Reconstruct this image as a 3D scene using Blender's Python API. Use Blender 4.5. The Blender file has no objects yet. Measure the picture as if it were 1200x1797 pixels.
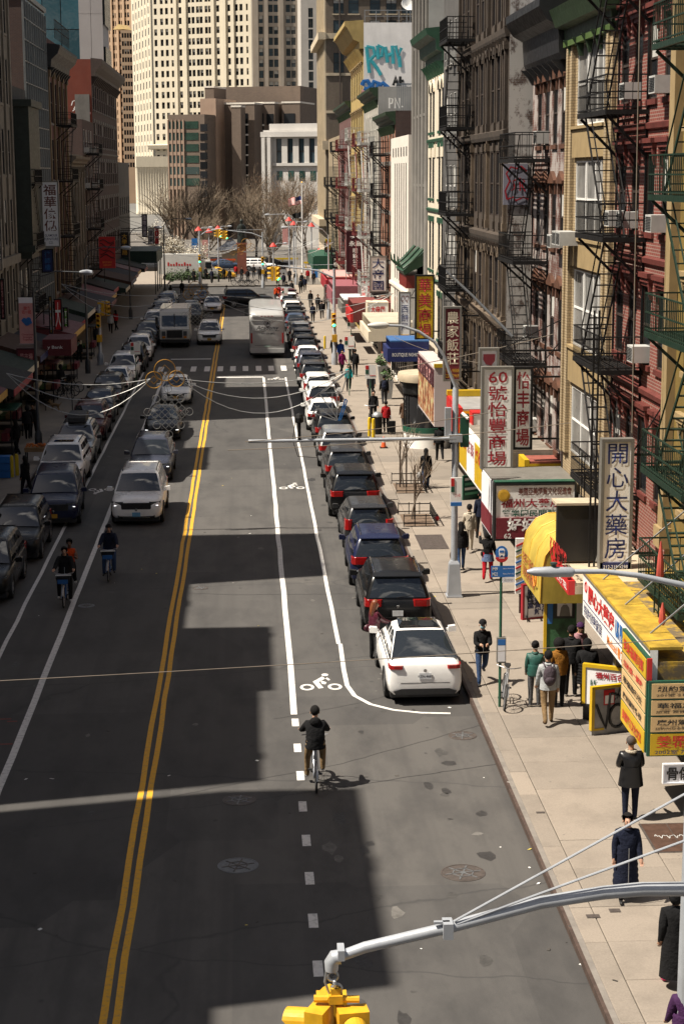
import bpy, bmesh, math, random
from mathutils import Vector, Matrix
random.seed(7)
sc = bpy.context.scene
COL = sc.collection
# ---------------------------------------------------------------- camera
F, CH = 3150.0, 13.2          # focal length in pixels of the 1200x1797 frame, eye height (m)
def _basis(roll=math.radians(0.8), vp=(430, 305)):
    d = Vector(((vp[0]-600)/F, (vp[1]-898.5)/F, 1)).normalized()
    u = (Vector((0, 1, 0)) - d[1]*d).normalized()
    r = u.cross(d)
    dn = math.cos(roll)*u + math.sin(roll)*r
    return dn.cross(d), d, dn
BX, BY, BD = _basis()
def row(i, s=1): return Vector((BX[i], BY[i], -BD[i]))*s
cam_d = bpy.data.cameras.new('camera'); cam = bpy.data.objects.new('camera', cam_d); COL.objects.link(cam)
R3 = Matrix((row(0), row(1, -1), row(2, -1))).transposed()
cam.matrix_world = Matrix.Translation((0, 0, CH)) @ R3.to_4x4()
cam_d.sensor_fit = 'VERTICAL'; cam_d.sensor_height = 36; cam_d.lens = F/1797*36
cam_d.clip_start = 0.5; cam_d.clip_end = 5000
sc.camera = cam
# ---------------------------------------------------------------- sky, sun, exposure
SUN_EL, SUN_AZ = 57, 12        # elevation; swing of the light from straight across the street, away from the camera
wd = bpy.data.worlds.new('World'); sc.world = wd; wd.use_nodes = True
nt = wd.node_tree; bg = nt.nodes['Background']
sky = nt.nodes.new('ShaderNodeTexSky'); sky.sky_type = 'NISHITA'; sky.sun_disc = False
sky.sun_elevation = math.radians(SUN_EL); sky.sun_rotation = math.radians(-90-SUN_AZ)
sky.air_density = 1.0; sky.dust_density = 3.5; sky.ozone_density = 0.6
# broken white cloud over the clear sky (the car windows mirror it)
tc = nt.nodes.new('ShaderNodeTexCoord'); mp = nt.nodes.new('ShaderNodeMapping'); mp.inputs['Scale'].default_value = (1, 1, 2.2)
cn = nt.nodes.new('ShaderNodeTexNoise'); cn.inputs['Scale'].default_value = 4.2; cn.inputs['Detail'].default_value = 9; cn.inputs['Roughness'].default_value = .58
cr = nt.nodes.new('ShaderNodeValToRGB'); cr.color_ramp.elements[0].position = .53; cr.color_ramp.elements[1].position = .66
cm = nt.nodes.new('ShaderNodeMix'); cm.data_type = 'RGBA'; cm.inputs[7].default_value = (27, 25.2, 23, 1)
nt.links.new(tc.outputs['Generated'], mp.inputs[0]); nt.links.new(mp.outputs[0], cn.inputs['Vector']); nt.links.new(cn.outputs[0], cr.inputs[0])
nt.links.new(cr.outputs[0], cm.inputs[0]); nt.links.new(sky.outputs[0], cm.inputs[6]); nt.links.new(cm.outputs[2], bg.inputs[0]); bg.inputs[1].default_value = 0.036
sl = bpy.data.lights.new('sun', 'SUN'); sl.energy = 5.0; sl.angle = math.radians(0.55); sl.color = (1, 0.915, 0.79)
sun = bpy.data.objects.new('sun', sl); COL.objects.link(sun)
sd = Vector((math.cos(math.radians(SUN_EL))*math.cos(math.radians(SUN_AZ)), math.cos(math.radians(SUN_EL))*math.sin(math.radians(SUN_AZ)), -math.sin(math.radians(SUN_EL))))   # direction the light travels
sun.rotation_euler = sd.to_track_quat('-Z', 'Y').to_euler()
sc.view_settings.view_transform = 'Standard'; sc.view_settings.look = 'None'
sc.view_settings.exposure = 0.85; sc.view_settings.gamma = 1
sc.cycles.max_bounces = 6; sc.cycles.diffuse_bounces = 3; sc.cycles.glossy_bounces = 3
sc.cycles.transmission_bounces = 3; sc.cycles.transparent_max_bounces = 8
sc.cycles.caustics_reflective = False; sc.cycles.caustics_refractive = False
sc.cycles.use_denoising = True
# ---------------------------------------------------------------- pixel -> world (real depth always given)
def ray(px, py):
    v = Vector(((px-600)/F, (py-898.5)/F, 1)); return Vector((v.dot(BX), v.dot(BY), -v.dot(BD)))
def G(px, py, z=0.0):
    r = ray(px, py); t = (z-CH)/r.z; return Vector((r.x*t, r.y*t, z))
def PY(px, py, Y):
    r = ray(px, py); t = Y/r.y; return Vector((r.x*t, Y, CH+r.z*t))
def PX(px, py, X):
    r = ray(px, py); t = X/r.x; return Vector((X, r.y*t, CH+r.z*t))
# ---------------------------------------------------------------- mesh builder
class MB:
    def __init__(s): s.v = []; s.f = []; s.m = []; s.mi = 0
    def add(s, vs, fs):
        o = len(s.v); s.v += [tuple(v) for v in vs]
        for f in fs: s.f.append(tuple(i+o for i in f)); s.m.append(s.mi)
        return s
    def box(s, x0, x1, y0, y1, z0, z1, M=None):
        vs = [Vector((x, y, z)) for z in (z0, z1) for y in (y0, y1) for x in (x0, x1)]
        if M: vs = [M @ v for v in vs]
        return s.add(vs, [(0,2,3,1),(4,5,7,6),(0,1,5,4),(2,6,7,3),(0,4,6,2),(1,3,7,5)])
    def bbox(s, c, d, M=None):
        return s.box(c[0]-d[0]/2, c[0]+d[0]/2, c[1]-d[1]/2, c[1]+d[1]/2, c[2]-d[2]/2, c[2]+d[2]/2, M)
    def bar(s, a, b, w, h=None, up=(0,0,1)):
        a = Vector(a); b = Vector(b); h = h or w; d = (b-a)
        if d.length < 1e-6: return s
        dn = d.normalized(); u = Vector(up)
        if abs(dn.dot(u)) > .99: u = Vector((1,0,0))
        r = dn.cross(u).normalized(); u = r.cross(dn)
        vs = [p + r*sx*w/2 + u*sz*h/2 for p in (a, b) for sx, sz in ((-1,-1),(1,-1),(1,1),(-1,1))]
        return s.add(vs, [(0,1,2,3),(7,6,5,4),(0,4,5,1),(1,5,6,2),(2,6,7,3),(3,7,4,0)])
    def tube(s, pts, r, n=8, cap=True):
        pts = [Vector(p) for p in pts]; N = len(pts)
        rs = r if isinstance(r, (list, tuple)) else [r]*N
        rings = []; prev = None
        for i, p in enumerate(pts):
            t = (pts[min(i+1, N-1)] - pts[max(i-1, 0)])
            t = t.normalized() if t.length > 1e-9 else Vector((0,0,1))
            if prev is None:
                a = Vector((0,0,1)) if abs(t.z) < .9 else Vector((1,0,0))
                x = t.cross(a).normalized()
            else: x = (prev - t*prev.dot(t)).normalized()
            prev = x; y = t.cross(x)
            rings.append([p + (x*math.cos(2*math.pi*k/n) + y*math.sin(2*math.pi*k/n))*rs[i] for k in range(n)])
        vs = [v for rg in rings for v in rg]; fs = []
        for i in range(N-1):
            for k in range(n):
                a, b = i*n+k, i*n+(k+1) % n; fs.append((a, b, b+n, a+n))
        if cap: fs.append(tuple(range(n-1, -1, -1))); fs.append(tuple((N-1)*n+k for k in range(n)))
        return s.add(vs, fs)
    def torus(s, c, R, r, axis='Y', n=24, m=6):
        pts = []
        c = Vector(c)
        for k in range(n+1):
            a = 2*math.pi*k/n; u, v = math.cos(a)*R, math.sin(a)*R
            pts.append(c + (Vector((u,0,v)) if axis=='Y' else Vector((0,u,v)) if axis=='X' else Vector((u,v,0))))
        return s.tube(pts, r, m, cap=False)
    def lathe(s, prof, c=(0,0,0), n=16):
        cx, cy, cz = c; vs = []; fs = []
        for r, z in prof:
            for k in range(n):
                a = 2*math.pi*k/n; vs.append((cx+r*math.cos(a), cy+r*math.sin(a), cz+z))
        for i in range(len(prof)-1):
            for k in range(n):
                a, b = i*n+k, i*n+(k+1) % n; fs.append((a, b, b+n, a+n))
        fs.append(tuple(range(n-1,-1,-1))); fs.append(tuple((len(prof)-1)*n+k for k in range(n)))
        return s.add(vs, fs)
    def prism(s, poly, ax, a0, a1):
        """extrude 2D polygon along axis ax: 'x' poly=(y,z), 'y' poly=(x,z), 'z' poly=(x,y)"""
        def P(p, t): return (t, p[0], p[1]) if ax=='x' else (p[0], t, p[1]) if ax=='y' else (p[0], p[1], t)
        n = len(poly)
        return s.add([P(p, a0) for p in poly]+[P(p, a1) for p in poly],
                     [tuple(range(n)), tuple(range(2*n-1, n-1, -1))]+[(i, i+n, (i+1) % n+n, (i+1) % n) for i in range(n)])
    def mesh(s, name, mats, smooth=False, fixn=True):
        me = bpy.data.meshes.new(name); me.from_pydata(s.v, [], s.f)
        if not isinstance(mats, (list, tuple)): mats = [mats]
        for m in mats: me.materials.append(m)
        if len(mats) > 1: me.polygons.foreach_set('material_index', s.m)
        if fixn:
            bm = bmesh.new(); bm.from_mesh(me); bmesh.ops.recalc_face_normals(bm, faces=bm.faces); bm.to_mesh(me); bm.free()
        if smooth:
            me.polygons.foreach_set('use_smooth', [True]*len(me.polygons))
            if smooth != 'all':
                try: me.set_sharp_from_angle(angle=math.radians(38))
                except Exception: pass
        me.update(); return me
    def build(s, name, mats, parent=None, smooth=False, **kw):
        return link(name, s.mesh(name, mats, smooth), parent, **kw)
PINV = {}
def link(name, me, parent=None, loc=None, rot=None, scale=None):
    o = bpy.data.objects.new(name, me); COL.objects.link(o)
    if parent is not None:
        o.parent = parent
        if parent.name in PINV: o.matrix_parent_inverse = PINV[parent.name]
    if loc is not None: o.location = loc
    if rot is not None: o.rotation_euler = rot
    if scale is not None: o.scale = scale
    return o
def tag(o, label, cat, group=None):
    o['label'] = label; o['category'] = cat
    if group: o['group'] = group
    return o
def thing(name, label, cat, loc=(0,0,0), rz=0, group=None):
    o = bpy.data.objects.new(name, None); COL.objects.link(o); o.location = loc; o.rotation_euler = (0,0,rz)
    o.empty_display_size = .2
    return tag(o, label, cat, group)
def struct(o): o['kind'] = 'structure'; return o
def stuff(o, label=None, cat=None):
    o['kind'] = 'stuff'
    if label: tag(o, label, cat)
    return o
# ---------------------------------------------------------------- materials
MATS = {}
def _new(name):
    m = bpy.data.materials.new(name); m.use_nodes = True; t = m.node_tree
    return m, t, t.nodes['Principled BSDF']
def _pos(t, scale):
    g = t.nodes.new('ShaderNodeNewGeometry'); mp = t.nodes.new('ShaderNodeMapping')
    if not isinstance(scale, (tuple, list)): scale = (scale,)*3
    mp.inputs['Scale'].default_value = scale
    t.links.new(g.outputs['Position'], mp.inputs[0]); return mp.outputs[0]
def _noise(t, scale, detail=6, rough=.6):
    n = t.nodes.new('ShaderNodeTexNoise'); n.inputs['Scale'].default_value = 1; n.inputs['Detail'].default_value = detail
    n.inputs['Roughness'].default_value = rough
    t.links.new(_pos(t, scale), n.inputs['Vector']); return n.outputs[0]
def _ramp(t, src, stops):
    r = t.nodes.new('ShaderNodeValToRGB'); e = r.color_ramp.elements
    while len(e) < len(stops): e.new(.5)
    for k, (p, c) in enumerate(stops): e[k].position = p; e[k].color = (*c, 1) if len(c) == 3 else c
    t.links.new(src, r.inputs[0]); return r.outputs[0]
def _mix(t, a, b, fac, mode='MIX'):
    n = t.nodes.new('ShaderNodeMix'); n.data_type = 'RGBA'; n.blend_type = mode
    for k, v in ((0, fac), (6, a), (7, b)):
        if isinstance(v, (int, float)): n.inputs[k].default_value = v
        elif isinstance(v, tuple): n.inputs[k].default_value = (*v, 1) if len(v) == 3 else v
        else: t.links.new(v, n.inputs[k])
    return n.outputs[2]
def _bump(t, b, src, st, dist=.02):
    n = t.nodes.new('ShaderNodeBump'); n.inputs['Strength'].default_value = st; n.inputs['Distance'].default_value = dist
    t.links.new(src, n.inputs['Height']); t.links.new(n.outputs[0], b.inputs['Normal'])
def mul(c, k): return tuple(min(1, x*k) for x in c)
def mat(name, c, rough=.7, metal=0, var=.18, scale=3.0, grime=.0, bump=0, coat=0, spec=None, emit=None):
    """plain procedural material: two noises vary the colour, optional streaky wear"""
    if name in MATS: return MATS[name]
    m, t, b = _new(name); MATS[name] = m
    n1 = _noise(t, scale)
    col = _ramp(t, n1, [(.3, mul(c, 1-var)), (.7, mul(c, 1+var))])
    if grime:
        n2 = _noise(t, (1.5, 1.5, .35), 7, .7)
        col = _mix(t, col, mul(c, .35), _ramp(t, n2, [(.45, (0,0,0)), (.75, (grime,)*3)]))
    t.links.new(col, b.inputs['Base Color'])
    rr = _ramp(t, _noise(t, scale*2.3, 3), [(.3, (max(0, rough-.1),)*3), (.7, (min(1, rough+.1),)*3)])
    t.links.new(rr, b.inputs['Roughness'])
    b.inputs['Metallic'].default_value = metal
    if coat: b.inputs['Coat Weight'].default_value = coat; b.inputs['Coat Roughness'].default_value = .03
    if spec is not None: b.inputs['Specular IOR Level'].default_value = spec
    if bump: _bump(t, b, _noise(t, scale*8, 5), bump, .02 if bump < .5 else .05)
    if emit: b.inputs['Emission Color'].default_value = (*emit[0], 1); b.inputs['Emission Strength'].default_value = emit[1]
    return m
def brick(name, c1, c2, mortar, bw=.21, bh=.075, grime=.35, white=0.0, ms=.010):
    """brickwork: Brick Texture in wall coordinates (x+y, z), recessed mortar by bump"""
    if name in MATS: return MATS[name]
    m, t, b = _new(name); MATS[name] = m
    g = t.nodes.new('ShaderNodeNewGeometry'); s = t.nodes.new('ShaderNodeSeparateXYZ'); t.links.new(g.outputs['Position'], s.inputs[0])
    a = t.nodes.new('ShaderNodeMath'); a.operation = 'ADD'; t.links.new(s.outputs[0], a.inputs[0]); t.links.new(s.outputs[1], a.inputs[1])
    c = t.nodes.new('ShaderNodeCombineXYZ'); t.links.new(a.outputs[0], c.inputs[0]); t.links.new(s.outputs[2], c.inputs[1])
    br = t.nodes.new('ShaderNodeTexBrick'); t.links.new(c.outputs[0], br.inputs['Vector'])
    c1, c2, mortar = mul(c1,.78), mul(c2,.78), mul(mortar,.78)
    br.inputs['Color1'].default_value = (*c1, 1); br.inputs['Color2'].default_value = (*c2, 1); br.inputs['Mortar'].default_value = (*mortar, 1)
    br.inputs['Scale'].default_value = 1; br.inputs['Brick Width'].default_value = bw; br.inputs['Row Height'].default_value = bh
    br.inputs['Mortar Size'].default_value = ms; br.inputs['Bias'].default_value = -.1
    col = br.outputs[0]
    col = _mix(t, col, mul(c1, .4), _ramp(t, _noise(t, (1.1, 1.1, .4), 7, .7), [(.42, (0,0,0)), (.72, (grime,)*3)]))
    if white: col = _mix(t, col, (.5, .48, .45), _ramp(t, _noise(t, (1.6, 1.6, 1.0), 9, .75), [(.52-white*.12, (0,0,0)), (.60-white*.12, (white,)*3)]))
    t.links.new(col, b.inputs['Base Color']); b.inputs['Roughness'].default_value = .85
    _bump(t, b, br.outputs[1], -.5, .012)
    return m
def solid(name, c, rough=.5, metal=0, coat=0, spec=None):
    if name in MATS: return MATS[name]
    m, t, b = _new(name); MATS[name] = m
    b.inputs['Base Color'].default_value = (*c, 1); b.inputs['Roughness'].default_value = rough; b.inputs['Metallic'].default_value = metal
    if coat: b.inputs['Coat Weight'].default_value = coat; b.inputs['Coat Roughness'].default_value = .04
    if spec is not None: b.inputs['Specular IOR Level'].default_value = spec
    return m
def glassm(name, c=(.02,.024,.028), rough=.06, wob=.25, spec=.6):
    """window glass seen from outside: dark, glossy, slightly wavy panes"""
    if name in MATS: return MATS[name]
    m, t, b = _new(name); MATS[name] = m
    oi = t.nodes.new('ShaderNodeObjectInfo')
    col = _ramp(t, oi.outputs['Random'], [(0, mul(c, .5)), (1, mul(c, 1.8))])
    t.links.new(col, b.inputs['Base Color']); b.inputs['Roughness'].default_value = rough
    b.inputs['Specular IOR Level'].default_value = spec
    if wob: _bump(t, b, _noise(t, 1.3, 2), wob, .03)
    return m
def road_mat():
    m, t, b = _new('asphalt'); MATS['asphalt'] = m
    fine = _noise(t, 55, 4, .7); mid = _noise(t, (.9, .35, 1), 6, .65); big = _noise(t, (.22, .05, 1), 4)
    col = _ramp(t, fine, [(.25, (.055,.0520,.0495)), (.75, (.091,.0860,.081))])
    col = _mix(t, col, (.037,.0355,.035), _ramp(t, mid, [(.44, (0,0,0)), (.68, (.8,)*3)]))
    col = _mix(t, col, (.098,.092,.086), _ramp(t, big, [(.45, (0,0,0)), (.75, (.45,)*3)]))
    # tar-sealed cracks: thin dark wavering lines across the carriageway
    g = t.nodes.new('ShaderNodeNewGeometry'); sp = t.nodes.new('ShaderNodeSeparateXYZ'); t.links.new(g.outputs['Position'], sp.inputs[0])
    w = t.nodes.new('ShaderNodeTexVoronoi'); w.feature = 'DISTANCE_TO_EDGE'; w.inputs['Scale'].default_value = 1
    n = t.nodes.new('ShaderNodeTexNoise'); n.inputs['Scale'].default_value = .8; n.inputs['Detail'].default_value = 5
    t.links.new(_pos(t, 1), n.inputs['Vector'])
    mx = t.nodes.new('ShaderNodeMix'); mx.data_type = 'VECTOR'; mx.inputs[0].default_value = .06
    t.links.new(_pos(t, (.045, .11, 0)), mx.inputs[4]); t.links.new(n.outputs[1], mx.inputs[5]); t.links.new(mx.outputs[1], w.inputs['Vector'])
    col = _mix(t, col, (.035,.034,.034), _ramp(t, w.outputs[0], [(.0, (.75,)*3), (.0022, (0,0,0))]))
    # patched trenches: rectangular repairs of darker or paler asphalt
    vp = t.nodes.new('ShaderNodeTexVoronoi'); vp.distance = 'CHEBYCHEV'; vp.inputs['Scale'].default_value = 1; t.links.new(_pos(t, (.17,.085,0)), vp.inputs['Vector'])
    sv_ = t.nodes.new('ShaderNodeSeparateColor'); t.links.new(vp.outputs[1], sv_.inputs[0])
    col = _mix(t, col, _ramp(t, sv_.outputs[0], [(.15,(.72,.72,.73)),(.5,(1,1,1)),(.9,(1.18,1.16,1.13))]), .75, 'MULTIPLY')
    # tyre-polished wheel tracks run along the lanes
    wv = _noise(t, (1.5, .012, 1), 3); col = _mix(t, col, (.048,.0455,.044), _ramp(t, wv, [(.50,(0,0,0)),(.66,(.5,)*3)]))
    # oil drips and gum
    v = t.nodes.new('ShaderNodeTexVoronoi'); t.links.new(_pos(t, (1.3, 1.0, 1)), v.inputs['Vector']); v.inputs['Scale'].default_value = 1
    v.inputs['Randomness'].default_value = 1
    spots = _ramp(t, v.outputs[0], [(.05, (.7,)*3), (.10, (0,0,0))])
    col = _mix(t, col, (.03,.03,.03), _mix(t, spots, (0,0,0), _ramp(t, _noise(t, .5, 2), [(.5, (1,1,1)), (.6, (0,0,0))])))
    t.links.new(col, b.inputs['Base Color'])
    b.inputs['Roughness'].default_value = .88
    _bump(t, b, fine, .25, .01)
    return m
def walk_mat():
    m, t, b = _new('pavement_concrete'); MATS['pavement_concrete'] = m
    oi = t.nodes.new('ShaderNodeObjectInfo')
    fine = _noise(t, 28, 5, .7); mid = _noise(t, .9, 7, .7)
    col = _ramp(t, fine, [(.25, (.205,.176,.146)), (.75, (.285,.246,.204))])
    col = _mix(t, col, (.14,.12,.10), _ramp(t, mid, [(.46, (0,0,0)), (.75, (.6,)*3)]))
    col = _mix(t, col, _ramp(t, oi.outputs['Random'], [(0, (.80,.80,.80)), (1, (1.08,1.06,1.04))]), 1.0, 'MULTIPLY')
    v = t.nodes.new('ShaderNodeTexVoronoi'); t.links.new(_pos(t, 2.2), v.inputs['Vector']); v.inputs['Scale'].default_value = 1
    col = _mix(t, col, (.09,.083,.077), _ramp(t, v.outputs[0], [(.045, (.55,)*3), (.075, (0,0,0))]))
    t.links.new(col, b.inputs['Base Color']); b.inputs['Roughness'].default_value = .9
    _bump(t, b, fine, .2, .01)
    return m
def paint_mat(name, c, wear=.6):
    m, t, b = _new(name); MATS[name] = m
    n = _noise(t, 9, 8, .75)
    col = _mix(t, mul(c, .93), c, _noise(t, 3))
    col = _mix(t, col, (.13,.125,.12), _ramp(t, n, [(.50, (0,0,0)), (.66, (wear,)*3)]))
    t.links.new(col, b.inputs['Base Color']); b.inputs['Roughness'].default_value = .75
    return m
ASPH = road_mat(); WALK = walk_mat()
WPAINT = paint_mat('white_road_paint', (.66,.64,.61)); YPAINT = paint_mat('yellow_road_paint', (.66,.34,.015), .55)
GLASS = glassm('window_glass', (.012,.013,.015), .16, .3, .12); GLASSB = glassm('bluish_window_glass', (.03,.045,.055)); CARGLASS = glassm('car_glass', (.010,.012,.014), .015, .10, 1.0)
BLACKM = mat('black_painted_iron', (.008,.0075,.0075), .6, var=.3, spec=.3)
GALV = mat('galvanised_steel', (.36,.37,.38), .42, .6, .15, 2.5, .15)
LAMPG = mat('lamp_grey_paint', (.38,.40,.43), .42, .25, .1, 3, .15)
DARKM = mat('dark_interior', (.012,.012,.013), .8)
WHITEM = mat('white_painted_metal', (.74,.73,.70), .5, 0, .06, 2, .12)
BLIND = mat('window_blind', (.42,.41,.38), .8, 0, .2, 2)
def font_mesh(text, size=1, bold=0.0, shear=0.0, spacing=1.0, extrude=0.0, align='CENTER', leading=1.0):
    c = bpy.data.curves.new('lettering', 'FONT'); c.body = text; c.size = size; c.offset = bold; c.shear = shear
    c.align_x = align; c.align_y = 'CENTER'; c.space_character = spacing; c.space_line = leading; c.resolution_u = 2; c.extrude = extrude
    o = bpy.data.objects.new('lettering', c); COL.objects.link(o)
    me = bpy.data.meshes.new_from_object(o)
    bpy.data.objects.remove(o); bpy.data.curves.remove(c)
    return me
# ================================================================ ground, road, kerbs, pavements, markings
XKR, XKL, XR, XL = 5.5, -9.5, 10.2, -13.7       # kerb lines and building lines
gmat = mat('city_ground', (.13,.125,.115), .9, 0, .25, .4)
g = struct(MB().add([(-1500,-60,-.06),(1500,-60,-.06),(1500,3000,-.06),(-1500,3000,-.06)], [(0,1,2,3)]).build('ground', gmat))
road = struct(MB().add([(XKL,-20,0),(XKR,-20,0),(XKR,262,0),(XKL,262,0)], [(0,1,2,3)]).build('road', ASPH))
def flat(name, polys, m, z=.004, parent=road):
    b = MB()
    for p in polys: b.add([(q[0], q[1], z) for q in p], [tuple(range(len(p)))])
    return b.build(name, m, parent)
def strip(x0, x1, y0, y1): return [(x0,y0),(x1,y0),(x1,y1),(x0,y1)]
def wavy(name, xc, w, y0, y1, m, amp=.018, step=2.2):
    rnd = random.Random(name+str(xc)); n = int((y1-y0)/step); L = []; 
    for i in range(n+1):
        d = rnd.uniform(-amp, amp); L.append((xc+d, y0+(y1-y0)*i/n))
    b = MB(); vs = []
    for x, y in L: vs += [(x-w/2, y, .004), (x+w/2, y, .004)]
    b.add(vs, [(2*i, 2*i+1, 2*i+3, 2*i+2) for i in range(n)])
    return b.build(name, m, road)
yc = (G(263,1300).x + G(278.5,1300).x)/2; yd = (G(278.5,1300).x - G(263,1300).x)/2
for s in (-1, 1): wavy('centre_line', yc+s*yd, .125, 18, 205, YPAINT)
XW1 = G(112.7,1100).x; XW0 = G(25,1100).x; XW2 = G(503,1100).x; XW3 = G(560,960).x
wavy('lane_line', XW1, .17, 20, 122, WPAINT); wavy('lane_line', XW0, .12, 35, 122, WPAINT)
ye = G(515,1254).y
wavy('lane_line', XW2, .16, ye, 118, WPAINT); wavy('lane_line', XW3, .12, G(597,1130).y, 118, WPAINT)
# curved end of the parking-lane line
cv = [(597,1130),(603,1175),(609,1203),(622,1221),(650,1236),(690,1246),(740,1251),(790,1252)]
pts = [G(*p) for p in cv]; b = MB(); vs = []
for i, p in enumerate(pts):
    t = (pts[min(i+1, 7)]-pts[max(i-1, 0)]).normalized(); n = Vector((-t.y, t.x, 0))*.06
    vs += [(p.x-n.x, p.y-n.y, .0045), (p.x+n.x, p.y+n.y, .0045)]
b.add(vs, [(2*i, 2*i+1, 2*i+3, 2*i+2) for i in range(7)]).build('curved_line', WPAINT, road)
dash = MB().add([(-.085,-.31,.004),(.085,-.31,.004),(.085,.31,.004),(-.085,.31,.004)], [(0,1,2,3)]).mesh('dash', WPAINT)
y = G(517,1268).y
for k in range(11): link('dash', dash, road, (XW2+random.uniform(-.01,.01), y-k*1.98, 0))
# zebra bars and stop lines at the junction
bar = MB().add([(-.19,-1.6,.004),(.19,-1.6,.004),(.19,1.6,.004),(-.19,1.6,.004)], [(0,1,2,3)]).mesh('crosswalk_bar', WPAINT)
yz = G(400,647).y
for px in (249,283,313,340,364,387,409,431,454,476,498,521): link('crosswalk_bar', bar, road, (G(px,647).x, yz, 0))
flat('stop_line', [strip(yc+.3, XW2, G(420,662).y-.25, G(420,662).y+.25)], WPAINT)
flat('stop_line', [strip(XW1, yc-.3, G(360,630).y-.25, G(360,630).y+.25)], WPAINT)
def bike_symbol(c, flip=1, s=1.0):
    """cycle-lane stencil: two wheels and a rider, stretched along the lane"""
    b = MB(); sx, sy = .55*s, .85*s
    def ring(cx, cy, R, r):
        n = 20; vs = []
        for k in range(n):
            a = 2*math.pi*k/n
            vs += [(cx+R*math.cos(a), cy+R*math.sin(a)), (cx+r*math.cos(a), cy+r*math.sin(a))]
        P(vs, [(2*k, 2*k+1, (2*k+3) % (2*n), (2*k+2) % (2*n)) for k in range(n)])
    def P(vs, fs): b.add([(c.x+x*sx*flip, c.y+y*sy*flip, .0045) for x, y in vs], fs)
    ring(-.66, -.55, .34, .20); ring(.66, -.55, .34, .20)
    n = 14; P([(.27+.17*math.cos(2*math.pi*k/n), .80+.15*math.sin(2*math.pi*k/n)) for k in range(n)], [tuple(range(n))])
    P([(-.36,.05),(.13,.62),(.36,.50),(-.08,-.02)], [(0,1,2,3)])       # back
    P([(-.36,.05),(-.08,-.02),(.12,-.66),(-.12,-.72)], [(0,1,2,3)])    # leg
    P([(.0,.2),(.30,-.05),(.22,-.28),(.06,-.20)], [(0,1,2,3)])         # thigh
    P([(.13,.62),(.36,.50),(.50,.22),(.40,.15)], [(0,1,2,3)])          # arm
    return b.build('bike_symbol', WPAINT, road)
bike_symbol(G(562,1197)); bike_symbol(G(512,853), 1); bike_symbol(G(484,664), 1); bike_symbol(G(175,862), -1, .9)
# faint utility paint marks on the near left
UT = mat('red_utility_paint', (.22,.03,.02), .8)
for px, py, l in ((8,1262,.35),(22,1266,.25),(8,1306,.4)):
    p = G(px,py); flat('utility_mark', [strip(p.x-l/2, p.x+l/2, p.y-.03, p.y+.03)], UT, .0035)
# manhole covers
IRON = mat('cast_iron', (.085,.070,.062), .6, .3, .3, 8, 0, .3)
IRON2 = mat('worn_cast_iron', (.14,.145,.15), .55, .3, .2, 8, 0, .3)
def manhole(px, py, r, m, lab, ridges='spoke'):
    p = G(px,py); t = thing('manhole_cover', lab, 'manhole cover', (p.x,p.y,0), random.uniform(0,3), 'manhole covers in the road')
    MB().lathe([(r,0.0),(r,.008),(r*.93,.010),(r*.93,.0055)], n=36).build('rim', m, t, True)
    b = MB().lathe([(r*.90,.004),(r*.90,.0075),(r*.88,.008)], n=36)
    b.build('lid', m, t)
    b = MB()
    for k in range(6):
        a = k*math.pi/3; b.bar((r*.15*math.cos(a), r*.15*math.sin(a), .011), (r*.82*math.cos(a), r*.82*math.sin(a), .011), .03, .008)
        a2 = a+math.pi/3
        b.bar((r*.5*math.cos(a), r*.5*math.sin(a), .011), (r*.5*math.cos(a2), r*.5*math.sin(a2), .011), .022, .008)
    b.lathe([(r*.14,.008),(r*.14,.015),(r*.1,.016)], n=12)
    b.build('ridge', IRON if m is IRON2 else IRON2, t)
manhole(418,1519,.40,IRON2,'grey manhole cover in the shaded lane near the bottom of the picture')
manhole(812,1532,.43,IRON,'brown manhole cover with a toothed rim in the sunlit road near the kerb')
manhole(420,1404,.36,IRON,'manhole cover on the thin sunlit strip between two shadows')
manhole(811,1291,.34,IRON,'rusty manhole cover beside the kerb behind the white car')
manhole(152,1063,.26,IRON2,'small round cover beside the white line of the left cycle lane')
manhole(352,1032,.25,IRON,'small dark cover left of the sunlit patch beside the centre line')
# tar-sealed cracks and stains
TAR = mat('tar_seam',(.022,.021,.021),.7); rt_ = random.Random(9)
for line in ([(-60,1470),(0,1458),(200,1420),(400,1378),(600,1340),(760,1296),(868,1265)],[(-60,1472),(0,1462),(200,1436),(400,1410),(560,1388),(760,1357),(890,1338)],[(320,1041),(420,1044),(520,1043),(640,1042)],[(0,1188),(120,1180)],[(480,1262),(640,1232),(700,1215)]):
    pts = []
    for a, c in zip(line[:-1],line[1:]):
        for i in range(8): u = i/8; q = G(a[0]+(c[0]-a[0])*u,a[1]+(c[1]-a[1])*u); pts.append((q.x,q.y+rt_.uniform(-.03,.03)))
    w = rt_.uniform(.012,.018); vs = []
    for x, y in pts: vs += [(x,y-w,.0030),(x,y+w,.0030)]
    MB().add(vs,[(2*i,2*i+1,2*i+3,2*i+2) for i in range(len(pts)-1)]).build('tar_seam', TAR, road)
STN = [mat('oil_stain',(.030,.028,.027),.6,0,.3,6), mat('faint_stain',(.046,.0435,.041),.8,0,.3,6), mat('pale_scuff',(.115,.108,.10),.9,0,.3,6)]
bs = [MB(), MB(), MB()]
for k in range(170):
    X = rt_.choice((rt_.uniform(1.6,5.2),rt_.uniform(-9,5),rt_.gauss(4.2,.5))); Y = rt_.uniform(24,95); q = rt_.choice((0,0,1,1,2)); r0 = abs(rt_.gauss(.07,.06))+.02; n = 9
    el = rt_.uniform(.6,2.6); bs[q].add([(X+r0*math.cos(2*math.pi*i/n)*rt_.uniform(.6,1.2),Y+r0*el*math.sin(2*math.pi*i/n)*rt_.uniform(.6,1.2),.0022+.0001*(k % 6)) for i in range(n)],[tuple(range(n))])
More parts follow.
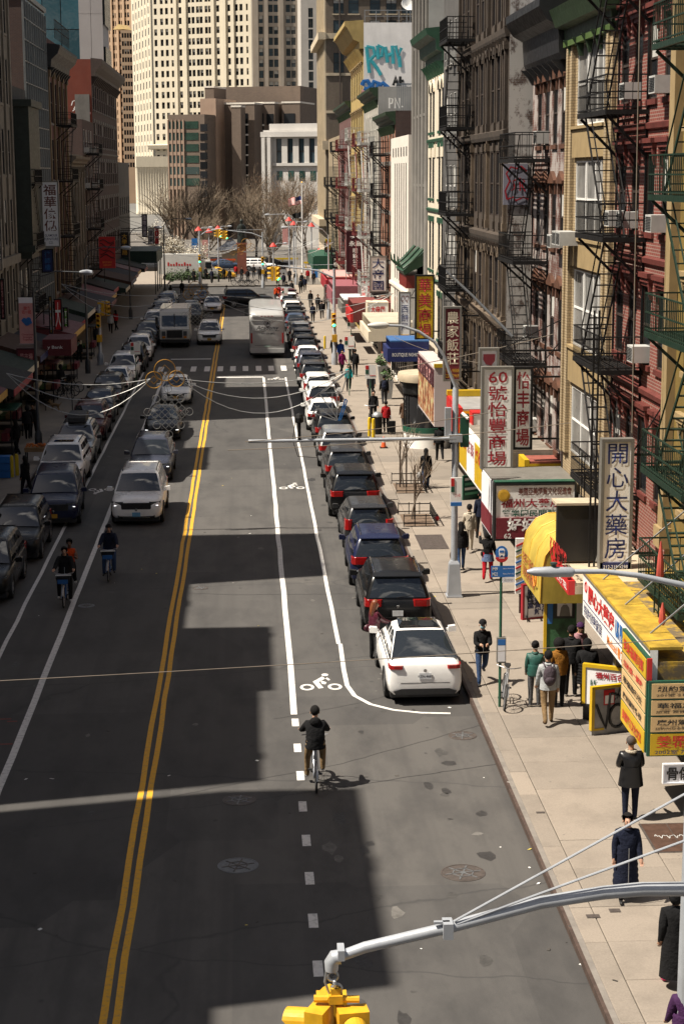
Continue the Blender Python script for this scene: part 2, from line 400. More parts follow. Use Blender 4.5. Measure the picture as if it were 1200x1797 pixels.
for q, nm in enumerate(('oil_stains','faint_stains','scuff_marks')): stuff(bs[q].build(nm, STN[q], road))
# kerbs
KERB = mat('kerb_concrete', (.19,.17,.15), .85, 0, .2, 3, .3); KSTEEL = mat('rusty_kerb_steel', (.075,.05,.04), .7, .2, .3, 4)
for side, xk in ((1, XKR), (-1, XKL)):
    k = struct(MB().box(min(xk, xk+side*.16), max(xk, xk+side*.16), -20, 262, -.05, .15).build('kerb_right' if side > 0 else 'kerb_left', KERB))
    x0 = xk-side*.012
    MB().box(min(x0, xk+side*.05), max(x0, xk+side*.05), -20, 262, .02, .156).build('kerb_edge', KSTEEL, k)
# gutter strip
# pavements: bed, then single slabs where they are big enough to tell apart
BED = mat('pavement_joint', (.085,.075,.066), .95, 0, .2, 3)
pr = struct(MB().box(XKR+.16, XR+1.6, -20, 262, -.05, .10).build('pavement_right', BED))
pl = struct(MB().box(XL-1.6, XKL-.16, -20, 262, -.05, .15).build('pavement_left', WALK))
rnd = random.Random(3); cache = {}
def slab(x0, x1, y0, y1, par):
    key = (round(x1-x0, 2), round(y1-y0, 2))
    if key not in cache:
        a, c = key[0]/2-.008, key[1]/2-.008
        b = MB(); e = .012
        b.add([(-a,-c,0),(a,-c,0),(a,c,0),(-a,c,0),(-a,-c,.04),(a,-c,.04),(a,c,.04),(-a,c,.04),(-a+e,-c+e,.05),(a-e,-c+e,.05),(a-e,c-e,.05),(-a+e,c-e,.05)],
              [(0,1,5,4),(1,2,6,5),(2,3,7,6),(3,0,4,7),(4,5,9,8),(5,6,10,9),(6,7,11,10),(7,4,8,11),(8,9,10,11)])
        cache[key] = b.mesh('slab', WALK)
    link('slab', cache[key], par, ((x0+x1)/2, (y0+y1)/2, .10+rnd.uniform(-.003,.003)))
for x0, x1, choices in ((XKR+.16, XKR+.56, (1.5,3.0)), (XKR+.56, XKR+2.36, (1.5,1.8,3.0)), (XKR+2.36, XKR+4.16, (1.5,2.4,3.0)), (XKR+4.16, XR+1.6, (3.0,))):
    y = 18.0+x0*.05
    while y < 88:
        l = rnd.choice(choices); slab(x0, x1, y, y+l, pr); y += l
MB().box(XKR+.16, XR+1.6, 91, 262, .10, .15).build('far_slabs', WALK, pr)
# steel plates and hatches in the pavement
def plate(cx, cy, w, l, lab, m=IRON):
    t = thing('pavement_hatch', lab, 'hatch', (cx,cy,.15), 0, 'steel hatches in the pavement')
    MB().box(-w/2,w/2,-l/2,l/2,0,.006).build('frame', IRON, t)
    for s in (-1, 1): MB().box(-w/2+.05 if s<0 else .01, -.01 if s<0 else w/2-.05, -l/2+.05, l/2-.05, .0065,.012).build('door_leaf', m, t)
    return t
p = G(757,951,.15); plate(p.x,p.y,1.0,2.6,'dark steel grating plates in the pavement beside the tree pits')
p = G(1175,1470,.15); h = plate(p.x+.1,p.y,1.15,1.6,'brown steel cellar hatch with chalk scrawl behind the standing man', mat('brown_steel',(.09,.05,.035),.6,.3,.3,5))
CH_ = mat('chalk',(.5,.5,.48),.9); b = MB(); prev=None
for k in range(26):
    q=(-.4+k*.031,.05+.13*math.sin(k*1.9)*math.cos(k*.7),.016)
    if prev: b.bar(prev,q,.014,.004)
    prev=q
b.build('chalk_scrawl',CH_,h)
p = G(735,925,.15); p = G(1000,1462,.15)
for px,py,w,l,lab in ((948,1426,.18,.1,'tiny dark valve cover by the kerb edge of the pavement'),(1040,1608,.24,.16,'small square valve lid in the pavement above the grey arm'),(1078,1598,.2,.16,'small brown valve lid right of another lid in the pavement')):
    p = G(px,py,.15); t = MB().box(-w/2,w/2,-l/2,l/2,0,.006).box(-w/2+.02,w/2-.02,-l/2+.02,l/2-.02,.006,.009).build('valve_lid', IRON, None, loc=(p.x,p.y,.15)); tag(t, lab, 'valve lid', 'valve lids in the pavement')
# litter
LIT = [mat('paper_litter',(.7,.69,.66),.8), mat('yellow_litter',(.5,.4,.08),.8), mat('dark_litter',(.05,.045,.04),.9)]
b = [MB(), MB(), MB()]
rl = random.Random(11)
for k in range(120):
    X = rl.choice((rl.uniform(-9,5.4), rl.gauss(5.3,.35))); Y = rl.uniform(24,90); z = .006 if X < XKR else .153
    s = rl.uniform(.008,.03); a = rl.uniform(0,3); q = rl.choice((0,0,2,2,2,1))
    M_ = Matrix.Translation((X,Y,z)) @ Matrix.Rotation(a,4,'Z') @ Matrix.Rotation(rl.uniform(-.3,.3),4,'X')
    b[q].box(-s*1.6,s*1.6,-s,s,0,.004,M_)
for q, nm in enumerate(('paper_scraps','yellow_scraps','leaf_scraps')):
    stuff(b[q].build(nm, LIT[q]), ['scattered white paper scraps on the road and pavement','scattered small yellow scraps on the road','scattered dark leaf bits along road and kerb'][q], 'litter')
# ================================================================ building kit
RZ = {'-x': -math.pi/2, '+x': math.pi/2, '-y': 0.0, '+y': math.pi}
NV = {'-x': Vector((-1,0,0)), '+x': Vector((1,0,0)), '-y': Vector((0,-1,0)), '+y': Vector((0,1,0))}
UV = {'-x': Vector((0,1,0)), '+x': Vector((0,1,0)), '-y': Vector((1,0,0)), '+y': Vector((1,0,0))}
def wall_open(mb, O, face, L, z0, z1, ops, depth=.10):
    """a wall panel with real openings and reveals; O = start corner on the outer plane, ops = (u0,u1,z0,z1)"""
    O = Vector(O); U, N = UV[face], NV[face]
    us = sorted({0, L, *[round(o[0],4) for o in ops], *[round(o[1],4) for o in ops]})
    zs = sorted({z0, z1, *[round(o[2],4) for o in ops], *[round(o[3],4) for o in ops]})
    ui = {u: i for i, u in enumerate(us)}; zi = {z: i for i, z in enumerate(zs)}
    hole = set()
    for o in ops:
        for i in range(ui[round(o[0],4)], ui[round(o[1],4)]):
            for j in range(zi[round(o[2],4)], zi[round(o[3],4)]): hole.add((i, j))
    P = lambda u, z, d=0: O + U*u - N*d + Vector((0,0,z))
    for j in range(len(zs)-1):
        i = 0
        while i < len(us)-1:
            if (i, j) in hole: i += 1; continue
            k = i
            while k+1 < len(us)-1 and (k+1, j) not in hole: k += 1
            mb.add([P(us[i],zs[j]), P(us[k+1],zs[j]), P(us[k+1],zs[j+1]), P(us[i],zs[j+1])], [(0,1,2,3)]); i = k+1
    for u0, u1, a, c in ops:
        mb.add([P(u0,a),P(u1,a),P(u1,c),P(u0,c),P(u0,a,depth),P(u1,a,depth),P(u1,c,depth),P(u0,c,depth)],
               [(0,4,5,1),(1,5,6,2),(2,6,7,3),(3,7,4,0),(4,7,6,5)])
WC = {}
def win_meshes(w, h, kind, fm, gm, arch=False):
    """frame, pane and sill meshes; origin = bottom centre of the opening on the wall plane, -y = outwards"""
    key = (round(w,2), round(h,2), kind, fm.name, gm.name)
    if key in WC: return WC[key]
    b = MB(); t = .055; y0, y1 = .02, .085
    b.box(-w/2,-w/2+t,y0,y1,0,h); b.box(w/2-t,w/2,y0,y1,0,h); b.box(-w/2+t,w/2-t,y0,y1,0,t); b.box(-w/2+t,w/2-t,y0,y1,h-t,h)
    if kind in ('sash','twin','triple'): b.box(-w/2+t,w/2-t,y0+.01,y1,h*.5-.03,h*.5+.03)
    if kind == 'twin': b.box(-.05,.05,y0+.005,y1-.005,t,h-t)
    if kind == 'triple':
        for s in (-1,1): b.box(s*w/6-.04,s*w/6+.04,y0+.005,y1-.005,t,h-t)
    if kind == 'grid':
        for q in (.33,.67): b.box(-w/2+t,w/2-t,y0+.01,y1,h*q-.02,h*q+.02)
        b.box(-.02,.02,y0+.008,y1,t,h-t)
    fr = b.mesh('window', fm)
    p = MB().add([(-w/2+.02,.06,.02),(w/2-.02,.06,.02),(w/2-.02,.06,h-.02),(-w/2+.02,.06,h-.02)], [(0,1,2,3)]).mesh('pane', gm)
    r = random.Random(len(WC)); q = h*.5
    pb = MB().add([(-w/2+.02,.06,.02),(w/2-.02,.06,.02),(w/2-.02,.06,q),(-w/2+.02,.06,q)], [(0,1,2,3)])
    pb.mi = 1; pb.add([(-w/2+.02,.06,q),(w/2-.02,.06,q),(w/2-.02,.06,h-.02),(-w/2+.02,.06,h-.02)], [(0,1,2,3)])
    pb = pb.mesh('pane', [gm, BLIND])
    WC[key] = (fr, p, pb); return WC[key]
def box_mesh(key, dims, m):
    k = ('b', key, dims, m.name)
    if k not in WC: WC[k] = MB().box(*dims).mesh(key, m)
    return WC[k]
AC_M = mat('air_conditioner_case', (.46,.46,.44), .55, .1, .1, 3, .3)
def ac_mesh():
    if 'ac' not in WC:
        b = MB(); b.box(-.33,.33,-.42,.15,0,.42)
        WC['ac'] = b.mesh('air_conditioner', AC_M)
        b = MB()
        for k in range(9): b.box(-.29,.29,-.432,-.421,.05+k*.038,.065+k*.038)
        WC['acg'] = b.mesh('grille', BLACKM)
    return WC['ac'], WC['acg']
def put_ac(root, pos, face):
    a, g = ac_mesh(); o = link('air_conditioner', a, root, pos, (0,0,RZ[face])); link('grille', g, o)
def put_window(root, pos, face, w, h, kind, fm, gm, sill=None, lintel=None, blind=False, rnd=random):
    fr, p, pb = win_meshes(w, h, kind, fm, gm)
    o = link('window', fr, root, pos, (0,0,RZ[face])); link('pane', pb if blind else p, o)
    if sill: link('sill', box_mesh('sill', (-w/2-.1,w/2+.1,-.07,.02,-.14,-.002), sill), o)
    if lintel:
        m, style = lintel
        key = ('lintel', round(w,2), style, m.name)
        if key not in WC:
            b = MB()
            if style == 'flat': b.box(-w/2-.12,w/2+.12,-.06,.02,h_of(style),.28)
            elif style == 'hood':          # bracketed hood mould
                b.box(-w/2-.18,w/2+.18,-.17,.02,.22,.34); b.box(-w/2-.14,w/2+.14,-.12,.02,.10,.22); b.box(-w/2-.1,w/2+.1,-.07,.02,.003,.10)
                for s in (-1,1): b.prism([(.02,-.35),(-.05,-.32),(-.10,.05),(-.10,.10),(.02,.10)], 'x', s*(w/2+.03)-.07, s*(w/2+.03)+.07)
            elif style == 'ped':           # peaked hood
                b.prism([(-w/2-.15,.05),(w/2+.15,.05),(w/2+.15,.15),(0,.45),(-w/2-.15,.15)], 'y', -.13, .02)
                for s in (-1,1): b.box(s*(w/2+.05)-.06,s*(w/2+.05)+.06,-.08,.02,-.3,.05)
            elif style == 'arch':          # round-headed surround
                n = 10; R, r = w/2+.16, w/2
                for k in range(n):
                    a0, a1 = math.pi*k/n, math.pi*(k+1)/n
                    b.prism([(R*math.cos(a0),R*math.sin(a0)*1.0),(R*math.cos(a1),R*math.sin(a1)),(r*.98*math.cos(a1),r*.98*math.sin(a1)),(r*.98*math.cos(a0),r*.98*math.sin(a0))], 'y', -.08, .03)
                    b.prism([(r*math.cos(a0),r*math.sin(a0)),(r*math.cos(a1),r*math.sin(a1)),(w/2*math.cos(a1)*1.0,r+.005),(w/2*math.cos(a0)*1.0,r+.005)], 'y', -.012, .02)
            WC[key] = b.mesh('lintel', m)
        l = link('lintel', WC[key], o, (0,0,h if style != 'arch' else h-w/2))
    return o
def h_of(s): return .003
def cornice(root, face, O, L, z, prof, m, brackets=0, bw=.14, bp=None, name='cornice'):
    """profile = [(out, z)] polygon, swept along the wall; brackets beneath"""
    O = Vector(O); U, N = UV[face], NV[face]; b = MB(); n = len(prof)
    vs = [O+U*u+N*p[0]+Vector((0,0,z+p[1])) for u in (0, L) for p in prof]
    b.add(vs, [tuple(range(n)), tuple(range(2*n-1,n-1,-1))]+[(i,i+n,(i+1) % n+n,(i+1) % n) for i in range(n)])
    c = b.build(name, m, root)
    if brackets:
        d, h = bp or (.35,.55)
        for k in range(brackets):
            u = L*(k+.5)/brackets; b = MB(); q = [(.005,-h),(.12,-h),(d*.55,-h*.5),(d,-.02),(d,0),(.005,0)]
            vs = [O+U*(u+s*bw/2)+N*p[0]+Vector((0,0,z+p[1])) for s in (-1,1) for p in q]
            n2 = len(q)
            b.add(vs, [tuple(range(n2)), tuple(range(2*n2-1,n2-1,-1))]+[(i,i+n2,(i+1) % n2+n2,(i+1) % n2) for i in range(n2)])
            b.build('bracket', m, c)
    return c
CORN = [(0,0),(.08,0),(.10,.18),(.35,.30),(.40,.45),(.62,.62),(.66,.82),(.0,.88)]
BAND = [(0,0),(.08,.03),(.10,.16),(0,.2)]
SHOPGLASS = glassm('shop_glass', (.03,.03,.032), .05, .1)
SHUT = mat('roller_shutter', (.20,.20,.20), .6, .4, .2, 3, .3)
def building(name, label, face, O, L, zt, wm, floors, cols, w, h, kind='sash', fm=None, gm=None, sill=None, lintel=None,
             depth=14, side=None, ground=4.3, parapet=.5, blinds=.25, ac=0.0, margins=(.6,.6), group=None, seed=1, roofm=None, pil=None, shop=True):
    """terraced building: wall with openings, windows, roof, storefront. O = near start corner (outer plane, z=0)"""
    fm = fm or WHITEM; gm = gm or GLASS; side = side or wm; rnd = random.Random(seed)
    O = Vector(O); U, N = UV[face], NV[face]
    mid = O+U*(L/2)-N*(depth/2)
    root = thing(name, label, 'building', (0,0,0), 0, group)
    ops = []; places = []
    if isinstance(cols, int):
        a, c = margins; cols = [a+(L-a-c)*(k+.5)/cols for k in range(cols)]
    for fl in floors:
        zb, hh, ww, kk, ll = (list(fl)+[None]*5)[:5] if isinstance(fl, (tuple, list)) else (fl,None,None,None,None)
        hh = hh or h; ww = ww or w; kk = kk or kind; ll = ll or lintel
        for u in cols:
            ops.append((u-ww/2, u+ww/2, zb, zb+hh)); places.append((u, zb, ww, hh, kk, ll))
    if shop: ops.append((.35, L-.35, .35, ground-.9))
    b = MB(); wall_open(b, O, face, L, 0, zt, ops)
    b.build('wall', wm, root)
    b = MB(); D = -N*depth
    P = lambda u, d, z: O+U*u-N*d+Vector((0,0,z))
    e = .004
    for u in (0, L):
        b.add([P(u,e,0),P(u,depth,0),P(u,depth,zt-e),P(u,e,zt-e)], [(0,1,2,3)])
    b.add([P(0,depth,0),P(L,depth,0),P(L,depth,zt-e),P(0,depth,zt-e)], [(0,1,2,3)])
    b.build('side_wall', side, root)
    b = MB(); zr = zt-parapet
    b.add([P(0,.3,zr),P(L,.3,zr),P(L,depth-.01,zr),P(0,depth-.01,zr)], [(0,1,2,3)])
    b.add([P(0,.3,zr),P(L,.3,zr),P(L,.3,zt-.002),P(0,.3,zt-.002)], [(0,1,2,3)]); b.add([P(0,0.002,zt-.002),P(L,.002,zt-.002),P(L,.3,zt-.002),P(0,.3,zt-.002)], [(0,1,2,3)])
    b.build('roof', roofm or mat('roof_felt', (.10,.10,.10), .9), root)
    for u, zb, ww, hh, kk, ll in places:
        pos = O+U*u+Vector((0,0,zb))
        put_window(root, pos, face, ww, hh, kk, fm, gm, sill, ll, rnd.random() < blinds)
        if rnd.random() < ac: put_ac(root, pos+Vector((0,0,.06)), face)
    if shop:
        b = MB(); n = max(2, int(L/1.6))
        for k in range(n+1): u = .35+(L-.7)*k/n; b.bar(P(min(max(u,.39),L-.39),.05,.352), P(min(max(u,.39),L-.39),.05,ground-.902), .06)
        b.bar(P(.36,.05,2.5),P(L-.36,.05,2.5),.05)
        s = b.build('storefront', BLACKM, root)
        MB().add([P(.36,.09,.352),P(L-.36,.09,.352),P(L-.36,.09,ground-.902),P(.36,.09,ground-.902)], [(0,1,2,3)]).build('shop_window', SHOPGLASS, s)
    if pil:
        pm, pw, pd, z0, z1, us = pil
        for u in us:
            b = MB(); c0, c1 = P(u-pw/2,.01,z0), P(u+pw/2,-pd,z1)
            b.box(min(c0.x,c1.x),max(c0.x,c1.x),min(c0.y,c1.y),max(c0.y,c1.y),z0,z1)
            c0, c1 = P(u-pw/2-.08,.01,z1-.45), P(u+pw/2+.08,-pd-.08,z1-.003)
            b.box(min(c0.x,c1.x),max(c0.x,c1.x),min(c0.y,c1.y),max(c0.y,c1.y),z1-.45,z1-.003)
            b.build('pilaster', pm, root)
    return root
def fire_escape(root, face, O, u0, u1, zs, out=1.15, m=None, stairs=True, flip=False):
    """balconies at heights zs linked by steep stairs; O = corner of the wall plane"""
    m = m or BLACKM; O = Vector(O); U, N = UV[face], NV[face]
    P = lambda u, d, z: O+U*u+N*d+Vector((0,0,z))
    b = MB()
    for z in zs:
        for u in (u0+.15, u1-.15): b.bar(P(u,out-.05,z-.08), P(u,.02,z-1.1), .07)
        for u in (u0, u1): b.bar(P(u,.0,z), P(u,out,z), .05, .12)
        b.bar(P(u0,out,z), P(u1,out,z), .05, .13)
    for u in (u0+.15, u1-.15): b.bar(P(u,.03,zs[0]-1.2), P(u,.03,zs[-1]+.1), .05)
    fe = b.build('fire_escape', m, root)
    for i, z in enumerate(zs):
        b = MB(); n = int(out/.11)
        for k in range(1, n+1): b.bar(P(u0,k*out/(n+1),z+.02), P(u1,k*out/(n+1),z+.02), .04, .03)
        for k in range(3): u = u0+(u1-u0)*(k+.5)/3; b.bar(P(u,.02,z-.02),P(u,out,z-.02),.04,.05)
        b.build('platform', m, fe)
        b = MB()
        for zz in (.92,.5,.12):
            b.bar(P(u0,out,z+zz),P(u1,out,z+zz),.035)
            for u in (u0,u1): b.bar(P(u,.02,z+zz),P(u,out,z+zz),.035)
        k = 0; n = int((u1-u0)/.16)
        for k in range(n+1): u = u0+(u1-u0)*k/n; b.bar(P(u,out,z),P(u,out,z+.92),.016)
        for k in range(1,5):
            for u in (u0,u1): b.bar(P(u,out*k/5,z),P(u,out*k/5,z+.92),.016)
        b.build('railing', m, fe)
        if stairs and i+1 < len(zs):
            z2 = zs[i+1]; a, c = (u0+.5,u1-.45) if (i % 2 == 0) != flip else (u1-.5,u0+.45)
            b = MB(); nst = 11
            for d in (.45,.98):
                b.bar(P(a,d,z+.02),P(c,d,z2),.035,.08); b.bar(P(a,d,z+.85),P(c,d,z2+.85),.03)
            for k in range(1,nst): 
                t = k/nst; b.bar(P(a+(c-a)*t,.45,z+(z2-z)*t),P(a+(c-a)*t,.98,z+(z2-z)*t),.15,.03)
            b.build('ladder', m, fe)
    b = MB(); z = zs[0]; u = (u0+u1)/2-.3
    for s in (0,.42): b.bar(P(u+s,out+.04,z+.9),P(u+s,out+.04,z-1.9),.03)
    for k in range(9): b.bar(P(u,out+.04,z-1.8+k*.3),P(u+.42,out+.04,z-1.8+k*.3),.022)
    b.build('drop_ladder', m, fe)
    return fe
KEEP = {'cream_paint','white_concrete','grey_white_frame','whitewashed_wall','silver_fire_escape_paint','grey_blue_fence','steel_mullion','patched_grey_stucco','beige_stone'}
def fmat(name, c, *a, **k): return mat(name, c if name in KEEP else mul(c,.75), *a, **k)
# ================================================================ right-hand row (faces the street, -x)
RED1 = brick('red_brick', (.25,.052,.034), (.18,.038,.027), (.32,.22,.18), .23, .085, .3, 0, .013)
REDP = fmat('dark_red_paint', (.155,.034,.026), .6, 0, .2, 4, .4)
OCHRE = fmat('ochre_paint', (.38,.275,.135), .7, 0, .12, 2, .25)
OCHRE2 = fmat('mustard_paint', (.24,.165,.045), .6, 0, .15, 2, .35)
YBR = brick('yellow_brick', (.50,.385,.23), (.40,.30,.17), (.24,.18,.11), .22, .085, .3, 0, .012)
GREENP = fmat('dark_green_paint', (.030,.060,.026), .5, 0, .25, 3, .3)
GREENL = fmat('bright_green_trim', (.075,.13,.03), .55, 0, .2, 3, .3)
FEGREEN = fmat('green_fire_escape_paint', (.010,.032,.018), .5, 0, .25, 3, .3)
PEEL = brick('peeling_red_brick', (.15,.05,.034), (.10,.034,.025), (.16,.12,.10), .22, .08, .5, .5)
TARCLOTH = fmat('black_tar_cornice', (.014,.014,.016), .45, 0, .3, 2, 0, .3)
BROWNST = fmat('sooty_brownstone', (.068,.049,.035), .85, 0, .3, 1.8, .6, .4)
BROWNST_LIT = fmat('tan_lit_edge_stone', (.165,.12,.08), .85, 0, .3, 1.8, .6, .4)  # paler tan copy of the brownstone, standing for its sunlit edges
SIDEBR = brick('sooty_side_brick', (.135,.08,.06), (.09,.055,.045), (.19,.175,.16), .24, .08, .4, .85)
GREYST = fmat('grey_limestone', (.21,.195,.175), .8, 0, .15, 1.2, .35)
STUCCO = fmat('patched_grey_stucco', (.33,.32,.30), .9, 0, .25, .5, .25)
CREAM = fmat('cream_paint', (.62,.55,.43), .7, 0, .08, 1.5, .2)
GREENT = fmat('green_trim_paint', (.025,.09,.05), .5, 0, .2, 3, .2)
WHITEC = fmat('white_concrete', (.66,.61,.54), .75, 0, .07, 1.2, .2)
ORBR = brick('orange_brick', (.33,.115,.055), (.26,.085,.04), (.28,.2,.15), .22, .08, .3)
DKBR = brick('dark_brown_brick', (.10,.05,.038), (.07,.036,.03), (.11,.09,.08), .22, .08, .4)
BEIGE = fmat('beige_stone', (.50,.42,.30), .8, 0, .12, .8, .3)
BEIGEB = brick('beige_brick', (.20,.155,.115), (.165,.13,.095), (.18,.15,.12), .24, .08, .35)
BLKF = fmat('black_window_frame', (.02,.02,.02), .5); BRNF = fmat('brown_window_frame', (.05,.035,.028), .6); GRNF = fmat('green_window_frame', (.03,.06,.045), .5)
OFFW = fmat('grey_white_frame', (.50,.49,.47), .6, 0, .12, 3, .3)
CURT = fmat('grey_curtained_glass', (.23,.225,.215), .35, 0, .35, 1.2)

r = building('ochre_painted_building', 'mustard painted building with green fire escape at the right edge', '-x', (XR,34,0), 8.9, 21.5, OCHRE2,
    [5.3,8.6,11.9,15.2,18.4], 3, 1.1, 2.0, fm=OCHRE, sill=OCHRE, lintel=(OCHRE,'hood'), seed=3)
for u in (8.55, .35): 
    b = MB(); b.box(XR-.22,XR+.01,34+u-.25,34+u+.25,4.4,20.4); b.box(XR-.30,XR+.01,34+u-.32,34+u+.32,20.4,20.9); b.box(XR-.30,XR+.01,34+u-.32,34+u+.32,4.2,4.7); b.build('pilaster', OCHRE, r)
fire_escape(r, '-x', (XR,34,0), 2.4, 6.35, [3.95,6.5,9.6,12.65,15.9,19.1], 1.2, FEGREEN)
r = building('red_brick_tenement', 'red brick tenement with bracketed hoods and black fire escape', '-x', (XR,42.9,0), 7.08, 21.2, RED1,
    [5.0,8.35,11.7,15.0,18.3], [.95,2.7,4.45,6.1], .95, 2.0, fm=BRNF, sill=REDP, lintel=(REDP,'hood'), ac=.22, seed=5, blinds=.15)
for z in (7.55,10.9,14.25,17.5): cornice(r, '-x', (XR,42.9,0), 7.08, z, BAND, REDP, name='band_course')
cornice(r, '-x', (XR,42.9,0), 7.08, 20.6, CORN, REDP, 6)
fire_escape(r, '-x', (XR,42.9,0), 3.0, 6.9, [4.8,8.1,11.5,14.7,18.0], 1.1)
r = building('yellow_brick_building', 'yellow brick building with tall white windows and green cornice', '-x', (XR,50,0), 7.36, 20.6, YBR,
    [(4.5,2.1),(7.9,2.35),(11.25,2.3),(14.6,2.45)], [3.75], 4.6, 2.3, 'triple', fm=WHITEM, gm=CURT, seed=8, blinds=0)
for z0, z1 in ((6.75,7.8),(10.35,11.15),(13.65,14.5)):
    b = MB(); b.box(XR-.10,XR+.01,50+1.25,50+6.25,z0,z1); b.box(XR-.17,XR+.01,50+1.2,50+6.3,z1,z1+.09); b.build('spandrel_panel', OCHRE, r)
for u in (.55,6.8):
    b = MB(); b.box(XR-.14,XR+.01,50+u-.5,50+u+.5,4.4,17.2); b.build('pier', YBR, r)
    MB().box(XR-.2,XR-.139,50+u-.12,50+u+.12,4.4,17.1).build('pier_rib', YBR, r)
for z in (14.6,11.25,7.9):
    for k in range(2): MB().box(XR-.005,XR+.05,50+2.0+k*2.2,50+2.06+k*2.2,z+.06,z+2.3).build('mullion', WHITEM, r)
cornice(r, '-x', (XR,50,0), 7.36, 17.2, [(0,0),(.2,0),(.22,.35),(.5,.42),(.62,.75),(.7,.95),(0,1.0)], GREENP, 5)
MB().box(XR-.24,XR+.01,50.02,57.34,17.02,17.19).build('green_fillet', GREENL, r)
for k in range(5): MB().box(XR-.12,XR-.002,50.3+k*1.42,51.5+k*1.42,18.3,19.7).build('frieze_panel', GREENP, r)
cornice(r, '-x', (XR,50,0), 7.36, 19.8, CORN, GREENP, 6)
put_ac(r, (XR-.25,50+5.2,11.0), '-x'); put_ac(r, (XR-.25,50+5.95,11.0), '-x')
r = building('peeling_brick_building', 'narrow brick building with peeling white paint and black cornice', '-x', (XR,57.4,0), 7.3, 18.2, PEEL,
    [4.1,7.4,10.75,14.1], [.95,2.55,4.15,5.75], .85, 2.05, fm=BRNF, sill=fmat('rust_orange_paint',(.115,.045,.022),.7,0,.3,3,.5), lintel=(fmat('rust_orange_paint',(.115,.045,.022),.7),'ped'), side=SIDEBR, seed=9, ac=.2)
cornice(r, '-x', (XR,57.4,0), 7.3, 16.7, [(0,0),(.25,.0),(.35,.2),(.4,1.0),(.75,1.2),(1.0,1.6),(1.0,1.85),(0,1.95)], TARCLOTH, 7, .16, (.5,.5))
fire_escape(r, '-x', (XR,57.4,0), 3.4, 7.0, [6.75,10.2,13.6], 1.2)
X4 = 9.4
r = building('sooty_brownstone_loft', 'tall sooty brownstone loft building with rows of narrow windows', '-x', (X4,65.1,0), 14.7, 27, BROWNST,
    [(5.5,1.9),(8.1,2.1),(11.6,2.4),(15.0,2.5),(18.6,2.5),(22.2,2.5)], [1.1+1.57*k for k in range(9)], 1.05, 2.2, 'sash', fm=BRNF, side=SIDEBR, seed=10, depth=16, blinds=.1, ac=.03)
for k in range(10):
    u = .31+1.57*k
    for z0, z1, m in ((4.4,7.6,BROWNST_LIT),(7.75,10.6,BROWNST_LIT),(11.1,14.4,BROWNST),(14.75,17.9,BROWNST),(18.3,21.5,BROWNST),(22,25,BROWNST)):
        d = .05+.08*(k % 3 == 0)
        b = MB(); b.box(X4-d,X4+.01,65.1+u-.08,65.1+u+.08,z0,z1); b.box(X4-d-.05,X4+.01,65.1+u-.13,65.1+u+.13,z1-.38,z1-.1); b.box(X4-d-.04,X4+.01,65.1+u-.15,65.1+u+.15,z0+.001,z0+.3)
        b.build('colonnette', m if (k % 3 or z0 > 12) else BROWNST_LIT, r)
for z, m, n in ((4.0,BROWNST_LIT,0),(7.55,BROWNST_LIT,18),(10.65,BROWNST,18),(14.4,BROWNST,0),(17.95,BROWNST,18),(21.55,BROWNST,0)):
    cornice(r, '-x', (X4,65.1,0), 14.7, z, [(0,0),(.12,0),(.17,.12),(.2,.3),(0,.36)], m, n, .12, (.25,.4), 'band_course')
for zb, hh in ((8.1,2.1),(15.0,2.5)):       # round hoods over the windows
    for k in range(9):
        u = 1.1+1.57*k; b = MB(); n = 8
        for i in range(n):
            a0, a1 = math.pi*i/n, math.pi*(i+1)/n
            for_ = [(u+.55*math.cos(a0),zb+hh-.1+.5*math.sin(a0)),(u+.55*math.cos(a1),zb+hh-.1+.5*math.sin(a1)),(u+.38*math.cos(a1),zb+hh-.1+.33*math.sin(a1)),(u+.38*math.cos(a0),zb+hh-.1+.33*math.sin(a0))]
            b.prism([(65.1+p[0],p[1]) for p in for_], 'x', X4-.09, X4+.005)
        b.build('window_hood', BROWNST_LIT if zb < 10 else BROWNST, r)
cornice(r, '-x', (X4,65.1,0), 14.7, 25.6, CORN, BROWNST, 14)
fire_escape(r, '-x', (X4,65.1,0), 9.6, 12.5, [5.2,8.4,11.5,15.0,18.5], 1.15)
r = building('grey_tenement', 'narrow dark grey tenement with fire escapes beside the brownstone loft', '-x', (9.7,79.85,0), 9.5, 24, fmat('dark_grey_paint',(.10,.095,.09),.8,0,.2,2,.4),
    [5.2,8.4,11.6,14.9,18.2], 5, .95, 2.0, fm=OFFW, sill=GREYST, seed=12, ac=.35)
cornice(r, '-x', (9.7,79.85,0), 9.5, 23.2, CORN, BLACKM, 5)
r = building('cream_green_building', 'cream painted building with dark green cornice and green trim', '-x', (9.8,89.4,0), 8.35, 20.2, CREAM,
    [(4.8,2.2,.95,'sash'),(8.2,2.5,.95,'sash'),(11.9,2.6,.95,'sash'),(15.3,2.5,.95,'sash',(CREAM,'arch'))], [1.1,2.6,5.6,7.1], 1.05, 2.3, fm=BLKF, sill=GREENT, lintel=(GREENT,'flat'), seed=14, blinds=.05, ac=.05)
for z in (7.6,11.2,14.75): cornice(r, '-x', (9.8,89.4,0), 8.35, z, BAND, GREENT, name='band_course')
for k in range(4): MB().box(9.8-.05,9.8-.002,90.0+k*2.0,91.3+k*2.0,14.0,14.65).build('panel', CREAM, r)
cornice(r, '-x', (9.8,89.4,0), 8.35, 18.6, [(0,0),(.15,0),(.18,.4),(.45,.5),(.5,1.0),(.9,1.2),(1.0,1.5),(0,1.6)], GREENT, 8, .14, (.45,.6))
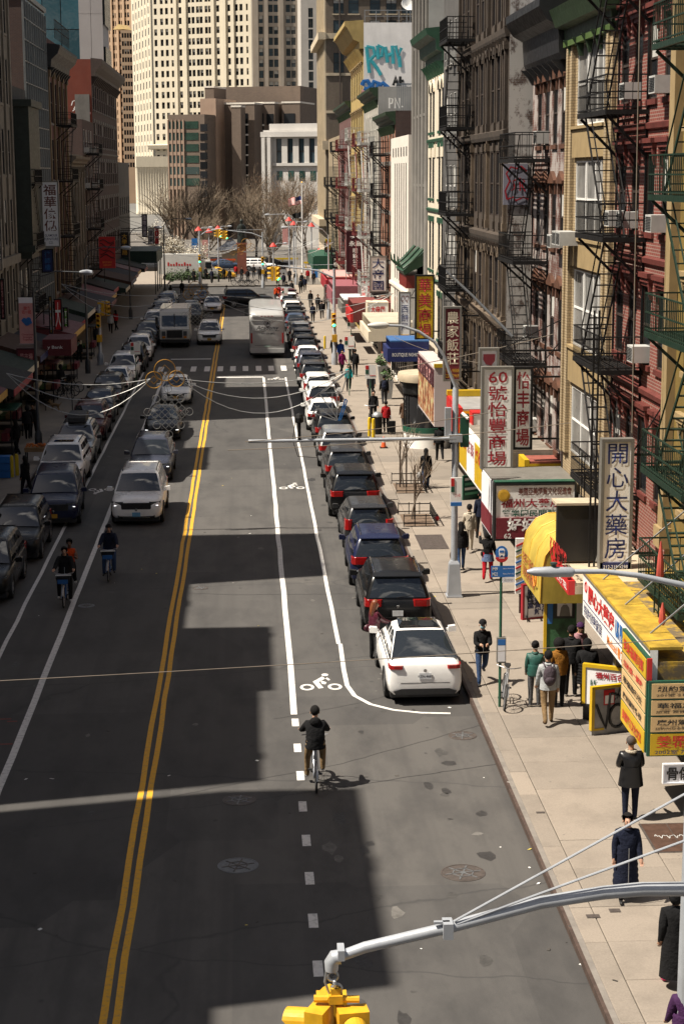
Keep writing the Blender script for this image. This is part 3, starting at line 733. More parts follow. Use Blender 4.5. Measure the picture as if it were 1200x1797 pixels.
r = building('grey_column_building', 'tall grey limestone building with engaged columns and bare stucco side', '-x', (9.8,97.8,0), 8.25, 28, GREYST,
    [(5,2.6),(8.8,2.6),(12.6,2.6),(16.4,2.6),(20.2,2.6),(23.6,2.2)], 4, 1.4, 2.6, 'grid', fm=BLKF, sill=GREYST, side=STUCCO, seed=15, blinds=.1)
for k in range(5):
    y = 97.8+.3+k*1.9; b = MB(); b.lathe([(.24,4.4),(.24,4.9),(.17,5.0),(.15,25.0),(.2,25.1),(.18,25.3),(.3,25.9),(.34,26.3)], (9.78,y,0), 12); b.build('column', GREYST, r, True)
cornice(r, '-x', (9.8,97.8,0), 8.25, 26.3, [(0,0),(.7,0),(.75,.4),(1.1,.6),(1.2,1.1),(0,1.2)], fmat('red_brown_soffit',(.24,.08,.05),.7), 12)
cornice(r, '-x', (9.8,97.8,0), 8.25, 27.5, [(0,0),(1.25,0),(1.3,.25),(0,.3)], GREENT)
# pagoda-roofed bay on its first floor
b = MB(); b.prism([(9.75,8.3),(8.6,7.75),(8.5,7.95),(9.75,9.1)], 'y', 98.2, 103.0); pg = b.build('pagoda_eave', fmat('green_glazed_tile',(.03,.09,.045),.4,0,.2,3,.2), r)
for y in (98.2,100.6,103.0):
    MB().tube([(9.6,y,9.15),(9.0,y,8.5),(8.5,y,8.1),(8.25,y,8.4),(8.2,y,8.8)], [.1,.09,.09,.07,.03], 6).build('curved_ridge', MATS['green_glazed_tile'], pg)
MB().box(8.7,9.75,98.4,102.8,7.0,7.7).build('red_fascia', fmat('red_lacquer',(.22,.02,.015),.45), pg)
r = building('white_strip_building', 'white concrete building with tall narrow strip windows', '-x', (9.5,106.1,0), 12.8, 15.4, WHITEC,
    [(6.6,7.2)], [1.7+1.55*k for k in range(6)], .62, 7.2, 'grid', fm=BLKF, seed=16, blinds=0, gm=GLASS, parapet=.8)
for k in range(6): MB().box(9.5-.02,9.5+.01,106.1+1.0+k*1.9,106.1+1.5+k*1.9,14.2,14.75).build('vent_slot', BLKF, r)
for k in range(6):
    u = 1.7+1.55*k; MB().box(9.5-.012,9.5-.002,106.1+u-.3,106.1+u+.3,4.4,5.9).build('lower_window', GLASS, r)
cornice(r, '-x', (9.5,106.1,0), 12.8, 6.1, [(0,0),(.12,0),(.12,.18),(0,.2)], WHITEC, name='ledge')
r = building('orange_brick_building', 'orange brick building with fire escapes behind the white building', '-x', (9.8,119,0), 12.6, 17.2, ORBR,
    [5.2,8.5,11.8,14.6], 5, 1.0, 1.9, fm=GRNF, sill=GREYST, lintel=(GREYST,'flat'), side=DKBR, seed=17, ac=.1)
cornice(r, '-x', (9.8,119,0), 12.6, 16.3, CORN, GREENP, 10)
fire_escape(r, '-x', (9.8,119,0), 5, 8, [5,8.3,11.6,14.4], 1.1)
b = MB(); 
for k in range(26): b.box(9.95+k*.12,9.98+k*.12,119.5,119.53,17.2,18.9)
b.box(9.9,13.2,119.49,119.54,18.86,18.94); b.build('roof_fence', fmat('grey_blue_fence',(.16,.19,.22),.5,.3), r)
r = building('pale_fire_escape_building', 'pale building crowded with silver fire escapes', '-x', (9.6,131.7,0), 14.3, 19.3, fmat('pale_paint',(.50,.47,.40),.7,0,.15,1.5,.35),
    [5.2,8.6,12.0,15.4], 6, 1.0, 2.0, fm=OFFW, sill=GREYST, side=STUCCO, seed=18, ac=.2)
SILV = fmat('silver_fire_escape_paint',(.42,.42,.40),.5,.3,.1)
fire_escape(r, '-x', (9.6,131.7,0), 1.5, 5, [5.1,8.5,11.9,15.3], 1.2, SILV); fire_escape(r, '-x', (9.6,131.7,0), 8.5, 12, [5.1,8.5,11.9,15.3], 1.2, fmat('red_fire_escape_paint',(.16,.02,.02),.5))
cornice(r, '-x', (9.6,131.7,0), 14.3, 18.4, CORN, GREENP, 10)
GRAF = fmat('whitewashed_wall', (.84,.81,.78), .85, 0, .1, .7, .2)
r = building('ochre_cornice_building', 'building with golden cornice and a whitewashed graffiti side wall', '-x', (9.5,146.1,0), 17.5, 24.9, fmat('golden_ochre_stone',(.50,.36,.13),.7,0,.15,1.5,.3),
    [5.2,8.8,12.4,16.0,19.6], 7, 1.1, 2.1, fm=BLKF, sill=OCHRE, lintel=(OCHRE,'hood'), side=GRAF, seed=19)
GWALL = r
cornice(r, '-x', (9.5,146.1,0), 17.5, 22.9, [(0,0),(.3,0),(.35,.5),(.8,.7),(1.3,1.6),(1.5,1.75),(1.5,2.1),(0,2.2)], MATS['golden_ochre_stone'], 12, .25, (.7,1.0))
fire_escape(r, '-x', (9.5,146.1,0), 2, 6, [5.1,8.7,12.3,15.9], 1.2, SILV)
b = MB()
for k in range(9): b.bar((9.6+k*.9,146.3,24.9),(9.6+k*.9,146.3,25.9),.05)
b.bar((9.6,146.3,25.85),(16.9,146.3,25.85),.05); b.bar((9.6,146.3,25.4),(16.9,146.3,25.4),.04); b.build('roof_rail', GALV, r)
for k, (x, z, rr) in enumerate(((13.0,26.2,.55),(14.6,26.0,.45))):
    b = MB(); b.lathe([(.03,0),(rr*.6,.08),(rr,.25),(rr*.98,.27),(.02,.05)], n=14); o = b.build('satellite_dish', WHITEM, r, True); o.location = (x,147,z); o.rotation_euler = (math.radians(60),0,.3)
    MB().bar((x,147.1,24.4),(x,147.1,z),.06).build('dish_mast', GALV, r)
r = building('maroon_tenement', 'dark maroon tenement with red fire escapes near the square', '-x', (9.6,163.7,0), 22, 19.5, brick('maroon_brick',(.14,.035,.03),(.10,.028,.025),(.2,.15,.13)),
    [5.2,8.6,12.0,15.4], 8, 1.0, 2.0, fm=OFFW, sill=GREYST, seed=20, ac=.2)
fire_escape(r, '-x', (9.6,163.7,0), 2, 6, [5.1,8.5,11.9,15.3], 1.2, MATS['red_fire_escape_paint']); fire_escape(r, '-x', (9.6,163.7,0), 13, 17, [5.1,8.5,11.9,15.3], 1.2)
cornice(r, '-x', (9.6,163.7,0), 22, 18.7, CORN, GREENP, 12)
r = building('tan_corner_tenement', 'tan four-storey tenement just before the beige corner tower', '-x', (9.6,185.8,0), 24, 17, fmat('tan_paint',(.36,.28,.18),.8,0,.2,1,.35),
    [5.2,8.6,12.0], 9, 1.0, 2.0, fm=GRNF, sill=GREYST, seed=21, side=DKBR)
fire_escape(r, '-x', (9.6,185.8,0), 5, 9, [5.1,8.5,11.9], 1.2)
# beige corner tower: facade piers towards the street and a windowed end wall towards the camera
BT = thing('beige_corner_tower', 'tall beige stone corner tower with windowed end wall above the tenements', 'building')
xt, yt, hz = 9.4, 211.0, 52
b = MB(); ops = []; cols = [PY(q,305,211).x-9.4 for q in (586,612,649,677,704)]; zs_ = [PY(620,q,211).z for q in (24,71,-25,-72,-120,128)]
for u in cols:
    for z in zs_: ops.append((u,u+1.2,z,z+2.25))
wall_open(b, (xt,yt,0), '-y', 18, 0, hz, ops); b.build('end_wall', BEIGEB, BT)
for u in cols:
    for k, z in enumerate(zs_): put_window(BT, Vector((xt+u+.6,yt,z)), '-y', 1.2, 2.25, 'sash', BLKF, GLASSB, BEIGE, None, (k+int(u)) % 3 == 0)
b = MB(); ops = []
for k in range(8):
    for z in [4.6+3.15*q for q in range(13)]: ops.append((1.0+2.7*k,2.8+2.7*k,z,z+2.5))
wall_open(b, (xt,yt,0), '-x', 23, 0, hz, ops); b.build('street_wall', BEIGE, BT)
for o in ops: put_window(BT, Vector((xt,yt+(o[0]+o[1])/2,o[2])), '-x', 1.8, 2.5, 'sash', BLKF, GLASS)
for k in range(9):
    y = yt+.55+2.7*k
    MB().box(xt-.16,xt+.01,y-.2 if k else y-.54,y+.2,8,hz-.2).build('pier', BEIGE, BT)
MB().box(xt-.46,xt+18,yt-.3,yt+.01,15.9,16.9).build('belt_course', BEIGE, BT); MB().box(xt-.9,xt-.001,yt-.5,yt+23,7.2,8.0).build('belt_course', BEIGE, BT)
MB().box(xt-.9,xt-.001,yt-.5,yt+23,28.2,29).build('belt_course', BEIGE, BT); MB().box(xt-.47,xt+18,yt-.32,yt+.01,28.3,28.9).build('belt_course', BEIGE, BT)
for z in (21,25.2,33.6,37.9): MB().box(xt-.02,xt+18,yt-.1,yt+.01,z-1.0,z-.7).build('belt_course', BEIGE, BT)
MB().box(xt+.01,xt+18,yt+.02,yt+23,hz-.6,hz-.3).build('roof', MATS['roof_felt'], BT)
b = MB(); b.box(xt+11.5,xt+11.56,yt-1.1,yt-.02,29.0,29.1)
fire_escape(BT, '-y', (xt,yt,0), 7.3, 12.2, [25.3,29.6,33.9], 1.1, BLACKM)
MB().tube([(xt+1.6,yt-.15,5),(xt+1.6,yt-.15,50)],.09,6).build('drain_pipe', BRNF, BT)
# ================================================================ left-hand row (faces +x, in shade)
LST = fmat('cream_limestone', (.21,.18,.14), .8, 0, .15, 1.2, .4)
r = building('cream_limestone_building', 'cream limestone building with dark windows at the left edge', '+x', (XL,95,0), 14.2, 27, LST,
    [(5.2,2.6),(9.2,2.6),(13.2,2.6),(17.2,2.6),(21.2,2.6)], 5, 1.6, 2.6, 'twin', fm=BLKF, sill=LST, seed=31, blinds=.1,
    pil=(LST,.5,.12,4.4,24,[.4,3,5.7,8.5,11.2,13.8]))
cornice(r, '+x', (XL,95,0), 14.2, 25.4, CORN, fmat('dark_bronze_cornice',(.03,.03,.03),.5), 14)
MB().box(XL+.01,XL+.3,96,109,8.1,8.6).build('band_course', LST, r)
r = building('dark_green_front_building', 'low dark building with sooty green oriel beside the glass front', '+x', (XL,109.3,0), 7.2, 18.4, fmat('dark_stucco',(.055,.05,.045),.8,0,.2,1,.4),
    [5.2,9,12.8], 2, 1.7, 2.3, fm=BLKF, sill=GREENP, seed=32)
b = MB(); b.box(XL-.02,XL+.9,110.2,115.6,9.0,17.2); b.box(XL-.02,XL+1.1,110,115.8,17.2,17.6); b.box(XL-.02,XL+1.05,110.05,115.75,8.6,9.0); b.box(XL-.02,XL+.8,110.4,115.4,8.2,8.6); b.build('oriel', fmat('sooty_green_metal',(.035,.045,.035),.5,.2,.2), r)
fire_escape(r, '+x', (XL,109.3,0), 1.2, 5.2, [5.0,8.8,12.6], 1.1)
# glass curtain wall
gr = thing('glass_front_building', 'dark glass curtain-wall building between old fronts on the left', 'building')
b = MB(); b.box(XL-14,XL-.05,116.6,129.5,0,24.2); b.build('body', DKBR, gr)
STEELF = fmat('steel_mullion',(.22,.23,.23),.4,.6,.1); PANEL = glassm('grey_spandrel_glass',(.07,.08,.08),.12,.2)
for k in range(11):
    b = MB(); b.box(XL-.05,XL+.08,116.6+k*1.29-.045,116.6+k*1.29+.045,4.4,24); b.build('mullion', STEELF, gr)
pm = [MB().box(0,.02,.05,1.24,.04,1.28).mesh('panel', PANEL), MB().box(0,.02,.05,1.24,.04,1.28).mesh('panel', GLASSB)]
for j in range(15):
    MB().box(XL-.05,XL+.06,116.6,129.5,4.4+j*1.32-.035,4.4+j*1.32+.035).build('transom', STEELF, gr)
    for k in range(10): link('panel', pm[(j % 3 == 0) ^ (random.random() < .25)], gr, (XL-.03,116.6+k*1.29,4.4+j*1.32))
MB().box(XL-14,XL+.1,116.5,129.6,24.2,24.5).build('coping', STEELF, gr)
BRZ = fmat('ochre_bronze_pilaster',(.20,.135,.07),.6,.1,.2,2,.35)
r = building('pilastered_red_building', 'building with ochre pilasters, red spandrels and black cornice', '+x', (XL,129.7,0), 13.3, 22.6, brick('red_spandrel_brick',(.17,.05,.035),(.13,.04,.03),(.15,.11,.1)),
    [(4.8,2.9),(8.8,2.9),(12.8,2.9),(16.8,2.9)], 4, 2.2, 2.9, 'triple', fm=BLKF, sill=GREYST, seed=33, pil=(BRZ,.42,.14,4.4,20.4,[.4,3.5,6.65,9.8,12.9]), blinds=.05)
cornice(r, '+x', (XL,129.7,0), 13.3, 20.6, [(0,0),(.3,0),(.35,.5),(.8,.9),(.95,1.3),(.95,1.5),(0,1.6)], TARCLOTH, 9, .2, (.5,.6))
fire_escape(r, '+x', (XL,129.7,0), 4, 8.5, [4.7,8.7,12.7,16.7], 1.2)
b = MB()
for k in range(14): b.bar((XL+.5,131+k*.8,22.6),(XL+.5,131+k*.8,23.9),.04)
b.bar((XL+.5,131,23.9),(XL+.5,141.4,23.9),.05); b.bar((XL+.5,131,23.3),(XL+.5,141.4,23.3),.04); b.build('roof_rail', BLACKM, r)
r = building('cream_arcade_building', 'low cream building with fluted piers and arched windows on the left', '+x', (XL,143.1,0), 13, 14.8, LST,
    [(5.0,2.6,1.4,'sash',(LST,'arch')),(9.4,2.8)], 5, 1.4, 2.8, 'grid', fm=BLKF, sill=LST, seed=34, pil=(LST,.4,.12,4.4,13.4,[.3,2.7,5.2,7.7,10.2,12.6]))
cornice(r, '+x', (XL,143.1,0), 13, 13.8, CORN, LST, 12)
r = building('dark_brick_walkup', 'dark brick walk-up with fire escapes between cream and red buildings', '+x', (XL,156.2,0), 10.8, 17.8, DKBR,
    [5.2,8.6,12,15], 4, 1.1, 2.0, fm=OFFW, sill=GREYST, seed=35, ac=.3)
fire_escape(r, '+x', (XL,156.2,0), 2, 6, [5.1,8.5,11.9,14.9], 1.2)
RSIDE = fmat('red_painted_side_wall', (.22,.045,.022), .75, 0, .12, .5, .2)
r = building('red_side_wall_building', 'dark brick building with a bright red painted side wall', '+x', (XL,167.1,0), 32, 23.4, DKBR,
    [5.2,8.7,12.2,15.7,19.0], 12, 1.3, 2.2, fm=BLKF, sill=GREYST, lintel=(GREYST,'flat'), side=RSIDE, seed=36, ac=.08, depth=18)
LRED = r
cornice(r, '+x', (XL,167.1,0), 32, 21.9, [(0,0),(.3,0),(.35,.4),(.8,.8),(1.0,1.2),(1.0,1.5),(0,1.6)], fmat('brown_cornice',(.07,.045,.035),.6), 20, .3, (.6,.7))
cornice(r, '+x', (XL,167.1,0), 32, 15.0, BAND, GREYST, name='band_course')
MB().box(XL-7.5,XL-3.6,167.0,167.09,21.6,23.1).build('black_strip', TARCLOTH, r); MB().box(XL-1.5,XL-.2,166.9,167.095,14.2,20.3).build('whitewashed_patch', GREYST, r)
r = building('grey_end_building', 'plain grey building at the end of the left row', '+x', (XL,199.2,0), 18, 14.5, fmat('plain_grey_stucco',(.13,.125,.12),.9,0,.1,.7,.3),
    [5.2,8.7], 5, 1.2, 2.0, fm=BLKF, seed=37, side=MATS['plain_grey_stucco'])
# buildings left of the frame: they throw the shadows that lie across the road
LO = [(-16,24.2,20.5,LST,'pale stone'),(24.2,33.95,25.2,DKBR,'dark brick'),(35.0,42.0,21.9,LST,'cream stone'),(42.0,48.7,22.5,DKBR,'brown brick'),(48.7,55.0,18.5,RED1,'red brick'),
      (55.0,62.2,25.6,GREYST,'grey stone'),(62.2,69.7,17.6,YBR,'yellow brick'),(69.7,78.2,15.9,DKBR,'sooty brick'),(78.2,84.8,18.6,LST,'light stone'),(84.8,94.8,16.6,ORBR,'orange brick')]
for k, (y0, y1, h_, m, nm) in enumerate(LO):
    fl = [5.2+3.5*j for j in range(int((h_-7)/3.5)+1)]
    sb_ = building('shadow_casting_building', nm+' building just left of the frame, shading the road', '+x', (XL,y0+.005,0), y1-y0-.01, h_, m, fl, max(2,int((y1-y0)/2.4)), 1.1, 2.0, fm=BLKF, sill=GREYST, seed=50+k, blinds=.2, depth=3 if k == 1 else 14)  # the thin second block is shaped to let a sunlit strip through
    for q in range(3):      # unseen roof blocks, added to break up the straight shadow edges
        yy = y0+(y1-y0)*(.2+.3*q); MB().box(XL-.9-q*.4,XL-.35,yy,yy+.5+.3*(q == 1),h_-.5,h_+.25+.2*((k+q) % 3)).build('shadow_edge_block', m, sb_)
# ================================================================ far towers (windowed walls towards the camera)
def far_tower(name, label, Y, px0, px1, ptop, wm, colpx, rowpx, ww, wh, gm=GLASS, depth=30, pbase=470, sills=None, rib=None, ribm=None, capm=None, maxparts=300, blinds=0):
    """block at depth Y whose camera-facing wall carries a window grid; pixel columns/rows are turned into metres at that depth"""
    root = thing(name, label, 'building')
    x0, x1 = PY(px0,305,Y).x, PY(px1,305,Y).x; zt = PY((px0+px1)/2,ptop,Y).z
    b = MB(); ops = []
    for r_ in rowpx:
        for c in colpx:
            p = PY(c,305,Y).x-x0; z = PY((px0+px1)/2,r_,Y).z
            if z-wh > .5 and p-ww/2 > .05 and p+ww/2 < x1-x0-.05: ops.append((p-ww/2,p+ww/2,z-wh,z))
    wall_open(b, (x0,Y,0), '-y', x1-x0, 0, zt, ops, .45); b.build('front_wall', wm, root)
    b = MB(); D = Y+depth
    b.add([(x0,Y+.01,0),(x0,D,0),(x0,D,zt),(x0,Y+.01,zt),(x1,Y+.01,0),(x1,D,0),(x1,D,zt),(x1,Y+.01,zt)], [(0,1,2,3),(4,5,6,7),(1,2,6,5),(2,3,7,6)])
    b.build('body', wm, root)
    wmesh = {}
    rest = MB()
    for i, o in enumerate(ops):
        w_, h_ = o[1]-o[0], o[3]-o[2]; key = (round(w_,2), round(h_,2))
        bl = blinds and random.random() < blinds
        if i < maxparts:
            if (key, bl) not in wmesh:
                q = MB(); q.add([(-w_/2,.4,0),(w_/2,.4,0),(w_/2,.4,h_*.5),(-w_/2,.4,h_*.5)], [(0,1,2,3)]); q.mi = 2 if bl else 0
                q.add([(-w_/2,.4,h_*.5),(w_/2,.4,h_*.5),(w_/2,.4,h_),(-w_/2,.4,h_)], [(0,1,2,3)]); q.mi = 1
                q.box(-w_/2,w_/2,.34,.395,h_*.48,h_*.54); q.box(-w_/2,-w_/2+.1,.34,.395,0,h_); q.box(w_/2-.1,w_/2,.34,.395,0,h_)
                wmesh[(key, bl)] = q.mesh('window', [gm, sills or BLKF, BLIND])
            link('window', wmesh[(key, bl)], root, (x0+(o[0]+o[1])/2,Y,o[2]))
        else:
            c = x0+(o[0]+o[1])/2
            rest.add([(c-w_/2,Y+.4,o[2]),(c+w_/2,Y+.4,o[2]),(c+w_/2,Y+.4,o[3]),(c-w_/2,Y+.4,o[3])], [(0,1,2,3)])
    if rest.v: stuff(rest.build('more_windows', gm, root))
    if rib:
        for c in rib:
            X = PY(c,305,Y).x; d = .6; MB().box(X-.55,X+.55,Y-d,Y+.02,2,zt-.3).build('rib', ribm or wm, root)
    return root, x0, x1, zt
def askew(root, x0, x1, Y, turn):
    """the civic blocks stand askew to the street: turn a finished block about its front"""
    xc = (x0+x1)/2
    root.matrix_world = Matrix.Translation((xc,Y,0)) @ Matrix.Rotation(-math.radians(turn),4,'Z') @ Matrix.Diagonal((1/math.cos(math.radians(turn)),1,1,1)) @ Matrix.Translation((-xc,-Y,0))
    PINV[root.name] = root.matrix_world.inverted()
CREAMT = mat('cream_terracotta', (.62,.555,.43), .8, 0, .06, .12, .12)
rows = [-8+18.6*k for k in range(20)]
r, x0, x1, zt = far_tower('cream_skyscraper', 'huge cream stone skyscraper with rows of small windows', 620, 272, 444, -90, CREAMT,
    [277,288,297,307,321,337,344,352,358,367,373,387,406,419,427,438], rows, 1.0, 2.1, rib=[313,330,379,399,413,443], blinds=.35, pbase=470)
cornice(r, '-y', (x0-2,620,0), x1-x0+3, PY(300,262,620).z, [(0,0),(1.2,.3),(1.6,1.5),(0,1.8)], CREAMT, name='belt_course')
# wing turning away on the left
askew(r, x0, x1, 620, 30)
A0, A1 = PY(238,305,668), PY(271,305,630)
hz = PY(250,-90,640).z
rt = Vector((A1.x-A0.x, A1.y-A0.y, 0)); Lw = rt.length; rt.normalize(); nn = Vector((rt.y,-rt.x,0))
wing = MB(); wing.add([(A0.x,A0.y,0),(A1.x,A1.y,0),(A1.x,A1.y,hz),(A0.x,A0.y,hz),(A0.x+9,700,0),(A0.x+9,700,hz)], [(0,1,2,3),(0,4,5,3)]); wing.build('wing_wall', CREAMT, r)
wm_ = MB(); wm_.box(-.75,.75,-.04,.2,0,2.3); wm_ = wm_.mesh('window', GLASS)
ang = math.atan2(rt.y, rt.x)
for k in range(6):
    s = Lw*(k+.6)/6.3
    for j, py in enumerate(rows):
        z = PY(255,py+2,637).z-2.3
        if z > 3: link('window', wm_, r, (A0.x+rt.x*s, A0.y+rt.y*s, z), (0,0,ang))
    MB().box(-.3,.3,-.12,.02,2,hz).build('rib', CREAMT, r, loc=(A0.x+rt.x*(s+3),A0.y+rt.y*(s+3),0), rot=(0,0,ang))
# colonnade at its foot
for k in range(12): MB().lathe([(1.0,0),(1.0,1),(.85,1.2),(.75,15),(1.0,15.6)], n=10).build('column', CREAMT, r, True, loc=(PY(243+k*4.6,305,612).x,612,0))
MB().box(PY(240,305,612).x,PY(300,305,612).x,611,613.2,15.6,19).build('entablature', CREAMT, r)
TANB = mat('tan_terracotta', (.46,.32,.21), .85, 0, .08, .15, .12)
r, x0, x1, zt = far_tower('tan_skyscraper', 'distant tan brick skyscraper behind the cream one', 860, 187, 239, -40, TANB, [195,200,206,211,217,222,228,233], [-20+14.2*k for k in range(22)], 1.0, 2.2, rib=[203,214,225], blinds=.15)
r2 = MB().prism([(PY(219,150,850).x,PY(219,52,850).z),(PY(238,150,850).x,PY(238,52,850).z),(PY(229,150,850).x,PY(229,43,850).z)], 'y', 850, 858).build('pyramid_cap', mat('gilded_roof',(.55,.40,.18),.5), r)
far_tower('gilded_turret_tower', 'slim tan tower with small gilded pyramid roof beside the cream skyscraper', 846, 219, 238, 53, TANB, [222,226.5,231,235.5], [58+14.2*k for k in range(17)], .9, 2.1, blinds=.15, depth=6)
askew(r, x0, x1, 860, 28)
GBT = mat('grey_beige_stone', (.33,.285,.235), .85, 0, .1, .15, .12)
far_tower('grey_beige_tower', 'grey beige stone tower with paired sash windows behind the brown block', 540, 446, 534, -60, GBT, [461,478,487,508,517], [8+19.3*k for k in range(14)]+[-11], 1.25, 2.1, gm=GLASSB, rib=[453,470,497,527], blinds=.35)
far_tower('pale_slab_tower', 'pale stone slab tower with a strip of windows left of the beige corner tower', 500, 530, 566, -60, mat('pale_stone_slab',(.44,.41,.37),.85,0,.08,.2,.1), [545,549], [14+18.6*k for k in range(14)], .62, 2.4, gm=GLASSB)
# brown brick court complex
BRN = brick('brown_court_brick', (.20,.148,.112), (.175,.13,.10), (.165,.122,.095), .4, .2, .25)
PINKP = mat('pink_concrete', (.32,.225,.165), .85, 0, .1, .4, .15)
TEAL = glassm('teal_glass', (.02,.05,.045), .08, .1)
r, x0, x1, zt = far_tower('brown_brick_block', 'big windowless brown brick court block in front of the towers', 400, 362, 527, 152, BRN, [], [], 1, 1)
Y_ = 386
askew(r, x0, x1, 400, 18)
TN = math.radians(18); CX = (x0+x1)/2
def sub(px0, px1, pt, y, d=12, nm='bay'):
    a, c = PY(px0,305,y).x, PY(px1,305,y).x; z = PY((px0+px1)/2,pt,y).z; w = (c-a)/math.cos(TN)/2
    o = MB().box(-w,w,0,d,0,z).build(nm, BRN, r, loc=((a+c)/2,y,0), rot=(0,0,-TN)); MB().box(-w-.1,w+.1,-.1,d,z,z+.35).build('coping', WHITEC, o); SUBS[nm+str(px0)] = ((a+c)/2, y)
SUBS = {}
sub(391,448,183,380); sub(408,424,188,376,3,'fin'); sub(448,483,182,384); sub(496,527,181,385,11); sub(362,378,154,389,8)
def pane(px, py, w, h, key, m=GLASS, fr=True):
    cx, y0 = SUBS[key] if key else (CX, 400); p = PY(px,py,y0); yf = y0-(p.x-cx)*math.tan(TN)
    o = MB().box(-w/2,w/2,-.10,.3,-h,0).build('window', m, r, loc=(p.x,yf,p.z), rot=(0,0,-TN))
    if fr: MB().box(-w/2-.15,w/2+.15,-.35,-.11,-h-.35,-h-.02).build('sill', WHITEC, o)
for k in range(9): pane(429,199+k*17.8,1.5,2.1,'bay391')
for k in range(8): pane(457,199+k*18,1.5,2.2,'bay448')
pane(474,200,1.5,2.2,'bay448',fr=False); pane(508,199,2.4,2.6,'bay496'); pane(489,192,3.2,10,None,fr=False)
for k in range(9):
    for px in (367,373): pane(px,196+k*17.3,.75,1.7,'bay362',TEAL,False)
    if k % 2 == 0: pane(385,196+k*17.3,1.8,1.6,None,TEAL,False)
r, x0, x1, zt = far_tower('banded_brown_wing', 'lower brown wing with bands of green glass and pink piers', 372, 297, 361, 201, BRN, [], [], 1, 1)
for k in range(6):
    zt_ = PY(330,213+k*20,372).z
    a, c = PY(326,305,372).x, PY(350,305,372).x
    MB().box(a,c,371.92,372.2,zt_-1.45,zt_).build('window', mat('green_tinted_glass',(.012,.038,.026),.15,0,.4,.6) if k in (0,1,2,3,5) else TEAL, r)
    for j in range(4):
        a = PY(298+j*7,305,372).x; MB().box(a,a+.62,371.9,372.2,zt_-1.5,zt_).build('window', TEAL, r)
    MB().box(PY(297,305,372).x,PY(324,305,372).x,371.8,372.1,zt_-2.2,zt_-1.52).build('spandrel', PINKP, r)
for j in range(5): a = PY(297+j*6.8,305,372).x; MB().box(a-.12,a+.12,371.7,372.05,0,zt-1).build('pier', PINKP, r)
for k in range(9): p = PY(358,218+k*16.5,372); MB().box(p.x-.7,p.x+.7,371.93,372.2,p.z-1.4,p.z).build('window', GLASS, r)
MB().box(PY(334,305,369).x,PY(362,305,369).x,378,390,0,PY(345,170,369).z).build('penthouse', PINKP, r)
askew(r, x0, x1, 372, 20)
# white courthouse
WST = mat('white_limestone', (.50,.48,.45), .85, 0, .07, .3, .1)
r, x0, x1, zt = far_tower('white_courthouse', 'low white limestone courthouse with tall slit windows', 330, 463, 575, 228, WST, [490,509.5,529,547,565], [243], 1.0, 4.6, gm=GLASSB)
MB().box(PY(470,305,332).x,PY(575,305,332).x,331,350,0,PY(520,217,332).z).build('attic', WST, r); MB().box(x0-.3,x1,329.4,330.02,zt-1.2,zt-.3).build('cornice', WST, r)
MB().box(x0,x1,329.6,330.02,PY(520,291,330).z,PY(520,286,330).z).build('belt_course', WST, r)
for px in (491,511,530,549): p = PY(px,300,330); MB().box(p.x-.5,p.x+.5,329.92,330.2,p.z-1.7,p.z).build('window', TEAL, r)
for px in (466,476): X = PY(px,305,329).x; MB().box(X-.3,X+.3,329,330.02,0,zt-1.3).build('pier', WST, r)
askew(r, x0, x1, 330, 22)
# glass tower top left
gt = thing('blue_glass_tower', 'blue glass tower with a pale stone flank above the left row', 'building')
Yg = 262; a, c, d = PY(20,305,Yg).x, PY(148,305,Yg).x, PY(193,305,Yg).x; zt = PY(90,-60,Yg).z
BLG = glassm('blue_curtain_glass', (.02,.075,.10), .04, .15, .8)
MB().box(a,c,Yg+.1,Yg+26,0,zt).build('core', DARKM, gt)
for i in range(4):
    for j in range(9):
        x = a+(c-a)*i/4; z = zt-4.3*(j+1)
        MB().box(x+.06,x+(c-a)/4-.06,Yg,Yg+.08,z+.06,z+4.24).build('glass_panel', BLG, gt)
PST = mat('pale_pinkish_stone', (.36,.335,.33), .7, 0, .06, .3)
for j in range(7):
    for i in range(2): MB().box(c+.03+i*(d-c)/2*.92,c+(i+1)*(d-c)/2*.92-.02,Yg-1.2,Yg+10,zt-6.6*(j+1)+.04,zt-6.6*j).build('stone_panel', PST, gt)
for j in range(4): MB().box(d-.35,d,Yg-.9,Yg+10,zt-11*(j+1)+3,zt-11*j).build('window_strip', GLASS, gt)
# ================================================================ vehicles
def carpaint(name, c, metal=.0, rough=.28):
    if name in MATS: return MATS[name]
    m, t, b = _new(name); MATS[name] = m
    col = _mix(t, c, mul(c, .80), _ramp(t, _noise(t, 1.6, 7, .7), [(.45,(0,0,0)),(.75,(.7,)*3)]))      # road dust film
    t.links.new(col, b.inputs['Base Color']); b.inputs['Metallic'].default_value = metal
    t.links.new(_ramp(t, _noise(t, 2.2, 5), [(.3,(rough-.06,)*3),(.8,(rough+.18,)*3)]), b.inputs['Roughness'])
    b.inputs['Coat Weight'].default_value = .5 if sum(c) > .5 else .12; b.inputs['Specular IOR Level'].default_value = .5 if sum(c) > .5 else .32; b.inputs['Coat Roughness'].default_value = .06
    return m
PAINT = {'white': carpaint('white_car_paint',(.88,.87,.85)), 'black': carpaint('black_car_paint',(.005,.005,.0055)), 'navy': carpaint('navy_car_paint',(.010,.014,.045)),
 'darkgrey': carpaint('dark_grey_car_paint',(.045,.045,.047),.4), 'silver': carpaint('silver_car_paint',(.33,.34,.35),.6), 'grey': carpaint('grey_car_paint',(.12,.12,.125),.5),
 'slate': carpaint('slate_car_paint',(.055,.06,.085),.4), 'maroon': carpaint('maroon_car_paint',(.07,.010,.012),.2), 'blue': carpaint('steel_blue_car_paint',(.06,.09,.15),.4), 'red': carpaint('red_car_paint',(.2,.012,.012))}
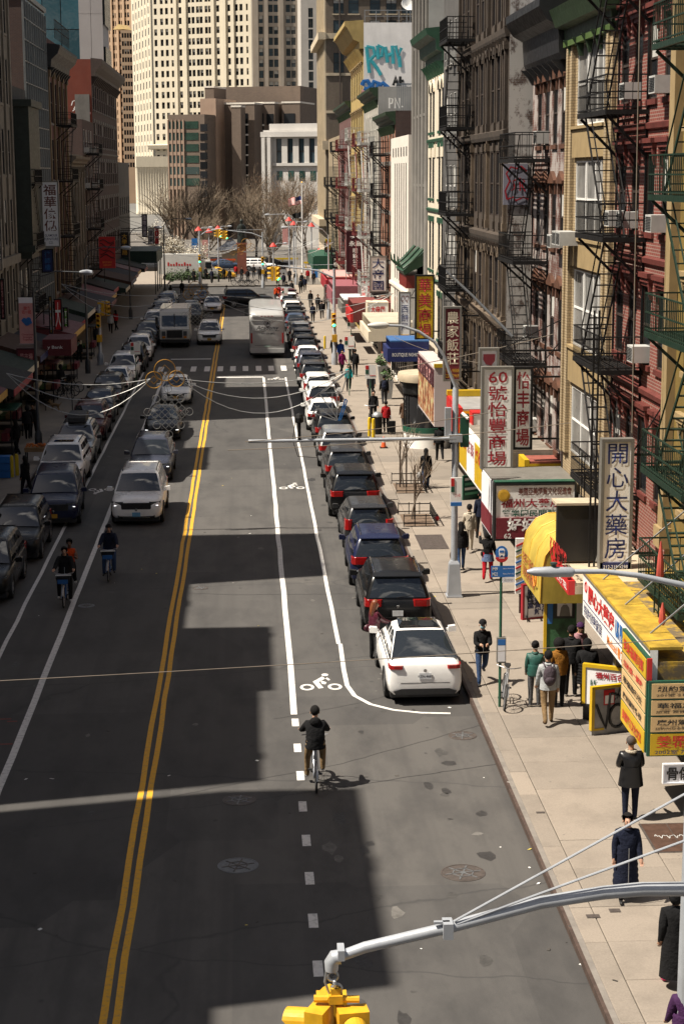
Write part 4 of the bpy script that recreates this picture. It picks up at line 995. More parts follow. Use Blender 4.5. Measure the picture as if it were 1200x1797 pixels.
RUB = mat('tyre_rubber',(.012,.012,.012),.85,0,.2,6); RIM = mat('alloy_rim',(.40,.40,.41),.35,.8,.1,5); PLAST = mat('black_plastic',(.014,.014,.015),.6,0,.2,4)
HEADL = mat('headlight_lens',(.10,.11,.12),.08,.2,.2,9); TAILL = mat('taillight_lens',(.28,.008,.008),.18,0,.2,9); AMBER = mat('amber_lens',(.6,.2,.01),.2)
LEDW = mat('running_light',(.9,.92,.95),.2,emit=((1,1,1),1.2)); CHROME = mat('chrome',(.6,.6,.6),.15,1,.05,5)
PLATEY = mat('yellow_plate',(.50,.26,.02),.5); PLATEW = mat('white_plate',(.62,.64,.66),.5); PLATEB = mat('blue_white_plate',(.15,.36,.55),.5); INK = mat('dark_ink',(.02,.02,.03),.6)
def crom(P, t):
    i = min(int(t), len(P)-2); f = t-i; p0, p1, p2, p3 = P[max(i-1,0)], P[i], P[i+1], P[min(i+2,len(P)-1)]
    return [.5*((2*b)+(c-a)*f+(2*a-5*b+4*c-d)*f*f+(3*b-a-3*c+d)*f**3) for a, b, c, d in zip(p0,p1,p2,p3)]
def loft_body(st, steps=3):
    """stations (y, halfwidth, zbottom, ztop, crown) -> smooth closed body shell"""
    b = MB(); rings = []; N = (len(st)-1)*steps
    for k in range(N+1):
        y, w, z0, z1, cr = crom(st, k/steps); h = z1-z0
        half = [(w*.55,z0),(w*.86,z0+.01),(w*.965,z0+.10*h+.02),(w,z0+.38*h),(w*.995,z0+.62*h),(w*.975,z0+.82*h),(w*.93,z0+.94*h),(w*.80,z1+cr*.15),(w*.45,z1+cr*.8)]
        ring = half+[(0,z1+cr)]+[(-x,z) for x, z in reversed(half)]
        rings.append([(x,y,z) for x, z in ring])
    n = len(rings[0]); vs = [v for r in rings for v in r]; fs = []
    for i in range(len(rings)-1):
        for k in range(n):
            a, c = i*n+k, i*n+(k+1) % n; fs.append((a,c,c+n,a+n))
    fs.append(tuple(range(n))); fs.append(tuple((len(rings)-1)*n+k for k in range(n-1,-1,-1)))
    return b.add(vs, fs)
CARS = {
 # name: stations, greenhouse(yb0,yb1,yt0,yt1,zb,zt,wb,wt), wheels(yr,yf,r), mirror y, taillight (z,h,style), rails, split
 'suv': dict(st=[(-2.40,.70,.45,.72,.0),(-2.36,.86,.34,.95,.01),(-2.22,.935,.28,1.02,.02),(-1.2,.96,.26,1.06,.02),(.4,.96,.26,1.05,.02),(1.15,.955,.26,1.03,.04),(1.85,.93,.28,.98,.05),(2.22,.88,.30,.90,.04),(2.36,.78,.34,.78,.02),(2.40,.60,.42,.66,0)],
   gh=(-2.30,1.20,-1.98,.28,1.00,1.68,.895,.67), wh=(-1.42,1.42,.36), tail=(.86,1.08,'wide'), rails=True),
 'bigsuv': dict(st=[(-2.50,.74,.48,.76,.0),(-2.46,.90,.36,1.0,.01),(-2.3,.975,.30,1.09,.02),(-1.2,.995,.28,1.13,.02),(.4,.995,.28,1.12,.02),(1.2,.99,.28,1.11,.04),(1.95,.97,.30,1.07,.05),(2.36,.92,.32,1.0,.04),(2.48,.84,.36,.86,.02),(2.52,.66,.44,.70,0)],
   gh=(-2.40,1.25,-2.12,.30,1.08,1.78,.93,.72), wh=(-1.48,1.5,.39), tail=(.92,1.12,'wide'), rails=True),
 'sedan': dict(st=[(-2.40,.66,.42,.70,.0),(-2.36,.82,.30,.93,.01),(-2.15,.89,.24,1.0,.02),(-1.3,.915,.22,1.0,.02),(.4,.915,.22,.96,.02),(1.1,.91,.22,.94,.05),(1.85,.88,.24,.86,.05),(2.22,.82,.27,.76,.04),(2.36,.72,.31,.66,.02),(2.40,.54,.38,.56,0)],
   gh=(-1.85,1.22,-1.05,.12,.92,1.45,.85,.60), wh=(-1.38,1.4,.33), tail=(.80,.96,'wide'), rails=False),
 'hatch': dict(st=[(-2.37,.68,.44,.72,.0),(-2.33,.86,.32,1.02,.01),(-2.16,.935,.26,1.12,.03),(-1.2,.96,.24,1.10,.02),(.4,.96,.24,1.04,.02),(1.1,.955,.24,1.0,.05),(1.85,.93,.26,.90,.06),(2.22,.87,.28,.80,.04),(2.35,.76,.32,.68,.02),(2.38,.58,.40,.58,0)],
   gh=(-2.12,1.32,-.80,.15,1.04,1.63,.87,.62), wh=(-1.44,1.45,.37), tail=(.96,1.05,'side'), rails=False),
 'wagon': dict(st=[(-2.28,.68,.45,.72,.0),(-2.24,.82,.32,.98,.01),(-2.1,.87,.26,1.02,.02),(-1.2,.89,.24,1.02,.02),(.4,.89,.24,1.0,.02),(1.2,.885,.24,.98,.05),(1.8,.86,.26,.90,.05),(2.1,.80,.29,.80,.04),(2.24,.70,.33,.70,.02),(2.28,.54,.40,.60,0)],
   gh=(-2.20,1.38,-1.95,.20,.96,1.58,.83,.62), wh=(-1.36,1.38,.33), tail=(.80,1.16,'tall'), rails=False),
}
CMESH = {}
def plate_curved(b, P, inset, off, bulge, nu=8, nv=5):
    """bowed glass: the quad as a grid that bulges outwards"""
    P = [Vector(p) for p in P]; n = (P[1]-P[0]).cross(P[3]-P[0]).normalized(); C = sum(P, Vector())/4
    P = [p+(C-p).normalized()*inset*1.4 for p in P]; vs = []
    for j in range(nv+1):
        for i in range(nu+1):
            u, v = i/nu, j/nv; q = P[0]*(1-u)*(1-v)+P[1]*u*(1-v)+P[2]*u*v+P[3]*(1-u)*v
            vs.append(q+n*(off+bulge*(1-(2*u-1)**2)*(1-.6*(2*v-1)**2)))
    b.add(vs, [(j*(nu+1)+i,j*(nu+1)+i+1,(j+1)*(nu+1)+i+1,(j+1)*(nu+1)+i) for j in range(nv) for i in range(nu)])
def plate_on(b, P, inset, off=.006):
    """quad panel P (4 corners, ccw from outside) shrunk by inset and lifted off its plane"""
    P = [Vector(p) for p in P]; c = sum(P, Vector())/4; n = (P[1]-P[0]).cross(P[3]-P[0]).normalized()
    Q = []
    for i, p in enumerate(P):
        u = (P[(i+1) % 4]-p).normalized(); v = (P[i-1]-p).normalized(); q = p+(u+v)*inset
        Q += [q+v*.07+n*off, q+(u+v)*.02+n*off, q+u*.07+n*off]
    b.add([q for q in Q]+[q-n*(off+.02) for q in Q], [tuple(range(12))]+[(i,(i+1) % 12,(i+1) % 12+12,i+12) for i in range(12)])
def car_meshes(kind):
    if kind in CMESH: return CMESH[kind]
    C = CARS[kind]; st = C['st']; D = {}
    D['body'] = loft_body(st).mesh('body', PAINT['white'], 'all')
    yb0,yb1,yt0,yt1,zb,zt,wb,wt = C['gh']
    # cabin: rounded frustum with crowned roof
    b = MB(); rings = []
    for t, ins in ((0,0),(.35,.012),(.7,.008),(.92,0.0),(1.0,.05)):
        y0, y1, w, z = yb0+(yt0-yb0)*t, yb1+(yt1-yb1)*t, wb+(wt-wb)*t, zb+(zt-zb)*t
        if t == 1.0: y0 += .06; y1 -= .06; w -= .06; z += .015
        else: y0 -= ins; y1 += ins; w += ins*1.5
        rc = .12 if kind != 'hatch' else .2; ring = []
        for cx, cy, a0 in ((w-rc,y1-rc,0),(-w+rc,y1-rc,90),(-w+rc,y0+rc,180),(w-rc,y0+rc,270)):
            for k in range(4): a = math.radians(a0+30*k); ring.append((cx+rc*math.cos(a),cy+rc*math.sin(a),z))
        rings.append(ring)
    n = 16; vs = [v for r in rings for v in r]; fs = []
    for i in range(4):
        for k in range(n): a, c = i*n+k, i*n+(k+1) % n; fs.append((a,c,c+n,a+n))
    cx0, cx1 = yt0+.3, yt1-.3
    base = len(vs); 
    ring2 = [(x*.55,((y-(yt0+yt1)/2)*.7+(yt0+yt1)/2),zt+.045) for x, y, z in rings[-1]]; vs += ring2
    for k in range(n): a, c = 4*n+k, 4*n+(k+1) % n; fs.append((a,c,base+(k+1) % n,base+k))
    fs.append(tuple(range(base,base+n)))
    D['cabin'] = b.add(vs, fs).mesh('cabin', PAINT['white'], 'all')
    Bq = lambda y, s, t: Vector((s*(wb+(wt-wb)*t), y, zb+(zt-zb)*t))
    lo, hi = .06, .93
    fy = lambda t: yb1+(yt1-yb1)*t; ry = lambda t: yb0+(yt0-yb0)*t
    b = MB(); plate_curved(b, [Bq(fy(lo),1,lo), Bq(fy(lo),-1,lo), Bq(fy(hi),-1,hi), Bq(fy(hi),1,hi)], .05, .014, .06); D['windscreen'] = b.mesh('windscreen', CARGLASS, 'all')
    b = MB(); plate_curved(b, [Bq(ry(lo),-1,lo), Bq(ry(lo),1,lo), Bq(ry(hi),1,hi), Bq(ry(hi),-1,hi)], .07 if kind != 'hatch' else .02, .014, .04); D['rear_window'] = b.mesh('rear_window', CARGLASS, 'all')
    D['side'] = []
    ys = [ry(lo), (yb0*.45+yb1*.0)-.35*0, .0, fy(lo)]
    mid0, mid1 = yt0+(yt1-yt0)*.36, yt0+(yt1-yt0)*.86-.12
    segs = [(ry(lo)+.10, ry(hi)+.10, mid0-.03-.12, mid0-.03), (mid0+.03-.12, mid0+.03, mid1-.03, mid1-.03), (mid1+.03, mid1+.03, fy(lo)-.16, fy(hi)-.06)]
    if kind == 'sedan': segs = segs[1:] + [(ry(lo)+.55, ry(hi)+.10, mid0-.15, mid0-.03)]
    for s in (-1, 1):
        for a0, a1, c0, c1 in segs:
            b = MB(); Q = [Bq(a0,s,lo+.02), Bq(c0,s,lo+.02), Bq(c1,s,hi-.03), Bq(a1,s,hi-.03)]
            plate_on(b, Q if s > 0 else Q[::-1], .015, .014); D['side'].append(b.mesh('side_window', CARGLASS))
    # lights follow the body ends
    def surf(y, z):      # half width of the body at (y, z)
        for k in range(len(st)-1):
            if st[k][0] <= y <= st[k+1][0]:
                f = (y-st[k][0])/(st[k+1][0]-st[k][0]); return st[k][1]+(st[k+1][1]-st[k][1])*f
        return st[0][1]
    z0, z1, sty = C['tail']; L0, L1 = st[0][0], st[-1][0]
    D['tail'] = []
    for s in (-1, 1):
        b = MB(); w1 = surf(L0+.12,0)+.012; wi = w1-(.46 if sty == 'wide' else .22 if sty == 'tall' else .32)
        prof = [(wi,L0+.0),(w1-.12,L0+.005),(w1-.02,L0+.06),(w1+.008,L0+.20),(w1+.006,L0+.36)]
        vs = [(s*x,y-.02,z) for z in (z0,z1) for x, y in prof]+[(s*(x-.05),y+.08,z) for z in (z0,z1) for x, y in prof]
        m = len(prof); fs = [(i,i+1,m+i+1,m+i) for i in range(m-1)]+[(2*m+i,3*m+i,3*m+i+1,2*m+i+1) for i in range(m-1)]
        fs += [(m+i,m+i+1,3*m+i+1,3*m+i) for i in range(m-1)]+[(i,2*m+i,2*m+i+1,i+1) for i in range(m-1)]+[(0,m,3*m,2*m),(m-1,3*m-1,4*m-1,2*m-1)]
        D['tail'].append(b.add(vs,fs).mesh('taillight', TAILL))
    D['head'] = []
    zh = st[-3][3]-.02
    for s in (-1, 1):
        b = MB(); w1 = surf(L1-.2,0)+.0; prof = [(w1-.40,L1-.035),(w1-.16,L1-.09),(w1-.02,L1-.20),(w1+.012,L1-.40),(w1+.01,L1-.52)]
        m = len(prof); vs = [(s*x,y+.02,z) for z in (zh-.17,zh-.02) for x, y in prof]+[(s*(x-.08),y-.12,z) for z in (zh-.17,zh-.02) for x, y in prof]
        fs = [(i,i+1,m+i+1,m+i) for i in range(m-1)]+[(m+i,m+i+1,3*m+i+1,3*m+i) for i in range(m-1)]+[(i,2*m+i,2*m+i+1,i+1) for i in range(m-1)]+[(0,m,3*m,2*m),(m-1,3*m-1,4*m-1,2*m-1)]
        D['head'].append(b.add(vs,fs).mesh('headlight', HEADL))
    b = MB(); wg = surf(L1-.1,0)*.62
    for k in range(4): b.box(-wg,wg,L1-.10,L1+.012-.004*k,zh-.30+k*.055,zh-.265+k*.055)
    b.box(-wg-.02,wg+.02,L1-.12,L1-.002,zh-.32,zh-.06); b.box(-wg*1.25,-wg*.95,L1-.2,L1-.03,.34,.52); b.box(wg*.95,wg*1.25,L1-.2,L1-.03,.34,.52)
    D['grille'] = b.mesh('grille', PLAST)
    b = MB(); b.box(-surf(L1-.1,0)*.8,surf(L1-.1,0)*.8,L1-.2,L1-.012,.36,.47); D['front_intake'] = b.mesh('front_intake', PLAST)
    b = MB(); b.prism([(-.74,.30),(.74,.30),(.80,.38),(.60,.45),(-.60,.45),(-.80,.38)], 'y', L0-.012, L0+.25); D['rear_bumper'] = b.mesh('rear_bumper', PLAST)
    b = MB(); b.box(-.86,.86,L0+.15,L1-.15,.19,.36); D['underbody'] = b.mesh('underbody', PLAST)
    zp = .72 if kind != 'hatch' else .78
    D['plate'] = MB().box(-.155,.155,-.012,.0,-.08,.08).mesh('number_plate', PLATEW)
    D['platepos'] = ((0,L0-.004,zp), (0,L1+.014,.48))
    # wheels
    yr, yf, R = C['wh']; D['wheels'] = [(s*(surf(y,0)-.10),y,R,s) for y in (yr,yf) for s in (-1,1)]
    if ('tyre',R) not in CMESH:
        b = MB(); n = 20; pr = [(R*.62,-.11),(R*.95,-.115),(R,-.07),(R,.07),(R*.95,.115),(R*.62,.11)]; vs = []; fs = []
        for k in range(n):
            a = 2*math.pi*k/n; vs += [(x,r*math.cos(a),r*math.sin(a)) for r, x in pr]
        m = len(pr)
        for k in range(n):
            for i in range(m-1): fs.append((k*m+i,k*m+i+1,((k+1) % n)*m+i+1,((k+1) % n)*m+i))
        CMESH[('tyre',R)] = b.add(vs,fs).mesh('wheel', RUB, True)
        b = MB()
        for s in (-1,1):
            for k in range(5): a = 2*math.pi*k/5; b.bar((s*.10,0,0),(s*.085,R*.6*math.cos(a),R*.6*math.sin(a)),.07,.03,(s,0,0))
        for k in range(20):
            a, c = 2*math.pi*k/20, 2*math.pi*(k+1)/20
            for r0, r1, x in ((R*.55,R*.64,.105),): 
                for s in (-1,1): b.add([(s*x,r0*math.cos(a),r0*math.sin(a)),(s*x,r0*math.cos(c),r0*math.sin(c)),(s*x,r1*math.cos(c),r1*math.sin(c)),(s*x,r1*math.cos(a),r1*math.sin(a))],[(0,1,2,3)])
        CMESH[('rim',R)] = b.mesh('rim', RIM)
        b = MB(); n = 16
        pr = [(R+.055,-.02),(R+.055,.03),(R-.0,.03)]
        for k in range(n):
            a, c = math.pi*k/n-.12, math.pi*(k+1)/n-.12
            a, c = -.15+(math.pi+.3)*k/n, -.15+(math.pi+.3)*(k+1)/n
            P_ = lambda r, an, x: (x, r*math.cos(an), r*math.sin(an))
            b.add([P_(R+.06,a,.125),P_(R+.06,c,.125),P_(R-.02,c,.125),P_(R-.02,a,.125),P_(R+.06,a,.0),P_(R+.06,c,.0)],[(0,1,2,3),(0,1,5,4)])
        CMESH[('arch',R)] = b.mesh('wheel_arch', PLAST)
    # mirrors
    ym = yb1-.42
    D['mirror'] = []
    for s in (-1,1):
        b = MB(); x = s*(wb+.045); b.bar((x,ym,zb+.10),(s*(wb+.16),ym+.02,zb+.13),.05,.06)
        vs = [(s*(wb+q),ym+yy,zb+zz) for q, zz in ((.08,.04),(.29,.05),(.30,.17),(.27,.21),(.09,.19)) for yy in (-.07,.09)]
        fs = [(0,2,4,6,8),(9,7,5,3,1)]+[(2*i,2*i+1,(2*i+3) % 10,(2*i+2) % 10) for i in range(5)]
        b.add(vs,fs); D['mirror'].append(b.mesh('wing_mirror', PAINT['white'], True))
    D['rail'] = []
    for s in (-1,1):
        x = s*(wt-.06); b = MB(); b.tube([(x,yt0+.15,zt+.02),(x,yt0+.3,zt+.075),(x,yt1-.35,zt+.085),(x,yt1-.12,zt+.03)],.022,6); D['rail'].append(b.mesh('roof_rail', CHROME, True))
    b = MB(); b.bar((-.02,ry(.1)-.03,zb+(zt-zb)*.12),(.42,ry(.22)-.03,zb+(zt-zb)*.2),.02); D['wiper'] = b.mesh('wiper', PLAST)
    b = MB(); b.prism([(yt0-.16,zt-.035),(yt0+.12,zt+.02),(yt0+.12,zt+.045),(yt0-.15,zt-.01)],'x',-wt+.03,wt-.03); D['spoiler'] = b.mesh('spoiler', PAINT['white'])
    b = MB(); b.lathe([(.045,0),(.045,.012),(.03,.014)], n=14); D['badge'] = b.mesh('badge', CHROME)
    # seam lines: tailgate shut line and beltline chrome
    b = MB(); zz = .60; b.box(-.62,.62,L0-.004,L0+.05,zz-.006,zz+.006)
    for s in (-1,1): b.bar((s*(wb+.022),ry(0)+.2,zb+.03),(s*(wb+.022),fy(0)-.25,zb+.03),.012,.02)
    D['trim'] = b.mesh('trim', CHROME if kind in ('bigsuv',) else PLAST)
    D['geom'] = (yb0,yb1,yt0,yt1,zb,zt,wb,wt,L0,L1)
    CMESH[kind] = D; return D
def ob(name, me, par, m=None, **kw):
    o = link(name, me, par, **kw)
    if m is not None: o.material_slots[0].link = 'OBJECT'; o.material_slots[0].material = m
    return o
def car(kind, color, loc, rz, label, group, name='parked_car', cat='car', plate=None, rails=None, front=True, back=True, detail=2, railm=None, led=False, tint=None):
    D = car_meshes(kind); t = thing(name, label, cat, loc, rz, group); pm = PAINT[color]
    ob('body', D['body'], t, pm); ob('cabin', D['cabin'], t, pm)
    ob('windscreen', D['windscreen'], t); ob('rear_window', D['rear_window'], t)
    for m in D['side']: ob('side_window', m, t)
    for m in D['tail']: ob('taillight', m, t)
    for i, m in enumerate(D['head']):
        h = ob('headlight', m, t)
    ob('grille', D['grille'], t); ob('front_intake', D['front_intake'], t); ob('rear_bumper', D['rear_bumper'], t); ob('underbody', D['underbody'], t)
    for m in D['mirror']: ob('wing_mirror', m, t, pm if color != 'silver' else PLAST)
    for x, y, R, s in D['wheels']:
        w = link('wheel', CMESH[('tyre',R)], t, (x,y,R)); link('rim', CMESH[('rim',R)], w); link('wheel_arch', CMESH[('arch',R)], t, (x-(.0 if s > 0 else 0),y,R), None, (s,1,1))
    pr, pf = D['platepos']; pl = plate or PLATEY
    ob('number_plate', D['plate'], t, pl, loc=pr); ob('number_plate', D['plate'], t, pl, loc=pf)
    if (CARS[kind]['rails'] if rails is None else rails):
        for m in D['rail']: ob('roof_rail', m, t, railm)
    if kind not in ('sedan','hatch'): ob('spoiler', D['spoiler'], t, pm)
    if kind in ('suv','bigsuv','wagon'): ob('wiper', D['wiper'], t)
    ob('trim', D['trim'], t)
    g = D['geom']
    o = ob('badge', D['badge'], t, loc=(0,g[8]-.002,.92 if kind != 'sedan' else .88), rot=(math.pi/2,0,0)); ob('badge', D['badge'], t, loc=(0,g[9]+.012,.66), rot=(-math.pi/2,0,0))
    if led:
        zl = CARS[kind]['st'][-3][3]-.19
        for s in (-1,1): MB().box(s*.70-.13,s*.70+.13,g[9]-.14,g[9]-.035,zl,zl+.022).build('running_light', LEDW, t)
    return t
GR = 'cars parked along the right kerb'; GL = 'cars parked along the left kerb'; GM = 'cars driving towards the camera'
def rear(px, py): p = G(px,py); return p          # ground point under the rear bumper
RP = [ # kind, colour, Y of rear bumper, X, label, rails
 ('hatch','white',43.4,4.33,'white hatchback with dark glass roof, nearest parked car at the right kerb',0),
 ('bigsuv','black',50.2,4.25,'black SUV parked right in front of the white glass-roofed hatchback',1),
 ('suv','navy',56.2,4.18,'dark navy SUV parked two ahead of the white glass-roofed hatchback',1),
 ('wagon','darkgrey',62.2,4.20,'dark grey wagon with tall pale taillights beside the second tree pit',0),
 ('bigsuv','black',68.2,4.10,'black SUV with striped roof reflections beside the near tree guard',0),
 ('suv','darkgrey',74.6,4.15,'dark grey hatchback SUV just before the silver one at the right kerb',0),
 ('suv','silver',80.4,4.12,'silver SUV parked beside the far tree guard',0),
 ('suv','black',86.2,4.15,'black car under the camera arm, just before the white sedan',0),
 ('sedan','white',92.3,3.95,'white sedan with red taillights next to the yellow bollards',0),
 ('suv','white',98.4,4.1,'white SUV with yellow plate ahead of the white sedan',0),
 ('wagon','white',104.3,4.1,'white compact third of the three white cars at the right kerb',0),
 ('suv','darkgrey',110.2,4.1,'dark grey car right before the row of white cars on the right',0),
 ('suv','slate',116.2,4.15,'slate SUV at the right kerb level with the zebra crossing',0),
 ('sedan','white',122.4,4.15,'white sedan at the right kerb beyond the zebra crossing',0),
 ('suv','black',128.2,4.15,'black SUV at the right kerb beside the rear of the coach',0),
 ('suv','darkgrey',134.2,4.15,'dark SUV at the right kerb beside the coach flank',0),
 ('suv','silver',140.3,4.15,'silver SUV at the right kerb beside the front half of the coach',0),
 ('sedan','black',146.2,4.15,'black sedan at the right kerb just past the coach nose',0),
 ('sedan','blue',152.1,4.15,'blue grey sedan with glowing red taillights far along the right kerb',0),
 ('suv','black',158.2,4.15,'black SUV ahead of the blue grey sedan on the right',0),
 ('suv','white',164.2,4.15,'white SUV far along the right kerb',0),
 ('sedan','darkgrey',170.2,4.15,'dark sedan far along the right kerb near the junction',0),
 ('suv','white',176.0,4.15,'white van-like SUV near the far right junction',0),
 ('suv','maroon',182.0,4.15,'maroon SUV near the far right junction',0),
 ('sedan','silver',188.0,4.15,'silver sedan last in the far right row',0)]
for i, (k, c, y, x, lab, rl_) in enumerate(RP):
    L0 = CARS[k]['st'][0][0]
    t = car(k, c, (x,y-L0,0), random.uniform(-.012,.012), lab, GR, plate=PLATEW if i in (0,3) else PLATEY if i != 1 else PLATEW, rails=bool(rl_), railm=CHROME)
    if i == 0:      # glass roof, plate lettering
        g = CMESH['hatch']['geom']; b = MB()
        b.add([(-.54,g[2]+.0,g[5]+.035),(.54,g[2]+.0,g[5]+.035),(.50,g[3]-.05,g[5]+.052),(-.50,g[3]-.05,g[5]+.052),(-.40,(g[2]+g[3])/2,g[5]+.078),(.40,(g[2]+g[3])/2,g[5]+.078)],[(0,1,5,4),(1,2,5),(2,3,4,5),(3,0,4)]).build('glass_roof', CARGLASS, t)
        me = font_mesh('KZN-4687', .085, .001); me.materials.append(INK); link('plate_lettering', me, t, (0,g[8]-.0185,.772), (math.pi/2,0,0))
LP = [('suv','black',55.0,-8.45,'black car cut off by the left edge of the picture',0),('suv','black',61.0,-8.2,'black SUV parked at the left kerb, partly cut off by the picture edge',0),
 ('bigsuv','navy',67.3,-7.55,'dark blue SUV pulling out with headlights on, in front of the white parked SUV',0),('bigsuv','white',75.2,-8.0,'white SUV with sunroof parked second behind the cyclists',1),
 ('suv','silver',82.2,-8.05,'silver SUV with black roof box at the left kerb',1),('suv','maroon',89.5,-8.1,'maroon SUV at the left kerb behind the roof-box car',1),
 ('wagon','darkgrey',96.3,-8.1,'dark grey hatchback behind the maroon SUV on the left',0),('suv','black',102.5,-8.1,'black SUV left of the lantern knots at the left kerb',0),
 ('sedan','white',109,-8.1,'white sedan at the left kerb before the white SUV',0),('suv','white',115.2,-8.05,'white SUV at the left kerb just before the zebra crossing',1),
 ('suv','black',121.4,-7.85,'black SUV on the left level with the zebra crossing',1),('suv','white',128.5,-7.8,'white SUV on the left just beyond the zebra crossing',0),
 ('sedan','darkgrey',134.5,-7.85,'dark sedan on the left beside the step van',0),('suv','black',140.3,-7.85,'black SUV on the left behind the step van nose',0),
 ('sedan','slate',146.4,-7.85,'slate sedan far along the left kerb',0),('suv','white',152.2,-7.85,'white SUV far along the left kerb',0),('sedan','black',158.3,-7.85,'black sedan far along the left kerb',0),
 ('suv','grey',164.2,-7.85,'grey SUV far along the left kerb',0),('sedan','white',170.1,-7.85,'white sedan far along the left kerb near the square',0),('suv','blue',176,-7.85,'blue SUV far along the left kerb near the square',0),('sedan','silver',182,-7.85,'silver sedan last in the far left row',0)]
for i, (k, c, y, x, lab, rl_) in enumerate(LP):
    L1 = CARS[k]['st'][-1][0]
    t = car(k, c, (x,y+L1,0), math.pi+(.05 if i == 2 else random.uniform(-.012,.012)), lab, GL, rails=bool(rl_), led=(i == 2), railm=PLAST)
    if i == 4:
        b = MB(); b.prism([(-1.5,1.75),(-1.45,2.02),(-1.2,2.12),(.1,2.10),(.32,1.95),(.36,1.75)],'x',-.42,.42); b.box(-.3,.3,-1.2,-1.1,1.67,1.76); b.box(-.3,.3,-.1,0,1.67,1.76); b.build('roof_box', PLAST, t)
    if i == 3: MB().box(-.42,.42,-.35,.15,1.822,1.836).build('sunroof', CARGLASS, t)
MV = [('bigsuv','white',67.4,-4.28,'white SUV with light bar headlights leading the traffic towards the camera',1,PLATEB,True),('suv','slate',77.2,-4.3,'slate SUV following the leading white SUV',1,PLATEY,True),
 ('sedan','black',89.6,-4.35,'black car with bright running lights under the silver knot ornament',0,PLATEY,True),('sedan','white',103.8,-4.2,'white sedan with dark grille under the golden rings ornament',0,PLATEY,False),
 ('suv','white',141,-2.98,'white SUV driving beside the step van',1,PLATEY,False),('sedan','white',173.5,-3.3,'white sedan coming from the far junction beside the centre line',0,PLATEY,False),
 ('suv','darkgrey',160.5,-4.9,'dark SUV behind the step van in the far queue',0,PLATEY,False),('sedan','grey',168,-5.2,'grey sedan in the far left queue near the junction',0,PLATEY,False),('sedan','black',183,-4.6,'black sedan turning at the far junction',0,PLATEY,False)]
for k, c, y, x, lab, rl_, pl_, led in MV:
    car(k, c, (x,y+CARS[k]['st'][-1][0],0), math.pi+random.uniform(-.01,.01), lab, GM, name='car', plate=pl_, rails=bool(rl_), led=led, railm=PLAST)
p = G(430,540); car('bigsuv','black',(p.x+.3,p.y+1,0), -math.pi/2+.06, 'long black SUV crossing the road sideways at the far junction', None, name='car', rails=False)
# ---------------------------------------------------------------- coach
def coach():
    p = G(469,629); t = thing('coach', 'silver grey coach seen from behind with script name on its rear', 'coach', (p.x+.02,p.y,0), 0)
    SIL = carpaint('coach_silver',(.42,.42,.41),.1,.35); w, L, h = 1.28, 12.5, 3.5
    b = MB(); rings = []
    for y, k, zt, zb in ((-.02,.93,3.05,.55),(.02,.985,3.15,.42),(.18,1,3.3,.38),(.7,1,3.47,.36),(3,1,3.5,.36),(11.8,1,3.5,.36),(12.4,.98,3.35,.38),(12.5,.93,3.1,.5)):
        W = w*k; half = [(W*.9,zb),(W,zb+.15),(W,zt-.55),(W*.985,zt-.2),(W*.9,zt-.05),(W*.6,zt+.0)]
        rings.append([(x,y,z) for x, z in half+[(-x,z) for x, z in reversed(half)]])
    n = 12; vs = [v for r in rings for v in r]; fs = [(i*n+k,i*n+(k+1) % n,(i+1)*n+(k+1) % n,(i+1)*n+k) for i in range(7) for k in range(n)]+[tuple(range(n)),tuple(range(8*n-1,7*n-1,-1))]
    b.add(vs,fs).build('body', SIL, t, True)
    b = MB(); b.prism([(-1.14,2.72),(1.14,2.72),(1.10,3.0),(-1.10,3.0)],'y',-.06,.05); b.build('rear_window', SIL, t)
    MB().box(-1.06,1.06,-.09,.02,3.02,3.13).build('brake_light_bar', carpaint('coach_white',(.6,.6,.58)), t)
    for x in (-.45,-.2,.05,.3): MB().box(x,x+.12,-.105,-.088,3.05,3.09).build('marker_light', TAILL, t)
    for s in (-1,1): MB().box(s*1.13-.055,s*1.13+.055,-.06,.03,1.1,1.85).build('taillight', TAILL, t)
    b = MB(); b.prism([(-1.22,.42),(1.22,.42),(1.24,.72),(-1.24,.72)],'y',-.16,.1); b.build('bumper', SIL, t)
    MB().box(-1.1,1.1,-.05,.2,.30,.42).build('underside', PLAST, t)
    MB().box(-.9,.9,-.045,.01,.95,.97).build('hatch_seam', PLAST, t); MB().box(-.9,.9,-.045,.01,2.0,2.02).build('hatch_seam', PLAST, t)
    MB().box(-.2,.2,-.05,.0,.86,1.04-.12).build('number_plate', mat('greenish_plate',(.35,.5,.42),.5), t)
    for s in (-1,1):
        MB().box(s*1.285-.006,s*1.285+.006,1.0,11.6,1.75,2.85).build('side_glazing', GLASS, t)
        for y in (3.0,10.0):
            wl = MB().tube([(s*.95,y,.5),(s*1.27,y,.5)],.5,18).build('wheel', RUB, t); MB().tube([(s*1.271,y,.5),(s*1.285,y,.5)],.3,14).build('rim', RIM, wl)
        MB().bar((s*1.2,12.3,2.9),(s*1.5,12.6,2.7),.05).box(s*1.5-.12,s*1.5+.12,12.5,12.65,2.1,2.7).build('wing_mirror', PLAST, t)
    me = font_mesh('Academy', .42, .004, .35); me.materials.append(INK); link('name_lettering', me, t, (0,-.048,2.22), (math.pi/2,0,0))
    me = font_mesh('1-800-555-2872', .17, .003); me.materials.append(INK); link('phone_lettering', me, t, (0,-.048,1.80), (math.pi/2,0,0))
    em = MB().torus((0,-.05,2.56),.21,.018,'Y',22,4).build('emblem', INK, t)
    for k in range(3): MB().bar((-.12+k*.07,-.05,2.45),(-.05+k*.07,-.05,2.66),.03,.006).build('emblem_stripe', INK, em)
    me = font_mesh('A', .24, .01); me.materials.append(INK); link('emblem_letter', me, em, (.06,-.052,2.555), (math.pi/2,0,0))
coach()
